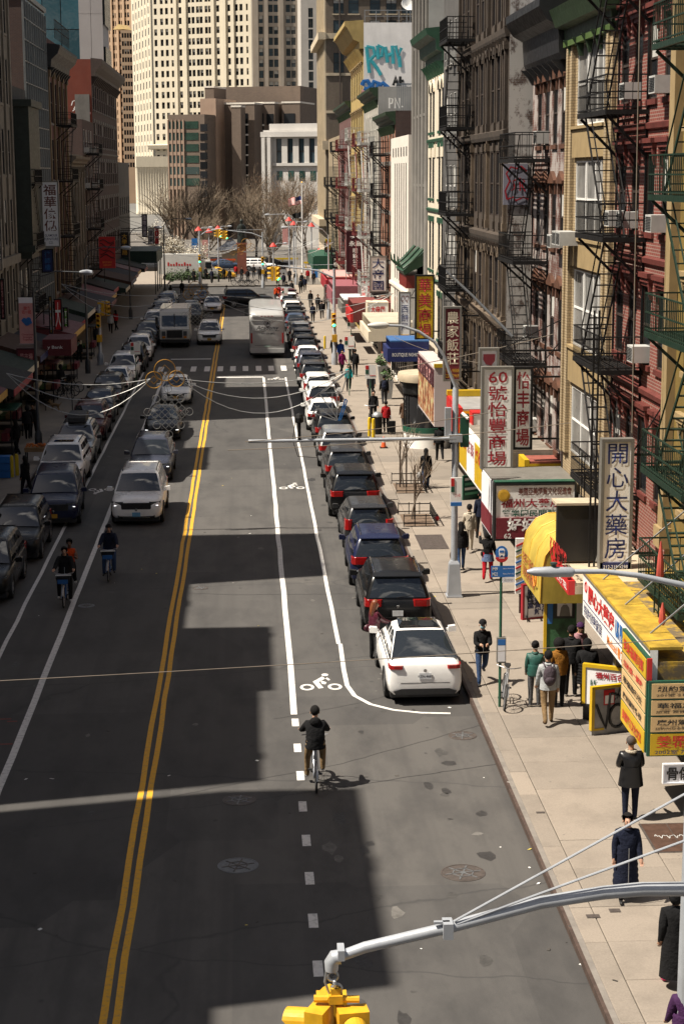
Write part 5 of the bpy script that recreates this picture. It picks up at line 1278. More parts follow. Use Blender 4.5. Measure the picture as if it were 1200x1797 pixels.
def step_van():
    p = G(307,611); t = thing('step_van', 'boxy white step van driving towards the camera on the left', 'van', (p.x,p.y,0), math.pi)
    WV = carpaint('van_white',(.62,.61,.58)); L = 6.8
    b = MB(); b.prism([(-6.6,.45),(0-.3,.45),(0-.1,.6),(-.02,1.45),(-.25,1.55),(-.55,2.75),(-.7,2.95),(-6.6,2.95)],'x',-1.12,1.12); b.build('body', WV, t)
    MB().box(-1.14,1.14,-6.62,-.75,2.951,3.0).build('roof', WV, t)
    b = MB(); plate_on(b, [(-1.0,-.27,1.62),(1.0,-.27,1.62),(1.0,-.53,2.6),(-1.0,-.53,2.6)][::-1], .02, .015); b.build('windscreen', CARGLASS, t)
    MB().box(-.03,.03,-.55,-.24,1.6,2.62).build('pillar', PLAST, t)
    b = MB()
    for k in range(5): b.box(-.55,.55,-.06,.03,.85+k*.1,.9+k*.1)
    b.box(-.6,.6,-.07,.012,.8,1.38); b.build('grille', PLAST, t)
    for s in (-1,1):
        h = MB().box(s*.82-.14,s*.82+.14,-.06,.02,.95,1.3).build('headlight', HEADL, t); MB().box(s*.82-.12,s*.82+.12,-.05,.03,.78,.92).build('indicator', AMBER, h)
        MB().bar((s*1.12,-.6,2.2),(s*1.35,-.4,2.2),.04).box(s*1.36-.1,s*1.36+.1,-.45,-.37,1.8,2.35).build('wing_mirror', PLAST, t)
        for y in (-1.2,-5.2):
            w_ = MB().tube([(s*.85,y,.42),(s*1.08,y,.42)],.42,18).build('wheel', RUB, t); MB().tube([(s*1.081,y,.42),(s*1.095,y,.42)],.24,12).build('rim', RIM, w_)
    MB().box(-1.15,1.15,-.1,.08,.45,.68).build('bumper', PLAST, t)
step_van()
# ================================================================ signs, awnings, shop canopies
SM = {'white': mat('sign_white_acrylic',(.86,.84,.80),.45,0,.04,1.5,.1), 'lav': mat('sign_lavender_white',(.80,.80,.82),.5,0,.04,1.5,.1), 'maroon': mat('sign_maroon',(.16,.018,.028),.45,0,.1,2,.1),
 'yellow': mat('sign_yellow',(.56,.36,.012),.45,0,.08,2,.15), 'dkmaroon': mat('sign_dark_maroon',(.055,.008,.014),.4,0,.1,2), 'navy': mat('sign_navy',(.012,.020,.10),.45,0,.1,2), 'red': mat('sign_red',(.50,.02,.02),.45,0,.1,2,.1),
 'dkred': mat('sign_dark_red_ink',(.30,.012,.022),.5), 'black': mat('sign_black',(.012,.012,.012),.45,0,.2,2), 'blue': mat('sign_blue',(.02,.14,.42),.45,0,.1,2), 'green': mat('sign_green',(.012,.075,.045),.45,0,.15,2,.15),
 'tan': mat('sign_tan',(.62,.42,.20),.5,0,.08,2,.15), 'orange': mat('sign_orange_ink',(.75,.22,.03),.5), 'grey': mat('sign_frame_grey',(.20,.19,.17),.5,.3,.1,2,.2), 'cream': mat('sign_cream',(.66,.58,.44),.5,0,.06,2,.1),
 'pink': mat('sign_pink',(.60,.30,.28),.55,0,.1,2), 'beige': mat('canopy_beige',(.46,.38,.27),.7,0,.15,1.5,.3), 'brown': mat('sign_brown_ink',(.12,.03,.02),.5), 'teal': mat('spray_teal',(.04,.36,.42),.6), 'gold': mat('sign_gold',(.62,.36,.04),.4,.2)}
def rect_text(parent, text, O, U, V, w, h, m, eps=.012, bold=.0, shear=0, leading=1.0, fill=True, align='CENTER', name='lettering'):
    """lettering stretched into the rectangle w x h whose centre is O; U right, V up"""
    me = font_mesh(text, 1, bold, shear, 1, 0, align, leading); n = len(me.vertices)
    if not n: return None
    O, U, V = Vector(O), Vector(U).normalized(), Vector(V).normalized(); N = U.cross(V)
    xs = [v.co.x for v in me.vertices]; ys = [v.co.y for v in me.vertices]
    x0, x1, y0, y1 = min(xs), max(xs), min(ys), max(ys); sx, sy = w/max(x1-x0,1e-4), h/max(y1-y0,1e-4)
    if not fill: sx = sy = min(sx, sy)
    for v in me.vertices:
        a, b = (v.co.x-(x0+x1)/2)*sx, (v.co.y-(y0+y1)/2)*sy; v.co = O+U*a+V*b+N*eps
    me.materials.clear(); me.materials.append(m)
    return link(name, me, parent)
UX, UZ = (1,0,0), (0,0,1)
def blade(name, label, px, Y, bg, fr, thick=.25, brd=.06, arms=None):
    """projecting sign box facing the camera; px=(x0,y0,x1,y1) read at depth Y. returns thing, centre, w, h"""
    a, c = PY(px[0],px[1],Y), PY(px[2],px[3],Y); xm = (a.x+c.x)/2; w = abs(c.x-a.x); z0, z1 = min(a.z,c.z), max(a.z,c.z); h = z1-z0
    t = thing(name, label, 'sign', (0,0,0), 0, 'projecting shop signs')
    b = MB(); b.box(xm-w/2,xm+w/2,Y,Y+thick,z0,z1); b.build('panel', bg, t)
    b = MB(); e = .02
    b.box(xm-w/2-e,xm-w/2+brd,Y-.03,Y+thick+.03,z0-e,z1+e); b.box(xm+w/2-brd,xm+w/2+e,Y-.03,Y+thick+.03,z0-e,z1+e)
    b.box(xm-w/2+brd,xm+w/2-brd,Y-.03,Y+thick+.03,z0-e,z0+brd); b.box(xm-w/2+brd,xm+w/2-brd,Y-.03,Y+thick+.03,z1-brd,z1+e); b.build('frame', fr, t)
    if arms is not None:      # steel arms back to the wall
        s = 1 if arms > xm else -1
        for z in (z0+h*.12, z1-h*.12): MB().bar((xm+s*(w/2+.02),Y+thick/2,z),(arms,Y+thick/2,z),.06).build('bracket', BLACKM, t)
        MB().bar((xm+s*(w/2+.02),Y+thick/2,z1-h*.1),(arms,Y+thick/2,z1+.9),.03).build('stay', BLACKM, t)
    return t, Vector((xm,Y,(z0+z1)/2)), w, h
def vsign(name, label, px, Y, bg, fr, chars, ink, arms=None, zone=(.06,.06), bold=.025, wf=.72, lead=1.05, **k):
    t, c, w, h = blade(name, label, px, Y, bg, fr, arms=arms, **k)
    hh = h*(1-zone[0]-zone[1]); cz = c.z+h*(zone[1]-zone[0])/2
    rect_text(t, '\n'.join(chars), (c.x,Y,cz), UX, UZ, w*wf, hh, ink, bold=bold*.45, leading=lead); return t, c, w, h
t, c, w, h = vsign('vertical_sign', 'white vertical sign with five navy characters by the green fire escape', (1057,772,1105,1000), 43.2, SM['white'], SM['grey'], '開心大藥房', SM['navy'], 10.2, (.03,.09), .006)
MB().box(c.x-w/2,c.x+w/2,43.17,43.4,c.z-h/2-.02,c.z-h/2+.20).build('phone_strip', SM['navy'], t); rect_text(t, '212-219-9298', (c.x,43.165,c.z-h/2+.09), UX, UZ, w*.8, .09, SM['white'], .004)
b = MB()
for x in (c.x-w*.78,c.x-w*.62): b.bar((x,43.5,PY(1020,545,43.5).z),(x,43.5,c.z-h/2-.2),.045)
for k in range(14): b.bar((c.x-w*.78,43.5,c.z-h/2+k*.5),(c.x-w*.62,43.5,c.z-h/2+k*.5),.02)
b.build('sign_mast', BLACKM, t)
vsign('vertical_sign', 'tall white sign starting with the number 60 and maroon characters', (846,645,898,822), 57.0, SM['white'], SM['grey'], ['60','號','怡','豐','商','場'], SM['dkred'], None, (.04,.03), .022, .62)
vsign('vertical_sign', 'white sign with four bold maroon characters right of the number 60 sign', (902,645,932,788), 57.15, SM['white'], BLACKM, '怡丰商場', SM['dkred'], 10.1, (.05,.04), .04)
t, c, w, h = blade('logo_sign', 'small pale sign with maroon swirl logo above the number 60 sign', (842,612,874,650), 57.4, SM['lav'], SM['grey'], arms=10.1)
b = MB(); b.prism([(c.x-w*.32,c.z+h*.25),(c.x+w*.32,c.z+h*.25),(c.x+w*.30,c.z-h*.05),(c.x+w*.1,c.z-h*.28),(c.x-w*.2,c.z-h*.2),(c.x-w*.33,c.z)],'y',57.38,57.399); b.build('logo', SM['maroon'], t)
t, c, w, h = vsign('vertical_sign', 'maroon vertical sign with four cream characters above phone numbers', (779,539,808,668), 71.6, SM['maroon'], SM['grey'], '農家飯莊', SM['cream'], 9.4, (.06,.22), .025)
for k, s in enumerate(('925-9888','226-0969')): rect_text(t, s, (c.x,71.6,c.z-h*.36-k*.21), UX, UZ, w*.8, .15, SM['gold'], bold=.01)
vsign('vertical_sign', 'yellow vertical sign with four dark red characters in black frame', (729,483,761,595), 91.0, SM['yellow'], BLACKM, '華美商場', SM['dkred'], 9.8, (.05,.03), .03)
t, c, w, h = vsign('vertical_sign', 'slim pale grey bakery sign with script letters and navy characters', (700,513,720,597), 98.0, SM['lav'], SM['grey'], '西餅屋', SM['navy'], 9.6, (.27,.20), .012, .6)
rect_text(t, 'QQ', (c.x,98.0,c.z+h*.36), UX, UZ, w*.7, .38, SM['brown'], shear=.3); MB().box(c.x-w*.36,c.x+w*.36,97.98,97.999,c.z-h*.43,c.z-h*.38).build('gold_band', SM['gold'], t)
vsign('vertical_sign', 'white sign with three large navy characters on the right side', (649,450,678,512), 121.5, SM['white'], SM['grey'], '大帝國', SM['navy'], 9.8, (.06,.05), .03)
t, c, w, h = vsign('vertical_sign', 'small white sign with red characters left of the three-character navy sign', (632,489,652,529), 134.5, SM['white'], SM['grey'], '南少林', SM['red'], 9.6, (.08,.2), .03, .36)
for o_ in t.children:
    if o_.name.startswith('lettering'): o_.location.x = -w*.22
rect_text(t, '風\n傷\n跌\n行', (c.x+w*.26,134.5,c.z+h*.06), UX, UZ, w*.22, h*.66, SM['red'], bold=.02)
t, c, w, h = vsign('vertical_sign', 'dark maroon optician sign with white horse emblem far on the right', (608,406,638,477), 146.3, SM['dkmaroon'], SM['dkmaroon'], '眼鏡公司', SM['white'], 9.5, (.42,.08), .01, .3)
rect_text(t, '永昌', (c.x,146.3,c.z+h*.2), UX, UZ, w*.72, h*.13, SM['white'], bold=.02)
hs = [(-.4,.0),(-.25,.12),(0,.16),(.2,.2),(.34,.36),(.45,.3),(.38,.2),(.3,.08),(.42,-.08),(.36,-.1),(.22,.0),(.0,.0),(-.1,-.14),(-.3,-.2),(-.12,-.02),(-.25,.02)]
MB().prism([(c.x+x*w*.8,c.z+h*.36+z*.5) for x, z in hs],'y',146.28,146.299).build('horse_emblem', SM['white'], t)
# left-hand signs
t, c, w, h = vsign('vertical_sign', 'large white furniture shop sign with dark red characters on the left', (72,318,106,433), 116.2, SM['lav'], SM['grey'], '福華傢俬', SM['brown'], -13.7, (.05,.24), .03, .75)
rect_text(t, 'GLAMOUR\nFURNITURE\nCO.', (c.x,116.2,c.z-h*.38), UX, UZ, w*.8, h*.15, SM['navy'], bold=.006)
vsign('vertical_sign', 'dark navy sign hanging below the white furniture shop sign', (73,437,95,478), 117.0, SM['navy'], BLACKM, '律師樓', SM['blue'], -13.7, (.1,.1), .01, .5)
vsign('vertical_sign', 'white strip sign cut by the left edge of the picture', (-8,385,5,474), 100.0, SM['white'], SM['grey'], '大中銀行', SM['black'], -13.7, (.1,.1), .02)
t, c, w, h = blade('banner_sign', 'red shop banner with black line drawing on the left side', (174,416,203,470), 158, SM['red'], SM['red'], .06, arms=-13.7)
b = MB(); 
for k in range(5):
    pts = [(c.x-w*.45+w*.9*i/8,157.96,c.z+h*(.36-.12*k)+.16*math.sin(i*.8+k*1.3)) for i in range(9)]
    b.tube(pts,.035,4)
b.build('line_drawing', SM['black'], t); rect_text(t, 'BAO BAO\nLIBRARY', (c.x,157.96,c.z-h*.36), UX, UZ, w*.6, h*.16, SM['orange'], bold=.01)
vsign('vertical_sign', 'black sign with golden characters past the red banner', (212,408,226,450), 180, SM['black'], BLACKM, '大學書局', SM['gold'], -13.7, (.06,.06), .02)
vsign('vertical_sign', 'dark purple sign near the end of the left row', (249,376,259,416), 197, mat('sign_purple',(.06,.02,.06),.5), BLACKM, '國際旅遊', SM['white'], -13.7, (.06,.06), .01)
vsign('vertical_sign', 'small white sign with dark character near the end of the left row', (260,401,271,428), 199, SM['white'], BLACKM, '富豪', SM['black'], -13.7, (.1,.1), .03)
vsign('vertical_sign', 'small red sign with white letters at the end of the left row', (272,397,279,428), 201, SM['red'], SM['red'], 'DIM', SM['white'], -13.7, (.1,.3), .02)
vsign('vertical_sign', 'maroon street sign above the left pavement near the edge', (0,490,10,560), 97.5, SM['maroon'], BLACKM, '批發中心', SM['pink'], -13.7, (.06,.06), .02)
# wall lettering high on the left
# ---------------------------------------------------------------- shop canopies and fascia signs on the right
CAN = 'shop canopies on the right'
def canopy(name, label, Xs, Y0, Y1, z0, z1, face, roof, text=None, ink=None, frame=None, roofz=None, xr=10.2, soff=None):
    """box canopy from the wall line to Xs; street face Y0..Y1, z0..z1"""
    t = thing(name, label, 'canopy', (0,0,0), 0, CAN)
    MB().box(Xs,Xs+.16,Y0,Y1,z0,z1).build('fascia', face, t)
    rz = roofz or z1-.05
    MB().box(Xs+.161,xr-.003,Y0+.01,Y1-.01,rz-.08,rz).build('roof_sheet', roof, t)
    for y in (Y0,Y1-.06): MB().box(Xs+.161,xr-.004,y,y+.06,z0+.02,rz-.081).build('end_panel', frame or roof, t)
    if text: rect_text(t, text, (Xs,(Y0+Y1)/2,(z0+z1)/2), (0,-1,0), UZ, (Y1-Y0)*.86, (z1-z0)*.6, ink, bold=.02)
    return t
RUST = mat('dirty_yellow_sheet',(.42,.27,.025),.7,0,.3,2.6,.95)
def patch_mat():
    m, t, b = _new('patchy_yellow_roof'); MATS['patchy_yellow_roof'] = m
    col = _mix(t, (.50,.31,.015), (.10,.08,.06), _ramp(t, _noise(t, 2.3, 8, .75), [(.36,(0,0,0)),(.55,(.92,)*3)]))
    t.links.new(col, b.inputs['Base Color']); b.inputs['Roughness'].default_value = .7; return m
PATCH = patch_mat()
t = canopy('pharmacy_canopy', 'white pharmacy sign canopy with red characters and yellow roof', 7.95, 34.4, 41.6, 2.75, 3.8, SM['white'], PATCH, roofz=3.55)
MB().box(7.94,8.62,34.4,41.6,3.801,3.86).build('roof_strip', RUST, t); MB().box(7.935,7.949,34.4,41.6,3.74,3.80).build('top_edge', SM['grey'], t)
MB().box(9.4,10.19,38.9,41.5,3.551,3.9).build('roof_step', PATCH, t); MB().box(8.8,9.9,38.2,38.85,3.0,3.53).build('roof_gap', BLACKM, t)
V_ = (0,-1,0)
def ft(s, ya, yb, za, zb, ink, bo=.02): rect_text(t, s, (7.95,(ya+yb)/2,(za+zb)/2), V_, UZ, ya-yb, zb-za, ink, bold=bo)
ft('開心大藥房',40.9,37.9,3.22,3.66,SM['red'],.04); ft('US PHARMACY INC',37.75,35.0,3.22,3.62,SM['blue'],.05)
ft('特許健康家庭',41.4,39.2,2.80,3.08,SM['navy'],.01); ft('Medicaid 糧食券',38.6,36.6,2.82,3.08,SM['orange'],.02); ft('代客送藥',35.7,34.7,2.82,3.08,SM['navy'],.01)
MB().torus((7.945,41.2,3.52),.12,.02,'X',16,4).build('round_logo', SM['red'], t); MB().box(7.938,7.949,34.5,41.5,3.13,3.145).build('rule_line', SM['navy'], t)
for y in (35.5,38,40.5): MB().bar((8.2,y,3.86),(10.15,y+.3,5.4),.03).build('stay_rod', GALV, t)
MB().box(8.7,10.15,41.2,41.55,.15,2.74).build('shop_pillar', SM['grey'], t)
# black end box + red standing characters
t = canopy('red_letter_canopy', 'canopy with standing red characters and a big black end panel', 7.62, 41.75, 44.2, 3.2, 3.55, SM['red'], SM['beige'], roofz=3.5)
MB().box(7.7,8.75,43.9,44.1,3.56,5.0).build('black_panel', SM['black'], t); MB().box(7.66,8.79,43.85,44.6,5.0,5.06).build('panel_cap', SM['beige'], t)
rr = random.Random(4)
for k, ch in enumerate('新福州海鮮樓'):
    y = 44.0-k*.40; rect_text(t, ch, (7.6,y,3.95-.0*k), V_, UZ, .36, .52, SM['red'], eps=.03, bold=.05, name='standing_character')
    MB().box(7.60,7.66,y-.17,y+.17,3.6,3.68).build('character_foot', SM['red'], t)
rect_text(t, '三泰藥行 TEL', (7.62,43,3.37), V_, UZ, 2.2, .2, SM['white'], bold=.02)
MB().bar((8.7,43.9,3.55),(8.95,43.8,4.6),.03).build('stay_rod', GALV, t)
# rounded yellow awning
t = thing('yellow_awning', 'rounded bright yellow awning left of the black panel', 'awning', (0,0,0), 0, CAN)
prof = [(8.75,4.02),(8.5,4.12),(8.1,4.10),(7.75,3.95),(7.50,3.6),(7.40,3.1),(7.38,2.35)]
b = MB(); n = len(prof); vs = [(x,y,z) for y in (44.4,47.6) for x, z in prof]; b.add(vs, [(i,i+1,n+i+1,n+i) for i in range(n-1)])
b.build('fabric', mat('yellow_awning_vinyl',(.44,.32,.05),.6,0,.15,2,.7), t, True)
for y in (44.4,47.6): MB().add([(x,y,z) for x, z in prof]+[(8.75,y,2.35)],[tuple(range(n+1))]).build('end_flap', MATS['yellow_awning_vinyl'], t)
rect_text(t, '各種紙扎\n冥幣香燭', (7.37,46.2,2.85), V_, UZ, 2.0, .7, SM['dkred'], eps=.02, bold=.005)
MB().torus((7.33,45.0,2.9),.22,.02,'X',18,4).build('ring_logo', SM['orange'], t)
MB().box(8.76,10.19,44.3,47.7,3.25,3.35).build('flat_roof', SM['beige'], t); MB().box(8.76,8.80,44.3,47.7,2.4,3.24).build('back_board', SM['black'], t)
for k in range(4): MB().tube([(x+.0,44.4+1.06*k,z+.012) for x, z in prof],.012,4).build('seam', SM['gold'], t)
# association sign board facing the camera
t, c, w, h = blade('association_sign', 'wide white and maroon sign board full of characters beside the yellow awning', (868,850,1008,946), 54.2, SM['white'], SM['black'], .35, .04)
z0 = c.z-h/2; MB().box(c.x-w/2+.05,c.x+w/2-.05,54.15,54.199,z0+.05,z0+h*.40).build('maroon_field', SM['maroon'], t)
rect_text(t, '美國亞美經貿文化促進會', (c.x+w*.12,54.2,c.z+h*.37), UX, UZ, w*.66, h*.14, SM['brown'], bold=.02)
rect_text(t, '福州大藥房', (c.x-w*.05,54.2,c.z+h*.16), UX, UZ, w*.75, h*.16, SM['dkred'], bold=.02); rect_text(t, '管樂團民間藝術', (c.x-w*.02,54.2,c.z-h*.02), UX, UZ, w*.78, h*.12, SM['green'], bold=.02)
rect_text(t, '好好', (c.x-w*.17,54.15,c.z-h*.22), UX, UZ, w*.36, h*.24, SM['white'], bold=.03); rect_text(t, 'TEL', (c.x-.02*w,54.15,c.z-h*.42), UX, UZ, w*.13, h*.09, SM['white'], bold=.01); rect_text(t, '62', (c.x-w*.34,54.15,c.z-h*.42), UX, UZ, w*.09, h*.09, SM['white'], bold=.01)
b = MB(); b.lathe([(.19,0),(.19,.02),(.12,.03)], n=18); o = b.build('gold_seal', SM['gold'], t); o.location = (c.x-w*.39,54.19,c.z+h*.30); o.rotation_euler = (math.pi/2,0,0)
MB().box(c.x-w/2-.02,c.x-w/2,54.6,57.2,z0,z0+h).build('street_side_panel', SM['lav'], t); MB().box(c.x-w/2-.03,c.x-w/2-.021,54.62,57.18,z0+.04,z0+h*.4).build('side_maroon_field', SM['maroon'], t)
MB().box(c.x-w/2,10.1,54.56,57.2,z0+h,z0+h+.05).build('top_sheet', SM['grey'], t); MB().box(c.x-w/2,10.1,54.2,54.55,z0+h+.051,z0+h+.08).build('green_edge', SM['green'], t)
# further canopies
t = canopy('red_yellow_canopy', 'canopy with red corrugated roof and yellow end behind the association sign', 9.0, 57.7, 59.0, 3.3, 3.95, SM['yellow'], mat('red_corrugated_roof',(.25,.07,.05),.7,0,.2,6), frame=SM['yellow'])
t = canopy('picture_sign_canopy', 'white and yellow fascia canopy below the number 60 sign', 7.85, 59.2, 66.0, 2.5, 4.1, SM['white'], mat('dirty_canopy_roof',(.22,.19,.155),.85,0,.4,1.4,.5))
for k, (m_, s) in enumerate(((SM['yellow'],'快餐 4菜1湯'),(SM['lav'],'奶茶 珍珠'),(SM['yellow'],'外賣電話'))): MB().box(7.83,7.849,59.3+k*2.25,61.4+k*2.25,2.6,4.0).build('picture_panel', m_, t); rect_text(t, s, (7.83,60.25+k*2.3,3.6), V_, UZ, 1.8, .5, SM['red'] if k != 1 else SM['dkred'], bold=.02)
t, c, w, h = blade('box_sign', 'blue box sign with white characters behind the grey signal pole', (812,733,828,800), 66.2, SM['blue'], SM['orange'], .9, .03); rect_text(t, '文\n化\n行', (c.x,66.2,c.z), UX, UZ, w*.6, h*.8, SM['white'], bold=.02)
t, c, w, h = blade('box_sign', 'white box sign with red circle right of the blue box sign', (829,725,846,808), 65.4, SM['white'], SM['red'], .8, .03)
o = MB().lathe([(.14,0),(.14,.02)], n=16).build('red_dot', SM['pink'], t); o.location = (c.x,65.39,c.z+.1); o.rotation_euler = (math.pi/2,0,0); rect_text(t, '茶', (c.x,65.38,c.z-.4), UX, UZ, w*.5, .26, SM['red'], bold=.02)
t = canopy('grey_metal_canopy', 'grey metal canopy roof with yellow edge behind the grey pole', 7.9, 66.9, 71.0, 3.3, 4.5, SM['red'], mat('grey_sheet_roof',(.38,.37,.36),.5,.3,.15,2,.2), frame=SM['yellow'])
MB().box(7.9,9.38,70.7,71.0,4.46,4.7).build('yellow_edge', SM['yellow'], t)
t = thing('food_photo_sign', 'large sign box with food photographs and a pale blank end', 'sign', (0,0,0), 0, CAN)
MB().box(7.65,8.32,73.2,80.2,2.9,5.35).build('box', mat('pale_pink_panel',(.56,.48,.46),.5,0,.05,1,.1), t); MB().box(7.63,8.34,73.16,73.3,5.35,5.5).build('yellow_cap', SM['yellow'], t)
b = _new('food_photo'); m_, tt, bb = b; MATS['food_photo'] = m_
tt.links.new(_ramp(tt, _noise(tt, 2.4, 5), [(.35,(.04,.02,.015)),(.5,(.35,.12,.05)),(.6,(.55,.45,.25)),(.7,(.25,.30,.08))]), bb.inputs['Base Color'])
for k in range(3): MB().box(7.63,7.649,73.4+k*2.25,75.5+k*2.25,3.0,5.2).build('photo_panel', m_, t)
MB().box(7.6,7.648,73.3,80.1,4.55,5.25).build('dark_header', SM['dkmaroon'], t)
for k, ch in enumerate('河粉麵飯粥'): rect_text(t, ch, (7.6,79.4-k*1.2,4.9), V_, UZ, .7, .5, SM['pink'], bold=.03)
t = thing('round_shop_kiosk', 'round corner shop front with beige roof and curved glass', 'kiosk', (8.7,86.2,.15), 0, CAN)
for nm, prf, m_ in (('plinth',[(1.2,0),(1.2,.7),(1.25,.75)],SM['white']),('curved_glass',[(1.15,1.0),(1.15,2.6)],SHOPGLASS),('green_band',[(1.24,.76),(1.24,1.0)],SM['green']),('graffiti_band',[(1.22,2.6),(1.25,2.65),(1.25,3.2)],SM['black']),('roof_disc',[(1.45,3.2),(1.5,3.45),(1.45,3.6),(.1,3.65)],SM['beige'])):
    MB().lathe(prf, n=28).build(nm, m_, t, True)
for k in range(10):
    a = math.pi*.6+k*.2; MB().bar((1.17*math.cos(a),1.17*math.sin(a),1),(1.17*math.cos(a),1.17*math.sin(a),2.6),.03).build('glazing_bar', BLACKM, t)
t = canopy('blue_awning', 'dark blue awning with small white lettering', 7.3, 93.6, 96.6, 3.5, 4.2, SM['navy'], mat('blue_awning_fabric',(.03,.10,.26),.7,0,.1,2), None, None, roofz=4.6, frame=SM['navy'], xr=9.5)
MB().box(7.31,9.4,93.5,93.599,3.5,4.2).build('front_valance', SM['navy'], t); rect_text(t, 'BOUTIQUE FASHION', (8.3,93.5,3.85), UX, UZ, 1.5, .22, SM['white'])
t = canopy('white_awning', 'cream white sloping awning on the right before the white building', 7.0, 103.8, 111.8, 3.6, 4.2, SM['cream'], mat('cream_awning_fabric',(.42,.37,.29),.75,0,.15,1.5,.3), roofz=4.7, xr=9.8, frame=SM['cream'])
t, c, w, h = blade('box_sign', 'white box sign with red characters over the white awning', (645,531,681,568), 116.5, SM['white'], SM['cream'], 1.8, .03); rect_text(t, '大帝國\n中日天', (c.x,116.5,c.z), UX, UZ, w*.7, h*.66, SM['red'], bold=.03)
canopy('red_awning', 'red awning with dark lettering far along the right', 6.9, 120, 126, 3.4, 4.2, SM['red'], mat('red_awning_fabric',(.17,.035,.03),.75,0,.12,1.5,.15), roofz=4.7, xr=9.7, frame=MATS['red_awning_fabric'])
canopy('pink_awning', 'pinkish red awning near the traffic signal', 6.6, 140, 149, 3.2, 4.2, mat('pink_fabric',(.24,.07,.085),.75), MATS['pink_fabric'], roofz=4.6, xr=9.5, frame=MATS['pink_fabric'])
canopy('grey_awning', 'grey awning right beyond the pink one', 6.9, 131, 137, 3.2, 3.9, SM['grey'], SM['lav'], roofz=4.2, xr=9.6, frame=SM['grey'])
canopy('striped_awning', 'dark red and white awning far on the right', 6.8, 155, 166, 3.3, 4.2, SM['dkred'], SM['pink'], roofz=4.5, xr=9.4, frame=SM['dkred'])
canopy('green_awning', 'dark green awning close to the square on the right', 7.0, 190, 206, 3.3, 4.6, SM['green'], SM['green'], roofz=4.7, xr=9.5, frame=SM['green'])
vsign('vertical_sign', 'yellow vertical banner sign near the beige corner tower', (571,420,580,470), 205, SM['yellow'], SM['yellow'], '珠寶金行', SM['red'], 9.4, (.06,.06), .02)
vsign('vertical_sign', 'small dark maroon sign near the beige corner tower', (583,448,597,470), 190, SM['maroon'], BLACKM, '茶樓', SM['white'], 9.5, (.1,.1), .02)
vsign('vertical_sign', 'narrow white sign above the pink awning', (569,500,580,530), 150, SM['white'], SM['grey'], '雜貨', SM['dkred'], 9.5, (.1,.1), .02)
# ---------------------------------------------------------------- directory board, pavement boards
t = thing('directory_board', 'green framed directory board of tan shop signs at the right edge', 'sign', (0,0,0), 0)
Yd, xd = 33.9, 7.83; zt, zb = 3.3, 1.75
MB().box(xd,10.1,Yd,Yd+.08,zb,zt).build('front_panel', SM['green'], t); MB().box(xd-.02,xd+.06,Yd+.09,36.4,zb+.05,zt+.45).build('street_panel', SM['green'], t)
for k, (s1, s2, bg, ink) in enumerate((('紐約第一駕駛','201室 212-941-1688',SM['tan'],SM['black']),('華福旅行社','旅遊 簽證服務 302室',SM['tan'],SM['black']),('廣州駕駛學校','紐約州及全美 301室 212-267',SM['tan'],SM['black']),('美國閩江\n文化交流','2002室 7182668888',SM['yellow'],SM['red']))):
    hh = .30 if k < 3 else .44; z1 = zt-.05-k*.345; 
    MB().box(xd+.06,10.05,Yd-.02,Yd-.001,z1-hh,z1).build('name_plate', bg, t)
    rect_text(t, s1, (xd+.80,Yd-.02,z1-hh*(.34 if k < 3 else .36)), UX, UZ, 1.25, hh*(.38 if k < 3 else .56), ink, bold=.02); rect_text(t, s2, (xd+.8,Yd-.02,z1-hh*(.78 if k < 3 else .84)), UX, UZ, 1.3, hh*.2, SM['navy'] if k == 3 else ink, bold=.005)
    MB().box(xd-.035,xd-.021,Yd+.15,36.3,z1-hh,z1).build('side_plate', bg, t); rect_text(t, s1.replace('\n',''), (xd-.035,35.2,z1-hh/2), V_, UZ, 1.8, hh*.5, ink if k else SM['red'], bold=.02)
MB().box(xd-.035,xd-.021,Yd+.15,36.3,zt+.0,zt+.4).build('side_plate', SM['yellow'], t); rect_text(t, '美東福建同鄉', (xd-.035,35.2,zt+.2), V_, UZ, 1.9, .25, SM['red'], bold=.02)
MB().box(xd-.03,xd+.07,Yd+.05,Yd+.089,zt+.0,zt+.45).build('red_edge', SM['red'], t); MB().box(xd+.2,xd+2.2,Yd+.09,36.4,zt-.9,zt-.86).build('inner_shelf', SM['green'], t)
t, c, w, h = blade('hanging_sign', 'small white sign with black brush characters under the directory board', (1164,1342,1240,1372), 33.85, SM['lav'], SM['lav'], .03, .005); rect_text(t, '骨傷科', (c.x,33.85,c.z), UX, UZ, w*.86, h*.75, SM['black'], bold=.02)
def board(name, label, P0, P1, h, m, thick=.07):
    """upright board standing on the pavement between ground points P0 and P1"""
    t = thing(name, label, 'board', (0,0,0), 0); d = (P1-P0); L = d.length; U = d.normalized()
    M_ = Matrix.Translation(P0) @ Matrix.Rotation(math.atan2(d.y,d.x),4,'Z')
    MB().box(0,L,0,thick,.0,h,M_).build('panel', m, t)
    return t, P0, U, L, M_
YEL = SM['yellow']
p0, p1 = G(1022,1262,.15), G(1125,1275,.15)
t, P0, U, L, M_ = board('shop_board', 'yellow framed shop board with red characters behind the graffiti board', p0, p1, 1.35, SM['lav'])
b = MB(); b.box(-.03,.05,-.03,.1,.4,1.40,M_); b.box(.05,L,-.03,.1,1.32,1.40,M_); b.build('frame', YEL, t); MB().box(.0,L,-.02,-.001,0,.4,M_).build('black_base', SM['black'], t)
rect_text(t, '福州百合花店', P0+U*(L*.56)+Vector((0,0,1.15)), U, UZ, L*.72, .17, SM['dkred'], eps=.02, bold=.03); rect_text(t, '新鮮\n花籃\n婚禮', P0+U*.25+Vector((0,0,.78)), U, UZ, .16, .5, SM['green'], eps=.02, bold=.03)
p0, p1 = G(1037,1291,.15), G(1135,1279,.15)
SCUFF = mat('scuffed_grey_board',(.33,.32,.31),.6,0,.35,3,.5)
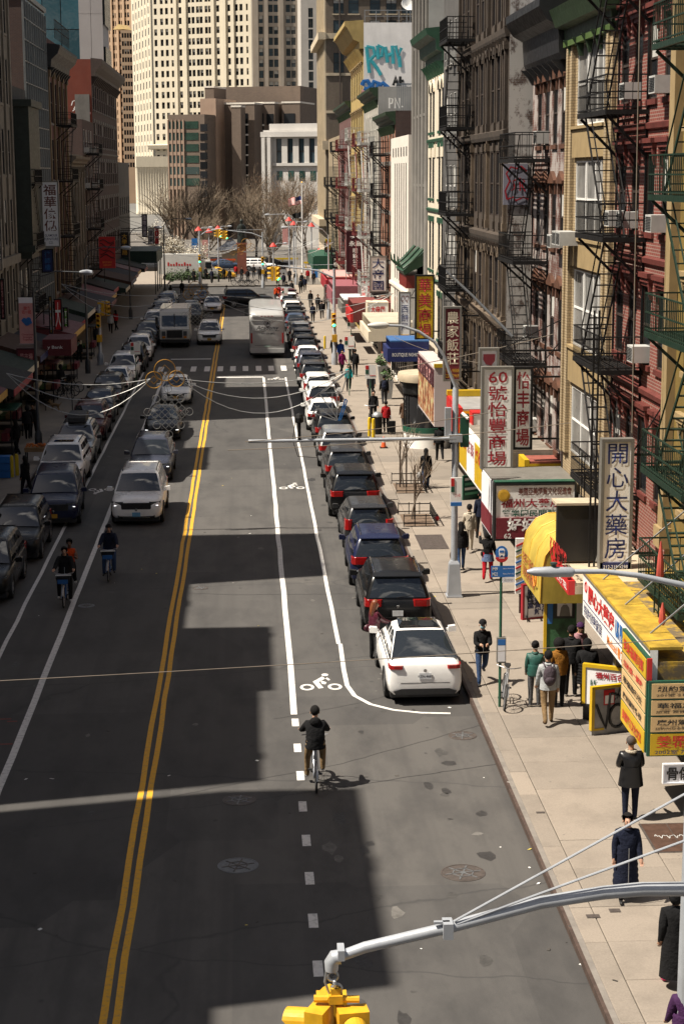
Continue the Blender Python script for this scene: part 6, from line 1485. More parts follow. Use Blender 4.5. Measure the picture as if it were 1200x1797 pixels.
t, P0, U, L, M_ = board('graffiti_board', 'grey board with thick black graffiti loops and a red notice', p0, p1, 1.15, SCUFF)
b = MB(); b.box(-.02,.06,-.03,.09,.12,1.19,M_); b.box(.06,L*.8,-.03,.09,1.12,1.19,M_); b.build('frame', YEL, t)
MB().box(.06,.32,-.018,-.001,.11,.16,M_).build('yellow_foot', YEL, t)
b = MB(); Q = lambda x, z: M_ @ Vector((x,-.02,z))
def loop(cx, cz, rx, rz, a0, a1, r=.035, n=12): b.tube([Q(cx+rx*math.cos(math.radians(a0+(a1-a0)*i/n)),cz+rz*math.sin(math.radians(a0+(a1-a0)*i/n))) for i in range(n+1)],r,5)
b.tube([Q(.10,.75),Q(.22,.45),Q(.36,.15),Q(.42,.5),Q(.46,1.0)],.035,5); loop(.66,.42,.20,.28,30,340); loop(.98,.40,.17,.24,60,400); loop(1.28,.44,.18,.26,-150,170); b.tube([Q(.5,1.0),Q(.8,.85),Q(1.1,1.05),Q(1.35,.85)],.03,5)
for k in range(7): b.tube([Q(.55+k*.1,.75+.1*math.sin(k*2)),Q(.62+k*.1,.98-.12*math.cos(k*3))],.01,4)
b.build('graffiti_loops', SM['black'], t)
MB().box(.30,.58,-.024,-.003,.72,1.08,M_).build('red_notice', SM['red'], t); MB().box(.325,.555,-.03,-.0245,.75,.95,M_).build('notice_sheet', SM['white'], t)
# poster stand, lattice fence and scribbled board by the awning
p0, p1 = G(955,1150,.15), G(1024,1150,.15)
t, P0, U, L, M_ = board('poster_stand', 'colourful poster stand with a portrait photograph behind the group of people', p0, p1, 2.0, mat('mottled_poster_green',(.03,.10,.04),.6,0,.7,3))
MB().box(-.04,.04,-.03,.1,0,2.03,M_).box(.04,L,-.03,.1,1.97,2.03,M_).build('frame', YEL, t)
po = MB().box(.22,.80,-.03,-.001,1.05,1.86,M_).build('poster', SM['black'], t); MB().box(.32,.72,-.036,-.0305,1.12,1.75,M_).build('photo_ground', SM['lav'], po)
b = MB(); b.prism([(.38,1.12),(.68,1.12),(.64,1.36),(.58,1.44),(.48,1.44),(.42,1.36)],'y',-.042,-.0365); b.v = [tuple(M_ @ Vector(v)) for v in b.v]; b.build('portrait_shoulders', SM['grey'], po)
b = MB(); b.prism([(.53+.06*math.cos(k*.7),1.54+.085*math.sin(k*.7)) for k in range(9)],'y',-.042,-.0365); b.v = [tuple(M_ @ Vector(v)) for v in b.v]; b.build('portrait_face', SM['tan'], po)
MB().box(.85,L,-.03,-.001,.9,1.9,M_).build('small_bills', SM['lav'], t); MB().box(.06,.2,-.03,-.001,.9,1.9,M_).build('blue_bill', SM['blue'], t)
p0, p1 = G(917,1088,.15), G(992,1080,.15)
t, P0, U, L, M_ = board('scribbled_board', 'red framed white board with blue characters and black scribble by the shop', p0, p1, 1.05, SM['lav'])
MB().box(-.03,.03,-.03,.1,0,1.08,M_).box(.03,L,-.03,.1,0,.05,M_).box(.03,L,-.03,.1,1.03,1.08,M_).build('frame', SM['dkred'], t)
rect_text(t, '福州鮮花店\n藝歌花球婚\n富貴瓷器禮\n鮮何慶', P0+U*(L*.5)+Vector((0,0,.52)), U, UZ, L*.82, .8, SM['navy'], eps=.015, bold=.02)
b = MB(); b.tube([M_ @ Vector((.15+L*.7*i/14,-.03,.55+.35*math.sin(i*1.7)*math.cos(i*.4))) for i in range(15)],.022,4); b.build('scribble', SM['black'], t)
t = thing('lattice_fence', 'dark metal lattice fence panel beside the scribbled board', 'fence'); a = G(905,1030,.15); c_ = G(925,1092,.15)
b = MB()
for k in range(11): q = a.lerp(c_,k/10); b.bar(q,q+Vector((0,0,1.3)),.025)
b.build('uprights', BLACKM, t)['kind'] = 'stuff'
for z in (.1,.7,1.28): MB().bar(a+Vector((0,0,z)),c_+Vector((0,0,z)),.04).build('rail', BLACKM, t)
t = thing('striped_barber_pole', 'diagonally striped colourful pole panel beside the association sign', 'pole', (8.1,52.3,.15))
MB().box(-.17,.17,-.05,.05,.6,2.3).build('panel', SM['white'], t)
for k in range(9): MB().bar((-.17,-.055,.7+k*.17),(.17,-.055,.86+k*.17),.01,.05,(0,0,1)).build('stripe', [SM['red'],SM['blue'],SM['yellow'],SM['green']][k % 4], t)
MB().box(-.04,.04,-.04,.04,0,.6).build('post', BLACKM, t)
t, P0, U, L, M_ = board('green_notice_board', 'green and white leaflet box standing on the pavement by the grey pole', G(812,878,.15), G(842,874,.15), 1.0, SM['green']); 
for k in range(4): MB().box(.08,L-.05,-.02,-.001,.2+k*.2,.3+k*.2,M_).build('leaflet', SM['white'] if k % 2 else mat('light_green_print',(.1,.35,.2),.6), t)
# red cloth umbrellas folded on the green fire escape
for px, py, pb in ((1159,950,1020),(1162,1058,1100)):
    p = PX(px,py,8.6); q = PX(px,pb,8.6); t = MB().lathe([(.015,p.z-q.z),(.06,(p.z-q.z)*.6),(.085,.1),(.03,0)], n=8).build('folded_umbrella', mat('faded_red_cloth',(.42,.07,.05),.8), None, True, loc=(8.6,p.y,q.z))
    tag(t, 'faded red folded umbrella beside the green fire escape, '+('upper one' if py < 1000 else 'lower one'), 'umbrella')
# ---------------------------------------------------------------- graffiti on the far walls (flat paint, thin relief)
b = MB()
def spray(parent, strokes, m, r, Y, name='graffiti'):
    b = MB()
    for s in strokes: b.tube([PY(x,y,Y) for x, y in s], r, 6)
    b.v = [(x,Y+(y-Y)*.1,z) for x, y, z in b.v]
    return b.build(name, m, parent)
Yw = 146.05
spray(GWALL, [[(643,82),(645,100),(648,128)],[(643,82),(655,84),(658,96),(650,105),(644,107)],[(650,105),(662,120),(668,132)],[(662,80),(664,104)],[(662,80),(672,84),(670,98),(663,100)],[(676,82),(680,110)],[(688,80),(690,112)],[(678,98),(690,94)],[(694,80),(698,100),(704,84)],[(700,98),(702,118)]], SM['teal'], .16, Yw)
spray(GWALL, [[(635,150),(638,143),(645,142),(650,150),(646,157),(638,155)],[(652,152),(656,143),(664,146),(662,156),(655,156)],[(666,150),(672,146),(680,152),(674,158)]], SM['blue'], .2, Yw)
spray(GWALL, [[(690,150),(694,134),(698,150)],[(691,144),(697,143)],[(702,134),(702,150)],[(702,142),(708,142)]], SM['black'], .12, Yw)
spray(GWALL, [[(634,160),(650,163),(666,160)],[(668,158),(680,164),(690,160)]], SM['pink'], .16, Yw)
t = bpy.data.objects.get('orange_brick_building')
spray(t, [[(683,190),(683,172),(689,174),(688,181),(683,182)],[(693,190),(693,172),(701,190),(701,172)],[(705,188),(706,186)]], SM['white'], .06, 118.97)
t = bpy.data.objects.get('sooty_brownstone_loft')
p = PY(906,322,65.0); MB().box(p.x-.48,p.x+.40,65.05,65.095,p.z-.75,p.z+.7).build('painted_patch', mat('pale_purple_paint',(.22,.22,.27),.8,0,.1,1), t)
spray(t, [[(889,350),(886,335),(894,318),(888,305),(896,293),(906,296),(914,292),(924,300)],[(889,350),(900,346),(905,352),(918,346),(926,350)],[(897,335),(903,330),(900,318),(908,314)],[(912,335),(912,312),(920,318),(915,325),(921,336)]], SM['dkred'], .035, 65.03)
# graffiti on the red side wall, left
spray(LRED, [[(138,205),(140,196),(147,198),(146,206),(139,208)],[(149,198),(153,194),(158,198),(154,205)],[(143,214),(143,222),(147,220),(147,212)],[(150,212),(150,222),(156,218)]], SM['pink'], .14, 166.95)
spray(LRED, [[(126,185),(128,178),(132,176),(134,184),(130,192)],[(128,195),(134,190),(136,198)]], SM['white'], .05, 166.95)
# bank awning and low signs on the left pavement
t = thing('bank_awning', 'dark red bank awning with white lettering on the left pavement', 'awning')
a = PY(75,596,101); c_ = PY(126,624,101)
MB().box(a.x,c_.x,101,104.5,c_.z,a.z).build('fabric', mat('dark_red_awning',(.10,.010,.014),.6), t); rect_text(t, 'y Bank', ((a.x+c_.x)/2-.1,101,(a.z+c_.z)/2), UX, UZ, .85, .22, SM['white'], bold=.01)
for x in (a.x+.05,c_.x-.05): MB().bar((x,101.05,c_.z),(x,101.05,.15),.05).build('post', BLACKM, t)
t, c, w, h = blade('market_sign', 'maroon picture panel on the shop front at the far left', (30,612,64,652), 96.5, SM['maroon'], SM['dkmaroon'], .3)
rect_text(t, '菜市場\n海鮮', (c.x,96.5,c.z), UX, UZ, w*.7, h*.6, SM['pink'], bold=.01)
for k, (x0,y0,x1,y1,m_,lab,s) in enumerate(((86,520,93,585,'gold','slim gold sign by the left lamp post','金'),(95,525,110,580,'red','red sign with emblem behind the pink banner','大'),(112,540,121,600,'green','lime green sign strip behind the pink banner','TECH'))):
    m2 = SM[m_] if m_ != 'green' else mat('lime_sign',(.12,.35,.04),.5)
    vsign('vertical_sign', lab, (x0,y0,x1,y1), 108+k*3, m2, BLACKM, s, SM['white'], -13.7, (.1,.1), .02)
# ================================================================ street furniture
def lamp_head(b, p, d, L=.75):
    """cobra lamp head from p along direction d"""
    d = Vector(d).normalized(); p = Vector(p)
    b.tube([p, p+d*L*.25, p+d*L*.6, p+d*L, p+d*(L+.06)], [.06,.11,.14,.11,.03], 8)
def signal_head(parent, M_, lit=None, visors=True, name='signal_head'):
    """three-lens yellow signal; local -y is the lit face"""
    SY = MATS.get('signal_yellow') or mat('signal_yellow',(.60,.33,.014),.55,0,.15,5,.6)
    b = MB()
    for k in range(3):
        z = -.33*k; b.box(-.155,.155,-.08,.12,z-.325,z-.005,M_)
    h = b.build(name, SY, parent)
    for k in range(3):
        z = -.33*k-.165; n = 12
        bb = MB(); pr = []
        for i in range(n+1):
            a = math.radians(-20+220*i/n); pr.append((.125*math.cos(a), .125*math.sin(a)))
        vs = [M_ @ Vector((x,-.09,z+y)) for x, y in pr]+[M_ @ Vector((x,-.34+.05*(y < 0),z+y-.03)) for x, y in pr]
        bb.add(vs, [(i,i+1,n+2+i,n+1+i) for i in range(n)]); bb.build('visor', SY, h)
        c = {0:(.25,.01,.01),1:(.3,.15,.01),2:(.01,.2,.1)}[k]; nm = ['red_lens','amber_lens_glass','green_lens'][k]
        m = mat('lit_green_lens',(.02,.5,.25),.3,emit=((.05,1,.45),3)) if (k == 2 and lit == 'g') else mat(nm,mul(c,.5),.2)
        l = MB(); l.prism([(.11*math.cos(2*math.pi*i/14), z+.11*math.sin(2*math.pi*i/14)) for i in range(14)],'y',-.10,-.091); l.v = [tuple(M_ @ Vector(v)) for v in l.v]; l.build('lens', m, h)
    return h
SY = mat('signal_yellow',(.60,.33,.014),.55,0,.15,5,.6)
# near signal arm, bottom of the picture
t = thing('signal_mast_arm', 'near grey signal arm with yellow traffic lights hanging at the bottom', 'traffic signal', (0,0,0))
Yn = 17.0; e = PY(592,1680,Yn); q = [PY(x,y,Yn) for x, y in ((592,1680),(640,1664),(790,1630),(950,1588),(1060,1572),(1130,1567),(1200,1568),(1300,1580))]; q.append(Vector((6.3,Yn,5.6)))
MB().tube([p+Vector((0,.02*i,0)) for i, p in enumerate(q)], [.055,.057,.060,.066,.070,.073,.075,.078,.085], 12).build('arm', LAMPG, t, True)
MB().tube([e+Vector((.03,0,.005)),e+Vector((-.03,0,0)),e+Vector((-.06,0,-.05)),e+Vector((-.06,0,-.14))],[.075,.078,.075,.066],12).build('elbow', LAMPG, t, True)
cl = PY(785,1630,Yn); b = MB(); b.box(cl.x-.05,cl.x+.05,Yn-.09,Yn+.09,cl.z-.08,cl.z+.085); b.box(cl.x-.14,cl.x+.02,Yn-.02,Yn+.02,cl.z+.06,cl.z+.085); b.build('clamp', LAMPG, t)
b = MB(); b.box(e.x+.0,e.x+.07,Yn-.1,Yn+.1,e.z-.0,e.z+.11); b.build('clamp', LAMPG, t)
for a, c_ in (((796,1617),(1330,1322)),((800,1622),(1330,1428))):
    MB().tube([PY(*a,Yn),PY(*c_,Yn)],.013,6).build('guy_rod', LAMPG, t)
MB().lathe([(.22,0),(.22,.3),(.13,.5),(.11,5.5),(.10,9.2)],(6.35,Yn+.1,.15),14).build('pole', LAMPG, t, True)
b = MB(); hz = e.z-.14
for k in range(3): b.torus((e.x-.05+.02*k,Yn,hz-.06-.07*k),.05,.018,'X' if k % 2 else 'Y',12,6)
b.tube([(e.x-.11,Yn,hz+.02),(e.x-.13,Yn,hz-.12),(e.x-.08,Yn,hz-.26)],.014,6); b.build('chain', GALV, t)
hub = Vector((e.x-.02,Yn,hz-.28)); b = MB(); b.box(hub.x-.07,hub.x+.07,Yn-.07,Yn+.07,hub.z-.06,hub.z+.03); b.tube([(hub.x-.22,Yn+.02,hub.z-.03),(hub.x+.24,Yn-.02,hub.z-.03)],.04,8); b.tube([(hub.x-.05,Yn+.25,hub.z-.02),(hub.x-.05,Yn-.05,hub.z-.02)],.04,8); b.box(hub.x-.05,hub.x+.05,Yn-.05,Yn+.05,hub.z+.03,hub.z+.10); b.build('hanger', SY, t)
for dx, dy, rz in ((-.19,-.03,-2.0),(.17,-.12,.12),(-.03,.26,3.14)):
    signal_head(t, Matrix.Translation((hub.x+dx,Yn+dy,hub.z-.09)) @ Matrix.Rotation(rz,4,'Z'))
# near street lamp arm (right)
t = thing('street_lamp', 'near street lamp head and arm reaching in from the right edge', 'street lamp'); Yl = 24.0
q = [PY(x,y,Yl) for x, y in ((1004,1003),(1060,1003),(1120,1010),(1200,1027),(1238,1050))]+[Vector((6.2,Yl,7.0)),Vector((6.2,Yl,.15))]
MB().tube(q,[.034,.036,.04,.045,.055,.08,.12],10).build('arm', LAMPG, t, True)
b = MB(); a = PY(1006,1004,Yl); c_ = PY(924,1003,Yl); b.tube([a,a.lerp(c_,.05),a.lerp(c_,.5),a.lerp(c_,.85),c_],[.05,.07,.075,.06,.02],10); b.build('lamp_head', LAMPG, t, True)
b = MB(); m_ = PY(971,997,Yl); b.lathe([(.035,0),(.035,.05),(.05,.055),(.05,.08),(.0,.09)],(m_.x,Yl,m_.z),10); b.build('photocell', mat('photocell_green',(.03,.05,.04),.5), t)
# grey pole with camera arm
t = thing('signal_pole', 'tall grey signal pole with long camera arm over the road', 'pole'); pb = G(796,1046,.15); Yp = pb.y
b = MB(); b.add([(pb.x+sx*.22,Yp+sy*.22,.15) for sx, sy in ((-1,-1),(1,-1),(1,1),(-1,1))]+[(pb.x+sx*.16,Yp+sy*.16,1.2) for sx, sy in ((-1,-1),(1,-1),(1,1),(-1,1))]+[(pb.x+sx*.11,Yp+sy*.11,1.3) for sx, sy in ((-1,-1),(1,-1),(1,1),(-1,1))],
   [(3,2,1,0),(0,1,5,4),(1,2,6,5),(2,3,7,6),(3,0,4,7),(4,5,9,8),(5,6,10,9),(6,7,11,10),(7,4,8,11),(8,9,10,11)]); b.box(pb.x-.25,pb.x+.25,Yp-.25,Yp+.25,.15,.2); b.build('base', LAMPG, t)
zt = PY(792,684,Yp).z
MB().tube([(pb.x,Yp,1.25),(pb.x,Yp,zt),(pb.x,Yp,zt+.12)],[.105,.095,.05],14).build('pole', LAMPG, t, True)
za = PY(790,768,Yp).z; xe = PY(436,775,Yp).x
MB().tube([(pb.x,Yp-.15,za),(xe,Yp-.15,za-.02)],.055,10).build('camera_arm', LAMPG, t, True); MB().box(pb.x-.2,pb.x+.2,Yp-.2,Yp+.14,za-.12,za+.12).build('arm_clamp', LAMPG, t)
cc = PY(525,745,Yp-.15); b = MB(); b.box(cc.x-.05,cc.x+.05,Yp-.2,Yp-.1,za,cc.z+.1); b.lathe([(.08,0),(.14,.04),(.14,.16),(.10,.26),(.02,.30)],(cc.x,Yp-.15,cc.z+.05),12); b.build('traffic_camera', BLACKM, t)
MB().tube([(cc.x-.12,Yp-.16,cc.z+.1),(cc.x-.2,Yp-.16,za),(cc.x-.05,Yp-.16,za-.5),(cc.x+.55,Yp-.16,za-.55),(cc.x+.6,Yp-.16,za-.05)],.012,5).build('cable_loop', BLACKM, t)
q = [(pb.x,Yp,zt-.5),(pb.x,Yp-.02,zt+.1)]+[tuple(PY(x,y,Yp)) for x, y in ((788,652),(779,625),(762,600),(735,582),(705,572),(680,571))]
MB().tube(q,[.06,.055,.052,.05,.048,.045,.042,.04],10).build('lamp_arm', LAMPG, t, True)
b = MB(); a, c_ = PY(682,571,Yp), PY(645,571,Yp); b.tube([a,a.lerp(c_,.15),a.lerp(c_,.6),c_],[.05,.10,.11,.04],10); b.build('lamp_head', mat('lamp_head_pale',(.55,.54,.50),.4,.1), t, True)
MB().box(pb.x+.16,pb.x+.42,Yp-.1,Yp+.15,PY(800,784,Yp).z,PY(800,727,Yp).z).build('control_box', SM['green'], t); MB().box(pb.x-.32,pb.x-.13,Yp-.12,Yp+.1,za-.1,PY(790,715,Yp).z).build('control_box', LAMPG, t)
MB().tube([(pb.x+.2,Yp-.15,PY(800,724,Yp).z),(pb.x+.36,Yp-.35,PY(800,732,Yp).z)],.05,8).build('small_camera', WHITEM, t)
a, c_ = PY(790,838,Yp-.2), PY(810,888,Yp-.2); MB().box(a.x,c_.x,Yp-.22,Yp-.18,c_.z,a.z).build('parking_sign', SM['white'], t)
w_ = c_.x-a.x; h_ = a.z-c_.z
MB().box(a.x+.02,a.x+w_*.34,Yp-.235,Yp-.221,a.z-h_*.3,a.z-.03).build('red_field', SM['red'], t); MB().box(a.x+.02,a.x+w_*.34,Yp-.235,Yp-.221,a.z-h_*.5,a.z-h_*.32).build('green_field', SM['green'], t); MB().box(a.x+.01,c_.x-.01,Yp-.235,Yp-.221,c_.z+.01,c_.z+h_*.14).build('blue_field', SM['blue'], t)
rect_text(t, '2 HR', ((a.x+c_.x)/2+.05,Yp-.22,a.z-h_*.62), UX, UZ, w_*.5, h_*.12, SM['red'], .016)
def sign_pole(px, py, tops, label, name='street_sign', pole=None):
    p = G(px,py,.15); t = thing(name, label, 'street sign', (p.x,p.y,.15)); return t, p
# bus stop
t, p = sign_pole(876,1240,None,'green bus stop pole with round blue bus sign and route plate','bus_stop_sign'); FG = mat('bus_pole_green',(.02,.09,.05),.5)
zt = PY(876,970,p.y).z-.15; MB().tube([(0,0,0),(0,0,zt)],.035,8).build('pole', FG, t)
b = MB(); n = 24; b.prism([(.155*math.cos(2*math.pi*k/n),zt-.02+.20*math.sin(2*math.pi*k/n)) for k in range(n)],'y',-.05,-.035); b.build('round_sign', SM['blue'], t)
b = MB(); b.prism([(.155*math.cos(math.pi+math.pi*k/10),zt-.10+.13*math.sin(math.pi+math.pi*k/10)) for k in range(11)],'y',-.06,-.051); b.build('red_foot', SM['red'], t)
b = MB(); z = zt+.02; b.prism([(-.07,z-.07),(.07,z-.07),(.075,z+.05),(.05,z+.09),(-.05,z+.09),(-.075,z+.05)],'y',-.066,-.051); b.build('bus_pictogram', SM['white'], t); MB().box(-.055,.055,-.07,-.0665,z-.005,z+.05).build('bus_windscreen', SM['blue'], t); MB().box(-.06,-.03,-.066,-.0512,z-.10,z-.07).box(.03,.06,-.066,-.0512,z-.10,z-.07).build('bus_wheels', SM['white'], t)
MB().bar((-.07,-.058,zt-.12),(.07,-.058,zt-.12),.006,.018).build('arrow', SM['white'], t)
zr = zt-.30; MB().box(-.26,.33,-.05,-.036,zr-.30,zr-.02).build('route_plate', SM['blue'], t)
for k, (s_, d_) in enumerate((('M9','Battery Park City'),('M22','Battery Park City'))): rect_text(t, s_, (-.16,-.05,zr-.09-k*.13), UX, UZ, .13, .08, SM['white'], .003, .01); rect_text(t, d_, (.17,-.05,zr-.09-k*.13), UX, UZ, .26, .035, SM['white'], .003)
MB().box(.02,.33,-.05,-.036,zr-.44,zr-.31).build('stop_name_plate', SM['lav'], t); rect_text(t, 'E Broadway\nMarket St', (.17,-.05,zr-.375), UX, UZ, .24, .07, SM['black'], .003)
zi = PY(876,1162,p.y).z-.15; MB().box(-.09,.13,-.09,.06,zi,zi+.64).build('timetable_box', SM['grey'], t); MB().box(-.07,.11,-.1,-.0905,zi+.04,zi+.45).build('timetable', SM['lav'], t); MB().box(-.07,.11,-.1,-.0905,zi+.46,zi+.6).build('timetable_header', SM['blue'], t)
for px, py, pt, lab in ((613,694,590,'parking sign on a thin pole in front of the woman in teal'),(650,735,640,'parking sign on a pole in front of the dark-coated walkers'),(616,610,560,'parking sign on a pole among the far walkers'),(500,550,505,'small sign on a pole at the far right pavement'),(240,690,600,'parking sign on the left pavement beside the parked cars')):
    t, p = sign_pole(px,py,None,lab); zt = PY(px,pt,p.y).z-.15; MB().tube([(0,0,0),(0,0,zt)],.03,6).build('pole', FG, t)
    MB().box(-.30,.30,-.05,-.035,zt-.75,zt).build('plate', SM['white'], t); MB().box(-.27,-.10,-.06,-.051,zt-.25,zt-.04).build('red_field', SM['red'], t); MB().box(-.27,-.10,-.06,-.051,zt-.5,zt-.28).build('green_field', SM['green'], t); MB().box(-.05,.27,-.06,-.051,zt-.6,zt-.57).build('arrow', SM['red'], t)
# far signal poles
def far_signal(px, py, h, arm, label, lit='g', low=True):
    p = G(px,py,.15); t = thing('traffic_signal', label, 'traffic signal', (p.x,p.y,.15)); MB().lathe([(.22,0),(.22,.7),(.12,.9),(.10,h)],n=10).build('pole', LAMPG, t, True)
    MB().tube([(0,0,h-.6),(arm*.3,0,h-.1),(arm,0,h+.25)],[.07,.06,.045],8).build('arm', LAMPG, t); MB().tube([(0,0,h+.3),(arm*.9,0,h+.25)],.012,4).build('stay', LAMPG, t)
    signal_head(t, Matrix.Translation((arm,-.05,h+.2)) @ Matrix.Rotation(.5,4,'Z'), lit); signal_head(t, Matrix.Translation((arm-.35,.05,h+.2)) @ Matrix.Rotation(-1.6,4,'Z'))
    if low: signal_head(t, Matrix.Translation((-.05,-.25,3.6)), lit)
    MB().box(-.18,.18,-.3,-.12,1.6,2.1).build('walk_signal', SY, t)
far_signal(587,640,6.6,-3.9,'far right signal pole with yellow lights hanging over the road')
far_signal(177,640,4.2,.6,'signal post on the left pavement beside the parked cars',None)
far_signal(462,505,6.4,-4.2,'distant signal pole at the square on the right'); far_signal(352,500,6.4,2.4,'distant signal pole at the square on the left')
DKPOLE = mat('dark_pole_grey',(.06,.062,.065),.5,.3,.15)  # darker grey than the other lamp posts
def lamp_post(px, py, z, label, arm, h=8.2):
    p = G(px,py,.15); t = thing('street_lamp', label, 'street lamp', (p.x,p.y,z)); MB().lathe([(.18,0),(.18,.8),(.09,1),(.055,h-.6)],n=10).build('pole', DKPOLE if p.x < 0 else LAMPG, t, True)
    s = 1 if arm > 0 else -1
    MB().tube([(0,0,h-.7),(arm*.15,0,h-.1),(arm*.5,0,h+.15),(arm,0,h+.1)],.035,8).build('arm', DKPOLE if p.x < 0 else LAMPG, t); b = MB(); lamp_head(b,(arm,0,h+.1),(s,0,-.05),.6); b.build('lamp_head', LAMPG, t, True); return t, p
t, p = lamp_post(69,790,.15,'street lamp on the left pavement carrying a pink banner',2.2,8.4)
a = PY(33,522,p.y)-Vector((p.x,p.y,.15)); c_ = PY(63,604,p.y)-Vector((p.x,p.y,.15))
bn = MB().box(a.x,c_.x,-.02,.0,c_.z,a.z).build('banner', SM['pink'], t); w_, h_ = c_.x-a.x, a.z-c_.z
MB().box(a.x,c_.x,-.03,-.0205,a.z-h_*.12,a.z).build('banner_header', SM['lav'], bn); rect_text(bn, '我們\n在一起', ((a.x+c_.x)/2,-.022,a.z-h_*.27), UX, UZ, w_*.6, h_*.16, SM['red'], .008, .02); rect_text(bn, 'Chinatown\nStronger\nTogether', ((a.x+c_.x)/2,-.022,a.z-h_*.85), UX, UZ, w_*.75, h_*.16, SM['dkred'], .008, .01)
b = MB()
for cx, cz, r_ in ((-.12,.02,.13),(.08,.06,.12),(.0,-.09,.14),(.16,-.06,.08)): b.prism([((a.x+c_.x)/2+cx+r_*math.cos(k*.63)*(1+.2*math.sin(k*3)),(a.z+c_.z)/2+cz+r_*math.sin(k*.63)) for k in range(10)],'y',-.03-.001*len(b.v),-.0205)
b.build('banner_figures', SM['blue'], bn)
for z in (a.z-.02,c_.z+.02): MB().bar((0,-.01,z),(a.x-.05,-.01,z),.03).build('banner_arm', GALV, t)
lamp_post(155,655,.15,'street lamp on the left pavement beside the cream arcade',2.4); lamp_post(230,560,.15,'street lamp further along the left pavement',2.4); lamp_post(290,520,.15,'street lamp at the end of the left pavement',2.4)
lamp_post(577,560,.15,'street lamp on the right pavement beyond the far signal',-3.6); lamp_post(520,500,.15,'street lamp at the far right by the square',-3.0)
# yellow bollards, bin, cone, planters
for k, (px, py, lab) in enumerate(((648,766,'left one of two yellow bollards beside the white sedan'),(655,768,'right one of two yellow bollards beside the white sedan'),(22,838,'left one of two yellow bollards on the left pavement'),(31,835,'right one of two yellow bollards on the left pavement'),(570,612,'yellow bollard by the far signal pole'))):
    p = G(px,py,.15); t = thing('bollard', lab, 'bollard', (p.x,p.y,.15), 0, 'yellow steel bollards'); MB().lathe([(.085,0),(.085,.88),(.07,.95),(.03,.98)],n=14).build('post', mat('bollard_yellow',(.62,.42,.012),.5,0,.12,3,.25), t, True); MB().lathe([(.12,0),(.12,.02)],n=14).build('foot_plate', GALV, t)
p = G(658,764,.15); t = thing('litter_bin', 'dark litter bin with a silver dome lid behind the yellow bollards', 'bin', (p.x+.15,p.y+.5,.15)); MB().lathe([(.24,0),(.26,.85),(.28,.9)],n=18).build('body', BLACKM, t); MB().lathe([(.28,.9),(.27,1.0),(.16,1.12),(.05,1.14)],n=18).build('lid', GALV, t, True)
p = G(673,786,.15); t = thing('traffic_cone', 'orange traffic cone with white band on the right pavement', 'cone', (p.x,p.y,.15)); MB().box(-.18,.18,-.18,.18,0,.05).build('base', BLACKM, t); MB().lathe([(.13,.05),(.085,.28)],n=14).build('cone', mat('cone_orange',(.70,.10,.015),.6), t); MB().lathe([(.0855,.28),(.06,.40)],n=14).build('band', WHITEM, t); MB().lathe([(.06,.40),(.025,.55)],n=14).build('tip', MATS['cone_orange'], t)
LEAF = mat('leaf_green',(.045,.10,.02),.6,0,.45,9)
def leafball(c, r, n, rnd, s=.05):
    b = MB()
    for k in range(n):
        d = Vector((rnd.gauss(0,1),rnd.gauss(0,1),rnd.gauss(0,1))).normalized()*r*rnd.uniform(.5,1); u = Vector((rnd.gauss(0,1),rnd.gauss(0,1),rnd.gauss(0,1))).normalized(); v = u.orthogonal().normalized(); p = Vector(c)+d
        b.add([p-u*s,p+v*s*.5,p+u*s,p-v*s*.5],[(0,1,2,3)])
    return b
rp = random.Random(2)
for k, (px, py, lab) in enumerate(((680,700,'tall grey planter with green shrub, near one by the shop door'),(671,672,'tall grey planter with green shrub, far one by the shop door'))):
    p = G(px,py,.15); t = thing('planter', lab, 'planter', (p.x,p.y,.15), 0, 'grey planters'); b = MB(); b.add([(-.22,-.22,0),(.22,-.22,0),(.22,.22,0),(-.22,.22,0),(-.32,-.32,1.1),(.32,-.32,1.1),(.32,.32,1.1),(-.32,.32,1.1)],[(0,3,2,1),(0,1,5,4),(1,2,6,5),(2,3,7,6),(3,0,4,7),(4,5,6,7)]); b.build('pot', mat('planter_grey',(.35,.36,.36),.6), t)
    leafball((0,0,1.45),.42,160,rp,.09).build('shrub', LEAF, t)
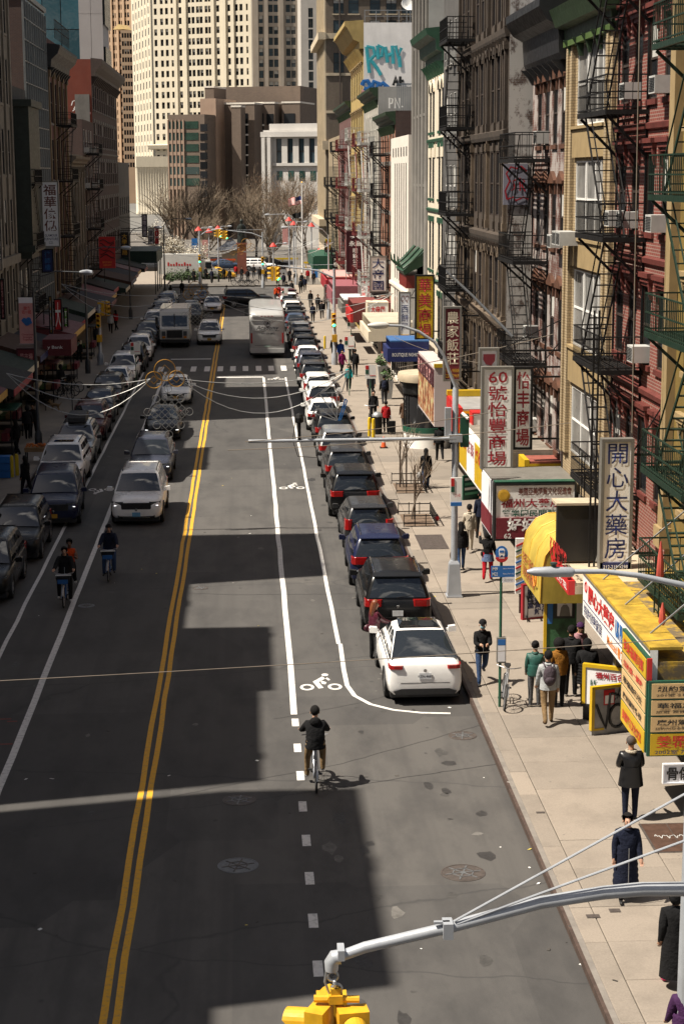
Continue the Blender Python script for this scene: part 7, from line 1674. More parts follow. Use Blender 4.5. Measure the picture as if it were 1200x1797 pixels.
# ---------------------------------------------------------------- street trees
BARK = mat('bare_bark',(.13,.10,.075),.9,0,.25,5); TWIG = mat('twig_brown',(.19,.145,.10),.9,0,.25,2); BUD = mat('red_bud',(.19,.10,.06),.9,0,.3,2); BLOSS = mat('white_blossom',(.66,.62,.52),.8,0,.15,3)
def bare_tree(root, h, spread, depth, seed, r0, twigs=5, bud=0, trunkh=.3, n=5, budm=None, buds=.05, tw=.012):
    """tapered trunk, limbs, and a cloud of fine twigs"""
    rnd = random.Random(seed); tb, cb, bb = MB(), MB(), MB()
    def grow(p, d, L, r, lv):
        pts = [p]; q = p; dd = d
        for k in range(3): dd = (dd+Vector((rnd.uniform(-.18,.18),rnd.uniform(-.18,.18),rnd.uniform(-.05,.12)))).normalized(); q = q+dd*L/3; pts.append(q)
        (tb if lv <= 1 else cb).tube(pts, [r,r*.88,r*.76,r*.62], 6 if lv <= 1 else 3, cap=False)
        if lv >= depth:
            if bud:
                for _ in range(bud):
                    c = p.lerp(q,rnd.random())+Vector((rnd.gauss(0,.1),rnd.gauss(0,.1),rnd.gauss(0,.1))); u = Vector((rnd.gauss(0,1),rnd.gauss(0,1),rnd.gauss(0,1))).normalized()*buds; v = u.orthogonal()
                    bb.add([c-u,c+v*.7,c+u,c-v*.7],[(0,1,2,3)])
            return
        k = twigs if lv > 0 else n
        for i in range(k):
            t = rnd.uniform(.35,1) if i else 1.0; b0 = pts[0].lerp(pts[-1],t) if lv > 0 else pts[2].lerp(pts[3],rnd.random())
            a = Vector((rnd.gauss(0,1),rnd.gauss(0,1),rnd.gauss(0,.5))).normalized(); nd = (dd*.75+a*spread+Vector((0,0,.22))).normalized()
            grow(b0, nd, L*rnd.uniform(.55,.78) if lv else h*(1-trunkh)*rnd.uniform(.38,.52), max(r*rnd.uniform(.42,.62),tw), lv+1)
    grow(Vector((0,0,0)), Vector((0,0,1)), h*trunkh, r0, 0)
    tb.build('trunk', BARK, root, True); cb.build('crown', TWIG, root)
    if bb.v: bb.build('blossom' if budm is BLOSS else 'buds', budm or BUD, root)
# two pits with thin saplings and guards on the right pavement
for k, (px, py, hh, lab) in enumerate(((722,912,2.9,'bare sapling with stake in the nearer tree pit'),(708,856,2.9,'bare sapling with stakes in the farther tree pit'))):
    p = G(px,py,.15); t = thing('street_tree', lab, 'tree', (p.x,p.y,.15), 0, 'saplings on the right pavement'); bare_tree(t, hh, .45, 3, 20+k, .04, 4, 0, .42, 6, tw=.006)
    MB().bar((.12,.05,0),(.12,.05,2.1),.06).build('stake', mat('stake_wood',(.09,.06,.04),.9), t)
    if k: MB().bar((-.15,.05,0),(-.15,.05,2.0),.06).build('stake', MATS['stake_wood'], t)
    pit = thing('tree_guard', 'black iron guard railing round the '+('nearer' if k == 0 else 'farther')+' tree pit', 'tree guard', (p.x+.2,p.y-.15,.15), 0, 'iron guards round the tree pits')
    W, L = .62, 1.25
    for a, c_ in (((-W,-L),(W,-L)),((W,-L),(W,L)),((W,L),(-W,L))):
        b = MB(); A, C = Vector((*a,0)), Vector((*c_,0))
        for z in (.12,.42): b.bar(A+Vector((0,0,z)),C+Vector((0,0,z)),.035)
        n = max(3,int((C-A).length/.35))
        for i in range(n+1): q = A.lerp(C,i/n); b.bar(q,q+Vector((0,0,.48)),.03)
        b.build('railing', BLACKM, pit)
    MB().box(-W+.05,W-.05,-L+.05,L-.05,.002,.02).build('soil', mat('pit_soil',(.13,.09,.06),.95,0,.4,6), pit)
    if k == 0: o = MB().lathe([(.02,-.09),(.07,-.06),(.09,0),(.07,.06),(.02,.09)],n=12).build('red_ball', SM['red'], None, True, loc=(p.x+.95,p.y-.3,.25)); tag(o, 'red ball lying by the near tree guard', 'ball')
# ================================================================ festive garlands across the street
GOLDW = mat('golden_ring_paint',(.30,.15,.015),.4,.4,.1); SILW = mat('silver_garland',(.30,.30,.29),.35,.5,.1)
def garland(Y, pxl, pxc, pxr, pyl, pyc, pyr, sag, s, label, knot=True):
    """three sagging strands from a left pole to the ring ornament and on to a right pole"""
    t = thing('street_garland', label, 'garland', (0,0,0), 0, 'festive garlands over the street')
    L, R = PY(pxl,pyl,Y), PY(pxr,pyr,Y); c = PY(pxc,pyc,Y)
    for A, B in ((L,c+Vector((-.55*s,0,-.1))),(c+Vector((.55*s,0,-.1)),R)):
        for k in range(3):
            pts = [A.lerp(B,i/14)+Vector((0,0,-sag*(.25+.45*k)*4*(i/14)*(1-i/14))) for i in range(15)]
            MB().tube(pts,.013*s+.004,5).build('strand', SILW, t)
    for dx, dz, r_ in ((0,.22,.40),(-.42,-.14,.31),(.42,-.10,.30)):
        rg = MB().torus((c.x+dx*s,Y,c.z+dz*s),r_*s,.02*s,'Y',22,6).build('golden_ring', GOLDW, t); b = MB(); q = r_*.5*s; C = Vector((c.x+dx*s,Y,c.z+dz*s))
        for i in range(4):
            a0, a1 = math.pi/2*i, math.pi/2*(i+1); b.bar(C+Vector((q*math.cos(a0),0,q*math.sin(a0))),C+Vector((q*math.cos(a1),0,q*math.sin(a1))),.022*s)
        b.build('coin_square', GOLDW, rg)
    if knot:
        k0 = Vector((c.x+.1*s,Y,c.z-1.35*s)); b = MB()
        for i in range(-3,4): b.bar(k0+Vector((i*.14-.42,0,-i*.14-.42))*s*.9+Vector((0,0,0)),k0+Vector((i*.14+.42,0,-i*.14+.42))*s*.9,.018*s); b.bar(k0+Vector((i*.14-.42,0,i*.14+.42))*s*.9,k0+Vector((i*.14+.42,0,i*.14-.42))*s*.9,.018*s)
        for dx, dz in ((0,.86),(0,-.86),(.78,0),(-.78,0),(.45,.5),(-.45,.5),(.45,-.5),(-.45,-.5)): b.torus(k0+Vector((dx,0,dz))*s,.14*s,.012*s,'Y',14,5)
        b.build('endless_knot', SILW, t); MB().bar(c,k0+Vector((0,0,.7*s)),.015).build('hanger', SILW, t)
    return t
garland(66, 12, 290, 612, 655, 660, 650, 1.25, .98, 'nearest garland with golden rings and silver knot over the left lane')
garland(108, 108, 343, 690, 498, 512, 515, 1.5, 1.0, 'second garland with golden rings above the queue of cars')
garland(165, 250, 432, 585, 425, 432, 425, .9, 1.1, 'third garland with golden rings near the square', knot=False)
garland(205, 300, 415, 560, 412, 440, 418, .9, 1.1, 'farthest thin garland over the road at the square', knot=False)
t = thing('angular_ornament', 'unlit angular metal ornament with a blue strip over the white parked cars', 'ornament')
b = MB(); B_ = lambda x, y: PY(x,y,66)
for a, c_ in (((548,700),(612,650)),((548,700),(560,690)),((552,712),(588,735)),((560,690),(590,732)),((548,724),(590,738)),((583,690),(583,720)),((591,690),(591,738)),((560,690),(600,688)),((612,650),(600,688)),((545,730),(560,712))): b.bar(B_(*a),B_(*c_),.035)
b.build('frame', GALV, t); b = MB()
for a, c_ in (((594,738),(606,700)),((598,736),(609,703)),((594,738),(598,736)),((606,700),(609,703))): b.bar(B_(*a),B_(*c_),.04)
b.build('blue_strip', SM['blue'], t)
# overhead wires
WIRE = mat('overhead_wire',(.16,.13,.10),.7)
def wire(A, B, sag, r, lab, n=18):
    pts = [A.lerp(B,i/n)+Vector((0,0,-sag*4*(i/n)*(1-i/n))) for i in range(n+1)]; o = MB().tube(pts,r,5).build('overhead_wire', WIRE, None); tag(o, lab, 'wire', 'overhead wires'); return o
wire(PY(-900,1235,20), PY(1500,1098,20), .08, .005, 'thin wire crossing the whole picture behind the cyclist')
wire(PY(430,775,52), PY(900,722,52)+Vector((0,.5,0)), .1, .012, 'upper wire running along the camera arm'); wire(PY(400,790,53), PY(1000,742,53), .12, .012, 'lower wire running along the camera arm')
wire(PY(700,645,60), PY(1010,575,60), .1, .014, 'wire slanting up past the logo sign'); wire(PX(1122,0,9.2), PX(1108,760,9.2), .15, .015, 'grey cable hanging down the red brick front')
wire(PY(690,590,95), PY(860,640,70), .2, .012, 'wire by the round kiosk'); wire(PY(985,925,50), PY(1190,790,46), .1, .012, 'wire between the canopy and the green fire escape')
t = MB().tube([PX(772,466,8.6),PX(830,520,8.6),PX(900,592,8.6)],.05,8).build('flag_pole', DKPOLE, None, True); tag(t, 'long grey pole slanting out from the cream building front', 'pole')
# ================================================================ square at the end of the street
PLZ = mat('plaza_paving',(.12,.108,.094),.9,0,.12,.6,.2)
sq = struct(MB().add([(-60,196,.02),(XKL-.4,196,.02),(XKL-.4,214,.02),(-2,222,.02),(8,222,.02),(XKR+.4,196,.02),(60,235,.02),(60,420,.02),(-60,420,.02)],[(0,1,2,3,4,5,6,7,8)]).build('square', PLZ))
sq.location.z = .0
cr_ = struct(MB().add([(-60,232,.026),(60,246,.026),(60,262,.026),(-60,248,.026)],[(0,1,2,3)]).build('cross_road', ASPH))
isl = struct(MB().add([(-9,214,.0),(9,216,.0),(9,231,.0),(-9,229,.0),(-9,214,.16),(9,216,.16),(9,231,.16),(-9,229,.16)],[(4,5,6,7),(0,1,5,4),(1,2,6,5),(2,3,7,6),(3,0,4,7)]).build('traffic_island', PLZ))
p = G(425,481); t = thing('statue', 'dark bronze robed statue on a tall red granite pedestal', 'statue', (p.x,p.y,.05)); sc_ = p.y/3150
MB().box(-.75,.75,-.75,.75,0,.5).box(-.62,.62,-.62,.62,.5,3.9).box(-.72,.72,-.72,.72,3.9,4.1).build('pedestal', mat('red_granite',(.22,.075,.05),.5,0,.15,2), t)
b = MB(); b.lathe([(.62,0),(.6,.5),(.5,1.1),(.46,1.7),(.5,2.1),(.42,2.35),(.16,2.5),(.17,2.6),(.2,2.75),(.17,2.92),(.24,2.95),(.1,3.1)],(0,0,4.1),14); b.tube([(.42,-.05,6.3),(.55,-.25,5.7),(.25,-.45,5.4)],[.14,.13,.1],8); b.tube([(-.42,-.05,6.3),(-.55,-.2,5.7),(-.3,-.45,5.3)],[.14,.13,.1],8); b.build('bronze_figure', mat('dark_bronze',(.02,.025,.022),.45,.5), t, True)
p = G(531,482); t = thing('flagpole', 'tall white flagpole with national flag and a black flag', 'flagpole', (p.x,p.y,.05)); H_ = PY(531,322,p.y).z; MB().tube([(0,0,0),(0,0,H_)],[.16,.07],10).build('pole', WHITEM, t); MB().lathe([(.02,-.12),(.12,0),(.02,.12)],(0,0,H_+.1),8).build('finial', SM['gold'], t)
def flag(z, w, h, mf, seed):
    n, m = 14, 13; b = [MB() for _ in range(4)]
    P_ = lambda i, j: (-.12-w*i/n, .22*math.sin(i*.7+seed), z-h*j/m-.35*w*(i/n)**1.3*.5+.05*math.sin(i*.9))
    for i in range(n):
        for j in range(m): b[mf(i/n,j)].add([P_(i,j),P_(i+1,j),P_(i+1,j+1),P_(i,j+1)],[(0,1,2,3)])
    for q, (nm, mm) in enumerate((('red_stripes',SM['red']),('white_stripes',SM['white']),('blue_canton',SM['navy']),('black_flag',SM['black']))):
        if b[q].v: b[q].build(nm, mm, t)
flag(PY(531,345,p.y).z, 1.7, 1.0, lambda u, j: 2 if (u < .42 and j < 7) else (j % 2), 0); flag(PY(531,373,p.y).z, 1.2, .7, lambda u, j: 3, 1)
# square trees
for k, (px, py, Y, h, sp, kind, lab) in enumerate(((345,470,290,13,.55,0,'large bare tree on the left of the square'),(318,470,300,11,.55,0,'bare tree behind the blossom on the square'),(470,470,300,15,.6,1,'large brownish budding tree before the white courthouse'),(505,470,290,14,.6,1,'budding tree left of the beige corner tower'),(448,470,280,12,.6,0,'bare tree behind the statue'),(540,470,262,13,.6,1,'budding tree beside the flagpole'),(420,470,315,12,.6,0,'bare tree before the brown block'),(385,470,310,11,.6,0,'slim bare tree left of the statue'),(360,470,262,8,.6,0,'low bare tree among the lantern posts'),(470,470,255,8,.6,0,'low bare tree right of the statue'),(300,470,300,12,.6,0,'bare tree at the foot of the cream skyscraper'),
    (308,475,235,5.5,.7,2,'white blossoming tree at the end of the left row'),(335,478,232,4.5,.7,2,'small blossoming tree near the left of the square'),(285,470,262,7,.7,2,'white blossoming tree behind the left row'))):
    p = PY(px,305,Y); t = thing('square_tree', lab, 'tree', (p.x,Y,0), k, 'trees on the square')
    bare_tree(t, h, sp, 4, 40+k, .22 if kind < 2 else .12, 5, 0 if kind == 0 else (3 if kind == 1 else 3), .28, 6, budm=BLOSS if kind == 2 else BUD, buds=.05 if kind == 1 else .07, tw=.016)
# vehicles, booths, barriers on the square
p = G(404,492); t = car('wagon','white',(p.x-1.5,p.y+1.5,0),-math.pi/2,'yellow taxi van parked left of the statue','',name='taxi',cat='taxi')
TAXI = carpaint('taxi_yellow',(.62,.33,.01))
for o in t.children:
    if o.name.split('.')[0] in ('body','cabin','spoiler','wing_mirror'): o.material_slots[0].material = TAXI
for k, (px, py, c, lab) in enumerate(((395,476,'blue','blue car behind the taxi on the square'),(310,480,'white','white car parked at the left of the square'),(265,480,'darkgrey','dark car at the left end of the square'),(350,474,'silver','silver car far across the square'),(480,474,'black','black car crossing behind the flagpole'),(455,478,'white','white car waiting across the square'))):
    p = G(px,py); car('suv' if k % 2 else 'sedan',c,(p.x,p.y+4,0),-math.pi/2+random.uniform(-.1,.1),lab,'cars on the square',name='car')
p = G(325,494); t = thing('box_truck', 'white box truck with red script side at the square', 'truck', (p.x,p.y+3,0), 0); MB().box(-3.4,2.0,-1.2,1.2,.8,3.3).build('box', carpaint('truck_white',(.66,.66,.64)), t); b = MB(); b.prism([(2.1,.5),(4.1,.5),(4.1,1.4),(3.4,1.6),(3.1,2.5),(2.1,2.5)],'y',-1.1,1.1); b.build('cab', MATS['truck_white'], t); MB().box(2.5,3.3,-1.12,-1.101,1.5,2.3).build('cab_window', CARGLASS, t)
b = MB()
for i in range(9): b.box(-2.2+.34*i,-2.0+.34*i,-1.215,-1.201,1.85,2.1+.2*(i % 3 == 0))
b.build('red_script', SM['red'], t)
for x in (-2.4,3.0): MB().tube([(x,-1.15,.42),(x,-.85,.42)],.42,14).build('wheel', RUB, t); MB().tube([(x,.85,.42),(x,1.15,.42)],.42,14).build('wheel', RUB, t)
p = G(405,470); t = thing('pagoda_booth', 'small booth with dark pagoda roof left of the statue', 'booth', (p.x,p.y+6,.02)); MB().box(-1.3,1.3,-1.3,1.3,0,2.4).build('booth_body', SM['beige'], t)
b = MB(); b.add([(-2.2,-2.2,2.3),(2.2,-2.2,2.3),(2.2,2.2,2.3),(-2.2,2.2,2.3),(-.9,-.9,3.2),(.9,-.9,3.2),(.9,.9,3.2),(-.9,.9,3.2),(0,0,4.2)],[(3,2,1,0),(0,1,5,4),(1,2,6,5),(2,3,7,6),(3,0,4,7),(4,5,8),(5,6,8),(6,7,8),(7,4,8)]); b.build('pagoda_roof', mat('slate_roof',(.06,.065,.08),.6), t)
for k, (x0, x1, y, m_, lab) in enumerate(((-6,-1.5,262,'cone_orange','long orange barrier left of the statue'),(1.2,7.5,264,'bollard_yellow','long yellow barrier right of the statue'),(8,12,252,'bollard_yellow','yellow barrier near the beige corner tower'))):
    t = thing('road_barrier', lab, 'barrier', (0,0,0), 0, 'barriers on the square'); MB().box(x0,x1,y,y+.1,.9,1.15).build('beam', MATS[m_], t)
    for i in range(4): x = x0+.3+(x1-x0-.6)*i/3; MB().box(x-.06,x+.06,y+.1,y+.3,0,1.1).build('leg', MATS[m_], t)
for k in range(9):
    px = (332,342,353,486,498,508,372,384,520)[k]; p = G(px,499-k % 3*2); o = MB().lathe([(.10,0),(.10,.9),(.05,1.0)],n=8).build('bollard', BLACKM, None, True, loc=(p.x,p.y,.05)); tag(o, ['leftmost','second','third','seventh','eighth','ninth','fourth','fifth','tenth'][k]+' dark bollard from the left along the kerb of the square', 'bollard', 'dark bollards round the square')
# red lantern lamp posts round the square
LANT = mat('red_lantern',(.45,.03,.02),.6)
for k, (px, py, pt, lab) in enumerate(((368,484,405,'lantern post left of the statue'),(384,480,400,'lantern post just left of the statue pedestal'),(350,488,402,'lantern post beside the blossom'),(516,480,392,'lantern post left of the flagpole'),(508,478,385,'thin lantern post near the flagpole'),(547,482,395,'lantern post before the beige corner tower'),(560,490,440,'short lantern post by the far right pavement'),(480,484,430,'lantern post right of the statue'))):
    p = G(px,py); t = thing('lantern_post', lab, 'lamp post', (p.x,p.y,.02), 0, 'lantern posts round the square'); zt = PY(px,pt,p.y).z; MB().tube([(0,0,0),(0,0,zt)],[.11,.07],8).build('post', LAMPG, t)
    MB().tube([(0,0,zt-.3),(.5,0,zt+.2),(1.3,0,zt+.2)],.04,6).build('arm', LAMPG, t); b = MB(); lamp_head(b,(1.3,0,zt+.2),(1,0,0),.5); b.build('lamp_head', LAMPG, t)
    MB().lathe([(.08,.5),(.5,.0),(.5,-.05),(.1,-.08)],(0,0,zt-.2),10).build('lantern_cap', LANT, t)
    if k % 2 == 0: MB().box(-.9,-.15,-.03,.03,zt-3.4,zt-1.2).build('banner', SM['pink'] if k % 4 == 0 else SM['blue'], t)
HED = mat('hedge_green',(.035,.065,.018),.8,0,.5,3)
for k, (px, py, w_, lab) in enumerate(((355,492,5,'low green hedge at the left of the square'),(320,494,4,'low green hedge beside the box truck'))):
    p = G(px,py); rnd = random.Random(k); t = thing('hedge', lab, 'hedge', (p.x,p.y,.05)); b = MB()
    for i in range(1400):
        c = Vector((rnd.uniform(-w_/2,w_/2),rnd.uniform(-.7,.7),abs(rnd.gauss(.55,.35)))); u = Vector((rnd.gauss(0,1),rnd.gauss(0,1),rnd.gauss(0,1))).normalized()*.09; v = u.orthogonal(); b.add([c-u,c+v*.6,c+u,c-v*.6],[(0,1,2,3)])
    b.build('foliage', HED, t)
# wide green shop canopy and scaffold shed at the end of the left row
t = thing('sidewalk_shed', 'dark green sidewalk shed at the end of the left row', 'shed'); a = PY(243,430,205); c_ = PY(305,456,205)
MB().box(XL+.2,XKL-.3,200,214,3.6,4.9).build('parapet', mat('shed_green',(.012,.035,.025),.6), t)
for y in (200.2,205,210,213.8):
    for x in (XL+.4,XKL-.5): MB().bar((x,y,.15),(x,y,3.6),.1).build('leg', BLACKM, t)
# ================================================================ bicycles
TYR = mat('bike_tyre',(.015,.015,.015),.8); BSTEEL = mat('bike_steel',(.35,.35,.36),.35,.7)
def bicycle(loc, rz, fm, label, basket=None, lean=0, fender=None, group=None, name='bicycle', chunky=False):
    t = thing(name, label, 'bicycle', loc, rz, group); t.rotation_euler = (0,lean,rz); R = .33
    for y in (-.53,.53):
        w = MB().torus((0,y,R),R-.02,.022,'X',24,6).build('wheel', TYR, t, True); b = MB()
        for k in range(12): a = k*math.pi/6; b.bar((0,y,R),(0,y+(R-.03)*math.cos(a),R+(R-.03)*math.sin(a)),.005)
        b.torus((0,y,R),R-.05,.008,'X',20,4); b.build('spokes', BSTEEL, w)
        if fender:
            pts = [(0,y+(R+.03)*math.cos(a),R+(R+.03)*math.sin(a)) for a in [math.radians(q) for q in range(20,190,17)]]; MB().tube(pts,.035,5).build('mudguard', fender, t)
    r = .032 if chunky else .018
    b = MB()
    if chunky: b.tube([(0,.42,.85),(0,.25,.48),(0,.0,.34),(0,-.12,.38)],[.04,.05,.055,.04],7); b.tube([(0,-.1,.33),(0,-.17,.62),(0,-.2,.88)],r,7)
    else: b.tube([(0,.40,.82),(0,.0,.30)],r,6); b.tube([(0,.40,.84),(0,-.17,.78)],r,6); b.tube([(0,.0,.30),(0,-.20,.88)],r,6)
    for s in (-1,1): b.tube([(s*.05,-.53,R),(s*.04,.0,.30)],.012,5); b.tube([(s*.05,-.53,R),(s*.03,-.17,.72)],.012,5)
    b.build('frame', fm, t, True)
    b = MB(); b.tube([(0,.38,.92),(0,.44,.66)],.02,6)
    for s in (-1,1): b.tube([(s*.05,.44,.66),(s*.06,.53,R)],.014,5)
    b.build('fork', fm, t); b = MB(); b.tube([(0,.38,.85),(0,.36,1.02)],.018,6); b.tube([(-.30,.26,1.06),(-.12,.36,1.04),(0,.38,1.03),(.12,.36,1.04),(.30,.26,1.06)],.014,6); b.build('handlebar', BSTEEL, t)
    b = MB(); b.add([(-.09,-.33,.93),(.09,-.33,.93),(.03,.0,.94),(-.03,.0,.94),(-.07,-.32,.99),(.07,-.32,.99),(.02,.0,.97),(-.02,.0,.97)],[(3,2,1,0),(4,5,6,7),(0,1,5,4),(1,2,6,5),(2,3,7,6),(3,0,4,7)]); b.build('saddle', PLAST, t); 
    b = MB(); b.tube([(-.09,0,.30),(.09,0,.30)],.02,6); b.bar((.09,0,.3),(.09,.14,.2),.02); b.bar((-.09,0,.3),(-.09,-.14,.40),.02); b.box(.07,.16,.10,.19,.185,.21); b.box(-.16,-.07,-.19,-.10,.39,.415); b.build('crank', PLAST, t)
    if basket:
        b = MB(); b.add([(-.17,.44,.80),(.17,.44,.80),(.17,.60,.80),(-.17,.60,.80),(-.22,.42,1.0),(.22,.42,1.0),(.22,.68,1.0),(-.22,.68,1.0)],[(0,1,2,3),(0,4,5,1),(1,5,6,2),(2,6,7,3),(3,7,4,0)]); b.build('basket', PLAST, t)
        MB().box(-.16,.16,.665,.69,.80,.93).build('basket_plate', basket, t); MB().box(-.24,.24,.40,.44,1.0,1.03).build('handlebar_cover', WHITEM, t)
    return t
# ================================================================ people
SKIN = [mat('light_skin',(.44,.25,.17),.6,0,.08,8), mat('tan_skin',(.33,.18,.11),.6,0,.08,8), mat('brown_skin',(.13,.065,.04),.6,0,.1,8)]
def cloth(name, c, bump=.6): return mat(name, mul(c,.8), .9, 0, .25, 1.7, 0, bump, spec=.2)
CL = {k: cloth('cloth_'+k, v) for k, v in dict(black=(.010,.010,.011), navy=(.012,.016,.035), charcoal=(.03,.03,.033), jeans=(.035,.065,.14), paleblue=(.10,.14,.24), khaki=(.26,.17,.085), mustard=(.30,.13,.02), greyknit=(.42,.44,.45), cream=(.50,.44,.35), green=(.015,.07,.055),
    maroon=(.055,.010,.018), red=(.36,.012,.015), teal=(.02,.30,.32), magenta=(.22,.015,.10), royal=(.02,.07,.33), orange=(.60,.07,.012), purple=(.06,.02,.075), pink=(.42,.22,.25), white=(.60,.59,.57), tightsred=(.40,.01,.02), grey=(.11,.11,.115), brown=(.09,.05,.03), tan=(.30,.20,.10)).items()}
LEATH = mat('black_leather',(.008,.008,.009),.35,0,.25,6); SHOEW = mat('white_shoe',(.55,.55,.55),.6); SHOEB = mat('black_shoe',(.012,.012,.012),.5); SHOEP = mat('pink_shoe',(.60,.02,.14),.6)
HAIR = mat('black_hair',(.006,.005,.005),.75,0,.3,14,0,.6,spec=.25); HAIRA = mat('auburn_hair',(.16,.045,.015),.5,0,.2,20); HAIRG = mat('grey_hair',(.20,.19,.18),.6)
def joints(pose, ph=0.0, lean=0.0, arms=None, bulk=1.0, seed=0, hold=None):
    """joint positions for a 1.75 m figure facing +y, radii, and region of every bone"""
    rnd = random.Random(seed)
    sw = {'walk': .42, 'stand': .05, 'run': .75, 'cycle': 0}[pose]
    s = math.sin(ph)
    leg = {1: (s*sw, .12+.55*max(0,-s)*(sw > .1)), -1: (-s*sw, .12+.55*max(0,s)*(sw > .1))}
    if pose == 'stand': leg = {1: (.03,.03), -1: (-.02,.02)}
    if pose == 'run': leg = {1: (.75,.9), -1: (-.35,.7)}
    if pose == 'cycle': leg = {1: (1.02,.95), -1: (.62,.42)}
    if pose == 'cycle' and ph > 0: leg = {1: (.62,.42), -1: (1.02,.95)}
    V, Rr, E, reg = [], [], [], []
    def add(p, r, par=None, g=None):
        V.append(Vector(p)); Rr.append(r); i = len(V)-1
        if par is not None: E.append((par,i)); reg.append(g)
        return i
    L = Vector((0,math.sin(lean),math.cos(lean))); B = .95
    up = lambda d, x=0, y=0: Vector((x,y*math.cos(lean),B-y*math.sin(lean)*.5))+L*d
    pel = add((0,0,B), .135*bulk**.5); sp = add(up(.18,0,.005), .130*bulk, pel, 't'); ch = add(up(.37,0,.01), .138*bulk, sp, 't'); ne = add(up(.49), .066, ch, 't')
    hb = add(up(.555,0,.02), .058, ne, 's'); hm = add(up(.665,0,.035), .092, hb, 's'); ht = add(up(.755,0,.02), .070, hm, 's'); add(up(.65,0,.145), .013, hm, 's')
    lowest = 9
    for sd in (1,-1):
        a, bnd = leg[sd]; wide = .10 if pose != 'cycle' else .13
        hip = add((sd*wide,0,B-.06), .108*bulk**.3, pel, 'b'); kn = V[hip]+Vector((sd*(.01 if pose != 'cycle' else .10),math.sin(a),-math.cos(a)))*.42; k = add(kn, .078, hip, 'b')
        c = a-bnd; an = kn+Vector((0,math.sin(c),-math.cos(c)))*.40; an_i = add(an, .058, k, 'b'); f = c*.5 if pose == 'walk' else .0
        heel = add(an+Vector((0,-.02,-.05)), .040, an_i, 'f'); toe = add(an+Vector((sd*.02,.16*math.cos(f),-.055+.10*math.sin(f)*0)), .034, heel, 'f'); lowest = min(lowest, an.z-.09)
        # arm
        sh = add(up(.43,sd*.165*bulk**.4), .072*bulk, ch, 't')
        if arms and sd in arms: fa, ab, eb, ein = arms[sd]
        elif pose == 'cycle': fa, ab, eb, ein = .85,.25,.35,-.05
        elif pose == 'run': fa, ab, eb, ein = (-.6 if sd > 0 else .45),.2,1.5,.2
        else: fa, ab, eb, ein = -s*sd*sw*.7,.13,.25+.2*abs(s)*(sw > .1),.0
        fa += lean if pose != 'cycle' else 0
        d1 = Vector((sd*math.sin(ab),math.sin(fa)*math.cos(ab),-math.cos(fa)*math.cos(ab))); el = V[sh]+d1*.28; e = add(el, .060*bulk, sh, 't')
        d2 = Vector((sd*math.sin(ab)*.6-sd*math.sin(ein),math.sin(fa+eb),-math.cos(fa+eb))).normalized(); wr = el+d2*.24; w = add(wr, .043*bulk**.5, e, 't')
        hd = wr+d2*.07; h = add(hd, .030, w, 'h'); side = Vector((0,1,0)).cross(d2); side = side.normalized() if side.length > .05 else Vector((1,0,0)); nrm = d2.cross(side)
        for q, (o, l) in enumerate(((-.024,.062),(-.008,.075),(.008,.072),(.024,.055))):
            m = add(hd+side*o+d2*.035+nrm*.004, .0085, h, 'h'); add(hd+side*o*1.15+d2*(.035+l*.7)+nrm*.022, .0072, m, 'h')
        m = add(hd-side*.03*sd+d2*.0+nrm*.01, .010, h, 'h'); add(hd-side*.045*sd+d2*.035+nrm*.022, .0085, m, 'h')
    dz = -lowest if pose != 'cycle' else 0
    for v in V: v.z += dz
    return V, Rr, E, reg, (hb,hm,ht,ch,sp,pel)
SPECS = []
def person(px, py, label, rz, top, bottom, shoes='b', hair='short', z0=.15, h=1.72, pose='walk', ph=1.2, skin=1, bulk=1.15, lean=.04, arms=None, coat=None, bag=None, group=None, at=None, hairm=None, extra=None):
    SPECS.append(dict(px=px,py=py,label=label,rz=rz,top=top,bottom=bottom,shoes=shoes,hair=hair,z0=z0,h=h,pose=pose,ph=ph,skin=skin,bulk=bulk,lean=lean,arms=arms,coat=coat,bag=bag,group=group,at=at,hairm=hairm,extra=extra))
GP = 'people on the right pavement'; A_, T_ = 0, math.pi
person(845,1198,'man in black puffer jacket, cap and face mask walking towards the camera',T_,'black','jeans','b','cap',ph=1.3,skin=0,arms={1:(.45,.05,1.2,.5),-1:(.45,.05,1.2,.5)},group=GP,extra='mask')
person(1104,1438,'man in black leather jacket with cream collar standing with his back turned',A_,'leather','navy','b','shaved',pose='stand',bulk=1.4,arms={1:(.2,.16,1.5,.5),-1:(.2,.16,1.5,.5)},group=GP,extra='collar',coat=('leather',.22,False),h=1.74)
person(1096,1580,'woman in long navy quilted coat walking towards the camera',T_,'navy','black','b','short',pose='walk',ph=.5,skin=0,bulk=1.3,coat=('navy',.62,True),group=GP,h=1.66)
person(1181,1733,'person in long black hooded coat and pink shoes at the lower right edge',A_,'black','black','p','hood',pose='walk',ph=-1.0,bulk=1.35,coat=('black',.72,False),group=GP,h=1.70)
person(1200,1893,'person in purple puffer jacket at the bottom right corner',A_,'purple','black','b','long',pose='walk',ph=.8,bulk=1.4,group=GP,h=1.60)
person(656,1158,'woman in shiny maroon jacket standing in the road by the white hatchback',-1.15,'maroonp','black','b','longa',z0=0,pose='stand',bulk=1.2,arms={1:(.7,.1,.5,.2),-1:(.35,.1,.9,.3)},h=1.66,skin=0,bag='maroon')
person(937,1240,'woman in green quilted jacket and grey trousers with her back turned',A_-.2,'greenp','grey','w','bun',pose='stand',ph=.2,group=GP,h=1.64,bulk=1.2,arms={1:(.5,.1,1.6,.2),-1:(.05,.12,.4,0)})
person(960,1270,'man in pale grey sweater and khaki trousers wearing a purple grey backpack',A_,'greyknit','khaki','k','short',ph=.55,bulk=1.22,group=GP,h=1.78,bag='backpack')
person(979,1240,'person in mustard jacket with dark curly hair in the group by the poster',A_+.3,'mustard','black','b','curly',pose='stand',group=GP,h=1.70,bulk=1.25)
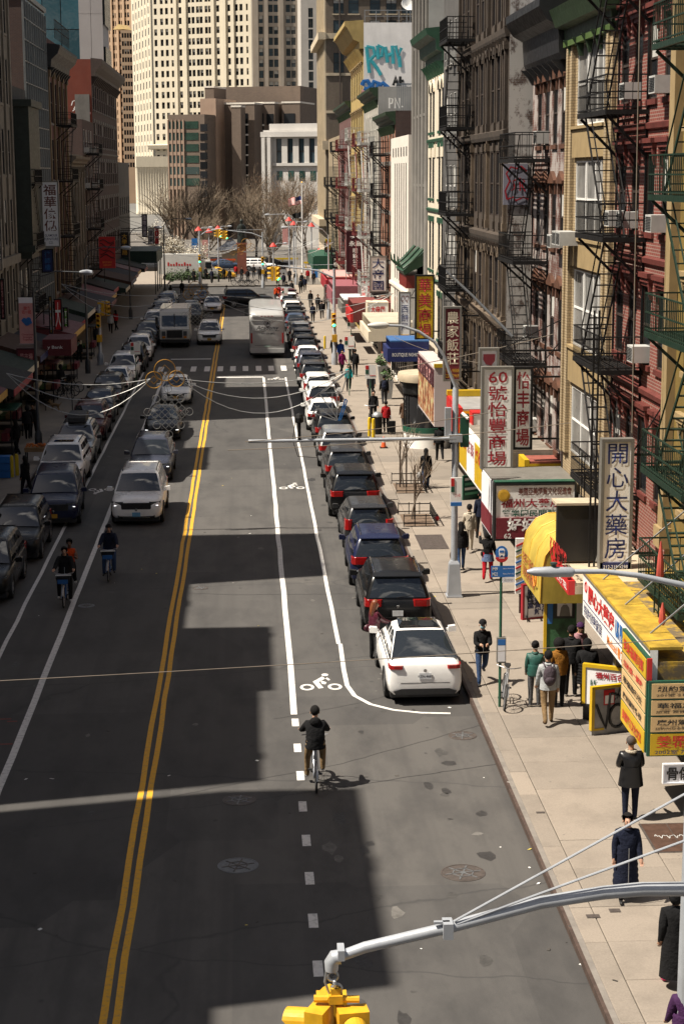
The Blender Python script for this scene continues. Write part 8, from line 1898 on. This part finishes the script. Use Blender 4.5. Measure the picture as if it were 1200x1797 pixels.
person(1000,1222,'tall person all in black with white-soled shoes in the group by the poster',A_-.3,'black','black','w','short',pose='stand',group=GP,h=1.80,bulk=1.25)
person(1014,1205,'person with purple hat and pink grey jacket behind the group',T_+.4,'pink','jeans','b','hatp',pose='stand',group=GP,h=1.68,bulk=1.2)
person(1028,1238,'person in hooded black puffer coat beside the shop boards',A_,'black','black','b','hood',pose='stand',group=GP,h=1.66,bulk=1.6,coat=('black',.35,True))
person(823,967,'woman in cream vest and white trousers walking away past the grey pole',A_,'cream','cream','w','short',ph=.9,group=GP,h=1.66,bag='strap')
person(843,946,'man in navy jacket walking away right of the woman in cream',A_,'navy','charcoal','b','short',ph=-.8,group=GP,h=1.76)
person(808,1001,'woman in black with jeans walking in the shadow of the grey pole',A_,'black','jeans','w','long',ph=.9,group=GP,h=1.64,bag='tote')
person(855,1019,'woman in black jacket, blue skirt and red tights holding up her phone',A_-.2,'black','tightsred','r','bob',ph=.7,group=GP,h=1.66,arms={-1:(1.1,.35,1.6,.1),1:(.1,.15,.6,0)},coat=('paleblue',.25,False,True),bag='strap')
person(747,857,'woman in long black coat carrying a white plastic bag',A_,'black','jeans','b','longw',ph=.7,group=GP,h=1.68,coat=('black',.45,False),bag='carrier')
person(771,809,'person in black with wide trousers near the sign box',A_,'black','black','b','hood',ph=-.8,group=GP,h=1.74,bulk=1.3)
person(677,760,'person in red jacket pulling a black shopping trolley',A_,'red','black','b','short',ph=.7,group=GP,h=1.64,bag='trolley')
person(710,757,'man in dark brown coat walking away beside the sign box',A_,'brown','charcoal','b','short',ph=.8,group=GP,h=1.76,coat=('brown',.25,False))
person(655,742,'person in black walking towards the camera beside the bollards',T_,'black','black','b','short',ph=.8,group=GP,h=1.74,skin=0)
person(651,700,'person in dark coat with red scarf behind the parking sign',T_,'charcoal','charcoal','b','long',ph=.5,group=GP,h=1.68,coat=('charcoal',.3,False))
person(674,712,'man with navy backpack walking away past the planters',A_,'black','charcoal','b','short',ph=.9,group=GP,h=1.76,bag='backpackn')
person(612,686,'woman in bright teal jacket walking towards the camera',T_,'teal','black','b','bob',ph=.6,group=GP,h=1.62,skin=0)
person(600,658,'woman in magenta coat near the far signal pole',T_+.5,'magenta','black','w','short',ph=.8,group=GP,h=1.66,coat=('magenta',.2,False))
person(623,660,'person in black with a brown bag walking away near the far signal pole',A_,'black','black','b','short',ph=.8,group=GP,h=1.76,bag='tote')
person(598,640,'person in royal blue jacket near the far signal pole',T_,'royal','charcoal','b','short',ph=.4,group=GP,h=1.72)
person(586,632,'person in black beside the far signal pole',A_,'black','black','b','short',ph=.9,group=GP,h=1.74)
person(617,632,'person in red cap with black jacket by the far shops',T_,'black','black','b','capr',ph=.9,group=GP,h=1.72)
person(549,566,'person in navy with yellow shoulder walking far along the right pavement',A_,'navy','black','b','short',ph=.9,group=GP,h=1.74)
for k, (px, py, c, lab) in enumerate(((565,560,'black','dark walker ahead of the one in navy, far right'),(558,548,'charcoal','grey dressed walker far right beside the shops'),(572,545,'brown','brown dressed walker far right beside the shops'),(545,540,'black','black dressed walker far right near the parked cars'),(490,528,'red','person in red jacket at the far junction, right one'),(485,530,'orange','person in orange red at the far junction, left one'),(503,522,'black','dark pedestrian at the far right corner'),(512,520,'charcoal','grey pedestrian at the far right corner'),(398,530,'white','person in white crossing at the far junction'),
    (535,512,'navy','navy pedestrian at the square'),(528,516,'black','black pedestrian at the square by the flagpole'),(575,530,'royal','blue pedestrian under the pink awning'))):
    person(px,py,lab,[A_,T_][k % 2],c,'black','b','short',ph=.8 if k % 2 else -.8,group='distant pedestrians',h=1.7)
for k in range(22): person(330+k*10.5,492+5*math.sin(k*2.1)+(8 if k > 14 else 0),['first','second','third','fourth','fifth','sixth','seventh','eighth','ninth','tenth','eleventh','twelfth','thirteenth','fourteenth','fifteenth','sixteenth','seventeenth','eighteenth','nineteenth','twentieth','penultimate','last'][k]+' pedestrian from the left in the thin crowd along the edge of the square',[A_,T_][k % 2],['black','charcoal','navy','brown','red','white'][(k*5) % 6] if k % 4 == 0 else 'black','black','b','short',ph=.8,group='crowd on the square',h=1.7,z0=.05)
LPN = 'people on the left pavement'
for k, (px, py, c, lab) in enumerate(((60,768,'black','dark figure on the left pavement beside the lamp post, right one'),(50,772,'charcoal','dark figure on the left pavement beside the lamp post, left one'),(30,800,'black','dark figure by the shop railings at the far left'),(75,700,'black','dark figure under the bank awning'),(108,690,'charcoal','dark figure beside the bank awning post'),(47,872,'black','person in black standing in the road beside the dark blue SUV'),(140,640,'black','dark figure further along the left pavement'),(170,610,'charcoal','dark figure by the left shops near the zebra crossing'),(204,580,'red','person in red far along the left pavement'),(195,585,'white','person in white shirt far along the left pavement'),(245,655,'black','person in black standing at the left end of the zebra crossing'),(300,528,'black','dark pedestrian at the left end of the far junction'),(320,520,'black','dark pedestrian crossing at the far left'),(355,532,'charcoal','dark pedestrian beside the far queue'))):
    person(px,py,lab,[T_,A_,.8][k % 3],c,'black','b',['short','hood','long'][k % 3],ph=.7*(-1)**k,group=LPN,h=1.72,z0=0 if k in (5,10,11,12,13) else .15)
# cyclists and runner
CY = {}
def cyclist(px, py, front, rz, label, bikelab, top, bottom, hair, fm, basket, off, ph, shoes='w', hairm=None, skin=0):
    p = G(px,py); s = -1 if rz > 1 else 1           # wheel contact seen in the picture
    c = Vector((p.x,p.y+(.53*s if not front else -.53*s),0)); tb = bicycle((c.x,c.y,0), rz, fm, bikelab, basket, 0, GALV if not basket else MATS['lamp_grey_paint'], 'hire bicycles', 'hire_bicycle', True)
    person(0,0,label,rz,top,bottom,shoes,hair,z0=0,h=1.75,pose='cycle',ph=ph,lean=.16,at=(c.x,c.y-.20*s,.06),skin=skin,bulk=1.32,group='cyclists',hairm=hairm,extra='hoodback')
CB = mat('hire_bike_blue',(.02,.10,.30),.4,.1)
cyclist(555,1391,False,A_,'cyclist in black hooded jacket and tan trousers riding away','silver and blue hire bicycle under the cyclist riding away','black','tan','short',mat('hire_bike_silver',(.30,.32,.36),.4,.3),None,0,0)
cyclist(113,1067,True,T_,'cyclist in black with sunglasses coming towards the camera, nearer one','blue hire bicycle of the nearer oncoming cyclist','black','black','short',CB,CB,0,0)
cyclist(191,1021,True,T_,'cyclist in dark hoodie with red collar coming towards the camera, farther one','blue hire bicycle of the farther oncoming cyclist','navy','jeans','beanie',CB,CB,0,1,'b')
person(125,1034,'runner in bright orange vest behind the nearer cyclist',T_,'orange','black','w','short',z0=0,pose='run',h=1.76,skin=2,bulk=1.0,extra='bare')
p = G(884,1247,.15); bicycle((p.x+.05,p.y+.55,.15), -.1+math.pi, mat('silver_bike_frame',(.45,.46,.48),.35,.5), 'silver bicycle locked to the green bus stop pole', None, -.12, None)
p = G(652,742,.15); bicycle((p.x-.1,p.y-.6,.15), math.pi-.15, BLACKM, 'dark bicycle wheeled by the person in black near the bollards')
for k in range(3): p = G(113+k*6,700-k*6,.15); bicycle((p.x,p.y,.15), .9+k*.2, BLACKM, ['first','second','third'][k]+' dark bicycle parked by the left lamp posts, counted from the camera', None, .05, None, 'bicycles on the left pavement')
for k in range(3): p = G(418+k*12,501,.16); bicycle((p.x,p.y,.16), 1.3+k*.1, PLAST, ['left','middle','right'][k]+' one of three black motor scooters parked on the traffic island', None, .08, PLAST, 'scooters on the traffic island', 'motor_scooter', True)['category'] = 'scooter'
# ---- build all bodies in one evaluation
TMP = []
for i, S in enumerate(SPECS):
    V, Rr, E, reg, hd = joints(S['pose'], S['ph'], S['lean'], S['arms'], S['bulk'], i); S['J'] = (V,Rr,E,reg,hd)
    me = bpy.data.meshes.new('body'); me.from_pydata([tuple(v) for v in V], E, []); o = bpy.data.objects.new('tmp', me); COL.objects.link(o)
    o.modifiers.new('s','SKIN'); ss = o.modifiers.new('u','SUBSURF'); ss.levels = 1
    sv = me.skin_vertices[0].data if me.skin_vertices else None
    if sv is None:
        bm = bmesh.new(); bm.from_mesh(me); bm.verts.layers.skin.verify(); bm.to_mesh(me); bm.free(); sv = me.skin_vertices[0].data
    for k, r in enumerate(Rr): sv[k].radius = (r, r)
    sv[0].use_root = True
    TMP.append(o)
dg = bpy.context.evaluated_depsgraph_get()
def segd(p, a, b):
    d = b-a; t = max(0,min(1,(p-a).dot(d)/max(d.length_squared,1e-9))); return (p-(a+d*t)).length, t
def ellip(c, rx, ry, rz, keep, n=10, m=14):
    b = MB(); vs = []
    for i in range(n+1):
        th = math.pi*i/n
        for j in range(m): a = 2*math.pi*j/m; vs.append(Vector((math.sin(th)*math.cos(a),math.sin(th)*math.sin(a),math.cos(th))))
    fs = []
    for i in range(n):
        for j in range(m):
            q = (i*m+j,i*m+(j+1) % m,(i+1)*m+(j+1) % m,(i+1)*m+j); c_ = sum((vs[k] for k in q),Vector())/4
            if keep(c_): fs.append(q)
    return b.add([Vector(c)+Vector((v.x*rx,v.y*ry,v.z*rz)) for v in vs], fs)
def mt(n): return LEATH if n == 'leather' else mat('shiny_maroon_quilt',(.06,.010,.02),.35,0,.3,7,0,.4) if n == 'maroonp' else mat('green_quilt',(.015,.075,.06),.5,0,.3,7,0,.4) if n == 'greenp' else CL[n]
for S, o in zip(SPECS, TMP):
    me = bpy.data.meshes.new_from_object(o.evaluated_get(dg)); V, Rr, E, reg, hd = S['J']
    shoe = {'b':SHOEB,'w':SHOEW,'p':SHOEP,'r':CL['tightsred'],'k':CL['brown']}[S['shoes']]
    sk = SKIN[S['skin']]; bare = S['extra'] == 'bare'
    me.materials.clear()
    for m in (mt(S['top']), mt(S['bottom']), sk, shoe): me.materials.append(m)
    mi = []
    for pl in me.polygons:
        c = pl.center; best = (9,'t')
        for (a, b_), g in zip(E, reg):
            if abs(V[a].z-c.z) > .5: continue
            d, t = segd(c, V[a], V[b_]); d -= Rr[a]+(Rr[b_]-Rr[a])*t
            if d < best[0]: best = (d, g)
        g = best[1]; x = {'t':0,'b':1,'s':2,'h':2,'f':3}[g]
        if g == 't' and c.z < V[0].z-.02 and abs(c.x) < .2: x = 1 if S['pose'] != 'stand' else 0
        if bare and g == 't' and abs(c.x) > .17: x = 2
        mi.append(x)
    me.polygons.foreach_set('material_index', mi); me.polygons.foreach_set('use_smooth',[True]*len(me.polygons)); me.update(); me.name = 'body'
    loc = S['at'] or tuple(G(S['px'],S['py'],S['z0'])); t = thing('person', S['label'], 'person', loc, S['rz'], S['group']); k = S['h']/1.75; t.scale = (k,k,k)
    link('body', me, t)
    hb, hm, ht, ch, sp, pel = [V[q] for q in hd]; hc = (hm+ht)/2+Vector((0,-.005,.0)); hr = S['hair']; HM = HAIRA if hr == 'longa' else HAIRG if hr == 'grey' else HAIR
    if hr in ('cap','capr','hatp','beanie','hood'):
        m = {'cap':CL['black'],'capr':CL['red'],'hatp':CL['purple'],'beanie':CL['black'],'hood':mt(S['top'])}[hr]
        if hr == 'hood': ellip(hc+Vector((0,-.02,-.02)),.125,.135,.165,lambda v: v.y < .45).build('hood', m, t, True)
        else:
            ellip(hc+Vector((0,0,.01)),.108,.118,.118,lambda v: v.z > -.05).build('hat', m, t, True)
            if hr.startswith('cap'): MB().prism([(.09*math.cos(a)*1.0,.10+.10*math.sin(a)) for a in [math.pi*q/8 for q in range(9)]],'z',hc.z-.0,hc.z+.015).build('cap_peak', m, t)
    elif hr == 'shaved': ellip(hc,.101,.110,.110,lambda v: v.z > -.1-.5*(v.y < -.2)).build('hair', mat('cropped_hair',(.05,.04,.035),.8), t, True)
    else:
        ellip(hc+Vector((0,-.012,.012)),.105,.112,.116,lambda v: (v.z > .45) or (v.y < .0 and v.z > -.72-.3*(hr in ('bob','long','longa','longw','curly')))).build('hair', HM, t, True)
        if hr.startswith('long'): MB().tube([hc+Vector((0,-.05,0)),hc+Vector((0,-.085,-.14)),hc+Vector((0,-.10,-.30)),hc+Vector((0,-.09,-.38))],[.095,.10,.09,.04],8).build('long_hair', HM, t, True)
        if hr == 'curly': ellip(hc+Vector((0,-.03,.0)),.15,.15,.15,lambda v: v.y < .3 or v.z > .5).build('curls', HM, t, True)
        if hr == 'bun': ellip(hc+Vector((0,-.11,.05)),.05,.05,.05,lambda v: True).build('bun', HM, t, True)
        if hr == 'bob': ellip(hc+Vector((0,-.03,-.05)),.125,.115,.15,lambda v: v.y < .1).build('bob', HM, t, True)
    if S['rz'] > .6 or S['rz'] < -.6:
        b = MB()
        for s in (-1,1): b.box(hm.x+s*.034-.014,hm.x+s*.034+.014,hm.y+.082,hm.y+.094,hm.z+.015,hm.z+.027)
        b.box(hm.x-.022,hm.x+.022,hm.y+.080,hm.y+.090,hm.z-.062,hm.z-.053); b.build('face_features', HAIR, t)
    for s in (-1,1): ellip(hm+Vector((s*.095,-.0,.0)),.012,.022,.032,lambda v: True,5,6).build('ear', sk, t, True)
    if S['extra'] not in ('collar','bare') and hr != 'hood': MB().torus(hb+Vector((0,-.015,-.05)),.070,.030,'Z',14,7).build('collar', mt(S['top']), t, True)
    if S['extra'] == 'hoodback': ellip(hb+Vector((0,-.11,-.06)),.13,.08,.11,lambda v: True,8,10).build('hood', mt(S['top']), t, True)
    if S['extra'] == 'mask': ellip(hm+Vector((0,.05,-.035)),.07,.06,.055,lambda v: v.y > -.1).build('face_mask', cloth('mask_blue',(.22,.40,.45)), t, True)
    if S['extra'] == 'collar': MB().torus(hb+Vector((0,-.02,-.055)),.092,.036,'Z',16,8).build('fleece_collar', CL['cream'], t, True)
    if not S['coat'] and S['pose'] in ('walk','stand','cycle'): S['coat'] = (S['top'],.10,S['top'] in ('black','purple','greenp','maroonp'))
    if S['coat']:
        cm, ln, quilt = S['coat'][:3]; skirt = len(S['coat']) > 3; b = MB(); zt = sp.z+.02 if not skirt else pel.z; n = 7 if ln > .2 else 3; rings = []; bk = S['bulk']
        for i in range(n*2+1):
            u = i/(n*2); z = zt-(zt-pel.z+ln)*u; r = .142*bk+(.05 if ln > .2 else .022)*u+(.012*math.sin(i*math.pi) if not quilt else (.012 if i % 2 else -.004)); y = 0.0
            rings.append([(r*1.06*math.cos(2*math.pi*j/16),y+r*.86*math.sin(2*math.pi*j/16),z) for j in range(16)])
        vs = [v for r_ in rings for v in r_]; b.add(vs,[(i*16+j,i*16+(j+1) % 16,(i+1)*16+(j+1) % 16,(i+1)*16+j) for i in range(n*2) for j in range(16)]).build('coat_skirt', mt(cm), t, True)
        if S['rz'] > 2 and quilt: MB().bar((0,.175*bk,sp.z),(0,.19*bk,pel.z-ln+.05),.012,.012).build('zip', GALV, t)
    bg_ = S['bag']
    if bg_ in ('backpack','backpackn'):
        m = cloth('purple_grey_pack',(.09,.07,.085)) if bg_ == 'backpack' else CL['navy']; c = ch+Vector((0,-.22,-.10)); ellip(c,.16,.11,.25,lambda v: True).build('backpack', m, t, True); ellip(c+Vector((0,-.07,-.09)),.12,.06,.11,lambda v: True).build('pack_pocket', m, t, True)
        for s in (-1,1): MB().tube([ch+Vector((s*.10,-.15,.10)),ch+Vector((s*.12,0,.17)),ch+Vector((s*.11,.14,.05)),ch+Vector((s*.12,.10,-.2))],.018,5).build('pack_strap', m, t)
    elif bg_ == 'strap': MB().tube([ch+Vector((.15,.02,.15)),ch+Vector((0,-.165,-.05)),ch+Vector((-.16,-.08,-.3))],.014,5).build('bag_strap', CL['black'], t); ellip(ch+Vector((-.2,-.03,-.38)),.05,.12,.09,lambda v: True,6,8).build('shoulder_bag', CL['black'], t)
    elif bg_ in ('carrier','tote'): m = CL['white'] if bg_ == 'carrier' else CL['brown']; ellip(Vector((-.30,.05,.55)),.09,.13,.17,lambda v: True,8,10).build('carrier_bag', m, t, True); MB().tube([(-.30,.05,.70),(-.29,.03,.80)],.012,4).build('bag_handle', m, t)
    elif bg_ == 'maroon': ellip(ch+Vector((-.2,-.12,-.42)),.07,.14,.12,lambda v: True,6,8).build('handbag', mt('maroonp'), t, True)
    elif bg_ == 'trolley':
        b = MB(); b.box(.08,.48,-.58,-.32,.12,.72); b.build('trolley_bag', CL['black'], t); MB().tube([(.28,-.42,.7),(.28,-.3,.95),(.2,-.2,.98)],.014,5).build('trolley_handle', GALV, t)
        for x in (.1,.46): MB().tube([(x-.02,-.46,.08),(x+.02,-.46,.08)],.08,10).build('trolley_wheel', RUB, t)
for o in TMP: me = o.data; bpy.data.objects.remove(o); bpy.data.meshes.remove(me)
# small dog on the left pavement
p = G(98,720,.15); t = thing('dog', 'small tan dog on the left pavement', 'dog', (p.x,p.y,.15), 1.2); FUR = mat('tan_fur',(.30,.19,.09),.9,0,.2,12)
b = MB(); b.tube([(0,-.24,.30),(0,-.1,.31),(0,.1,.31),(0,.22,.34),(0,.30,.44),(0,.34,.50),(0,.40,.49),(0,.48,.46)],[.06,.085,.095,.085,.06,.065,.05,.025],8)
for x in (-.05,.05): b.tube([(x,.18,.28),(x,.17,.14),(x,.18,.0)],[.04,.025,.022],6); b.tube([(x,-.20,.28),(x,-.15,.18),(x,-.22,.10),(x,-.20,.0)],[.05,.035,.022,.022],6)
b.tube([(0,-.26,.33),(0,-.36,.42),(0,-.38,.5)],[.025,.018,.01],5); b.build('body', FUR, t, True); MB().box(-.06,-.03,.31,.35,.53,.60).box(.03,.06,.31,.35,.53,.60).build('ears', FUR, t)
# fruit stall at the left edge
p = G(65,812,.15); t = thing('fruit_stall', 'small stall of oranges with plastic wrap on the left pavement', 'stall', (p.x,p.y,.15)); MB().box(-.5,.5,-.35,.35,.55,.75).build('crate', mat('cardboard',(.28,.17,.08),.9), t)
for x in (-.45,.45):
    for y in (-.3,.3): MB().bar((x,y,0),(x,y,.55),.05).build('leg', BLACKM, t)
ro = random.Random(5); b = MB()
for k in range(40): c = (ro.uniform(-.42,.42),ro.uniform(-.28,.28),.79+ro.uniform(0,.08)); b.lathe([(.01,-.045),(.04,-.03),(.045,0),(.04,.03),(.01,.045)],c,6)
stuff(b.build('oranges', mat('orange_fruit',(.50,.14,.02),.6), t))
p = G(8,838,.15); t = thing('water_crates', 'blue water crates at the far left pavement', 'crate', (p.x,p.y,.15))
for k in range(3): MB().box(-.3,.3,-.25,.25,.02+k*.32,.32+k*.32).build('crate', SM['blue'], t)
# ================================================================ clutter along the shaded left pavement
LAW = ['dark_red_awning','shed_green']; rl2 = random.Random(21)
AWC = [mat('navy_awning',(.007,.009,.02),.8), mat('dark_red_awning',(.10,.010,.014),.6), mat('charcoal_awning',(.011,.011,.011),.8), mat('bottle_green_awning',(.008,.022,.014),.8), mat('rust_awning',(.05,.02,.01),.8)]
NM = ['navy','dark red','charcoal','bottle green','rust brown']
y = 70.0; k = 0
while y < 198:
    L = rl2.uniform(5.5,8.5); c = k % 5; o = rl2.uniform(2.5,3.3); z = rl2.uniform(2.9,3.3)  # awnings drawn extra deep to shade the pavement below
    t = thing('shop_awning', '%s awning, %s from the camera along the shaded left row' % (NM[c], ['nearest','second','third','fourth','fifth','sixth','seventh','eighth','ninth','tenth','eleventh','twelfth','thirteenth','fourteenth','fifteenth','sixteenth','seventeenth','eighteenth','nineteenth','twentieth','farthest','farthest but one'][min(k,21)]), 'awning', (0,0,0), 0, 'awnings on the shaded left row')
    MB().prism([(XL+.02,z+1.1),(XL+o,z+.35),(XL+o,z),(XL+.02,z)],'y',y+.2,y+L-.2).build('fabric', AWC[c], t)
    MB().box(XL+o,XL+o+.03,y+.3,y+L-.3,z+.02,z+.33).build('valance', [SM['maroon'],SM['gold'],SM['dkred'],SM['cream'],SM['navy']][c], t)
    y += L; k += 1
for k, (px, py, w, lab) in enumerate(((22,800,1.2,'dark stall frame with goods at the left edge, near one'),(40,760,1.2,'dark stall frame with goods at the left edge, far one'),(100,705,1.0,'goods stand outside the bank awning'),(135,668,1.0,'goods stand by the left lamp post'),(165,628,1.0,'goods stand near the zebra crossing on the left'))):
    p = G(px,py,.15); t = thing('goods_stand', lab, 'stand', (p.x-1.0,p.y,.15), 0, 'goods stands on the left pavement')
    MB().box(-w,w,-1.1,1.1,.75,.82).build('shelf', BLACKM, t); MB().box(-w,w,-1.1,1.1,.25,.3).build('shelf', BLACKM, t)
    for x in (-w+.05,w-.05):
        for yy in (-1.05,1.05): MB().bar((x,yy,0),(x,yy,2.3),.05).build('post', BLACKM, t)
    MB().box(-w-.1,w+.2,-1.2,1.2,2.3,2.36).build('cover', [SM['green'],AWC[2],AWC[1]][k % 3], t)
    for i in range(6): MB().box(-w+.1+.35*i,-w+.4+.35*i,-.9,.9,.83,1.0+.1*(i % 3)).build('goods_box', [mat('cardboard',(.28,.17,.08),.9),SM['maroon'],SM['cream'],mat('leaf_green',(.045,.10,.02),.6)][i % 4], t)
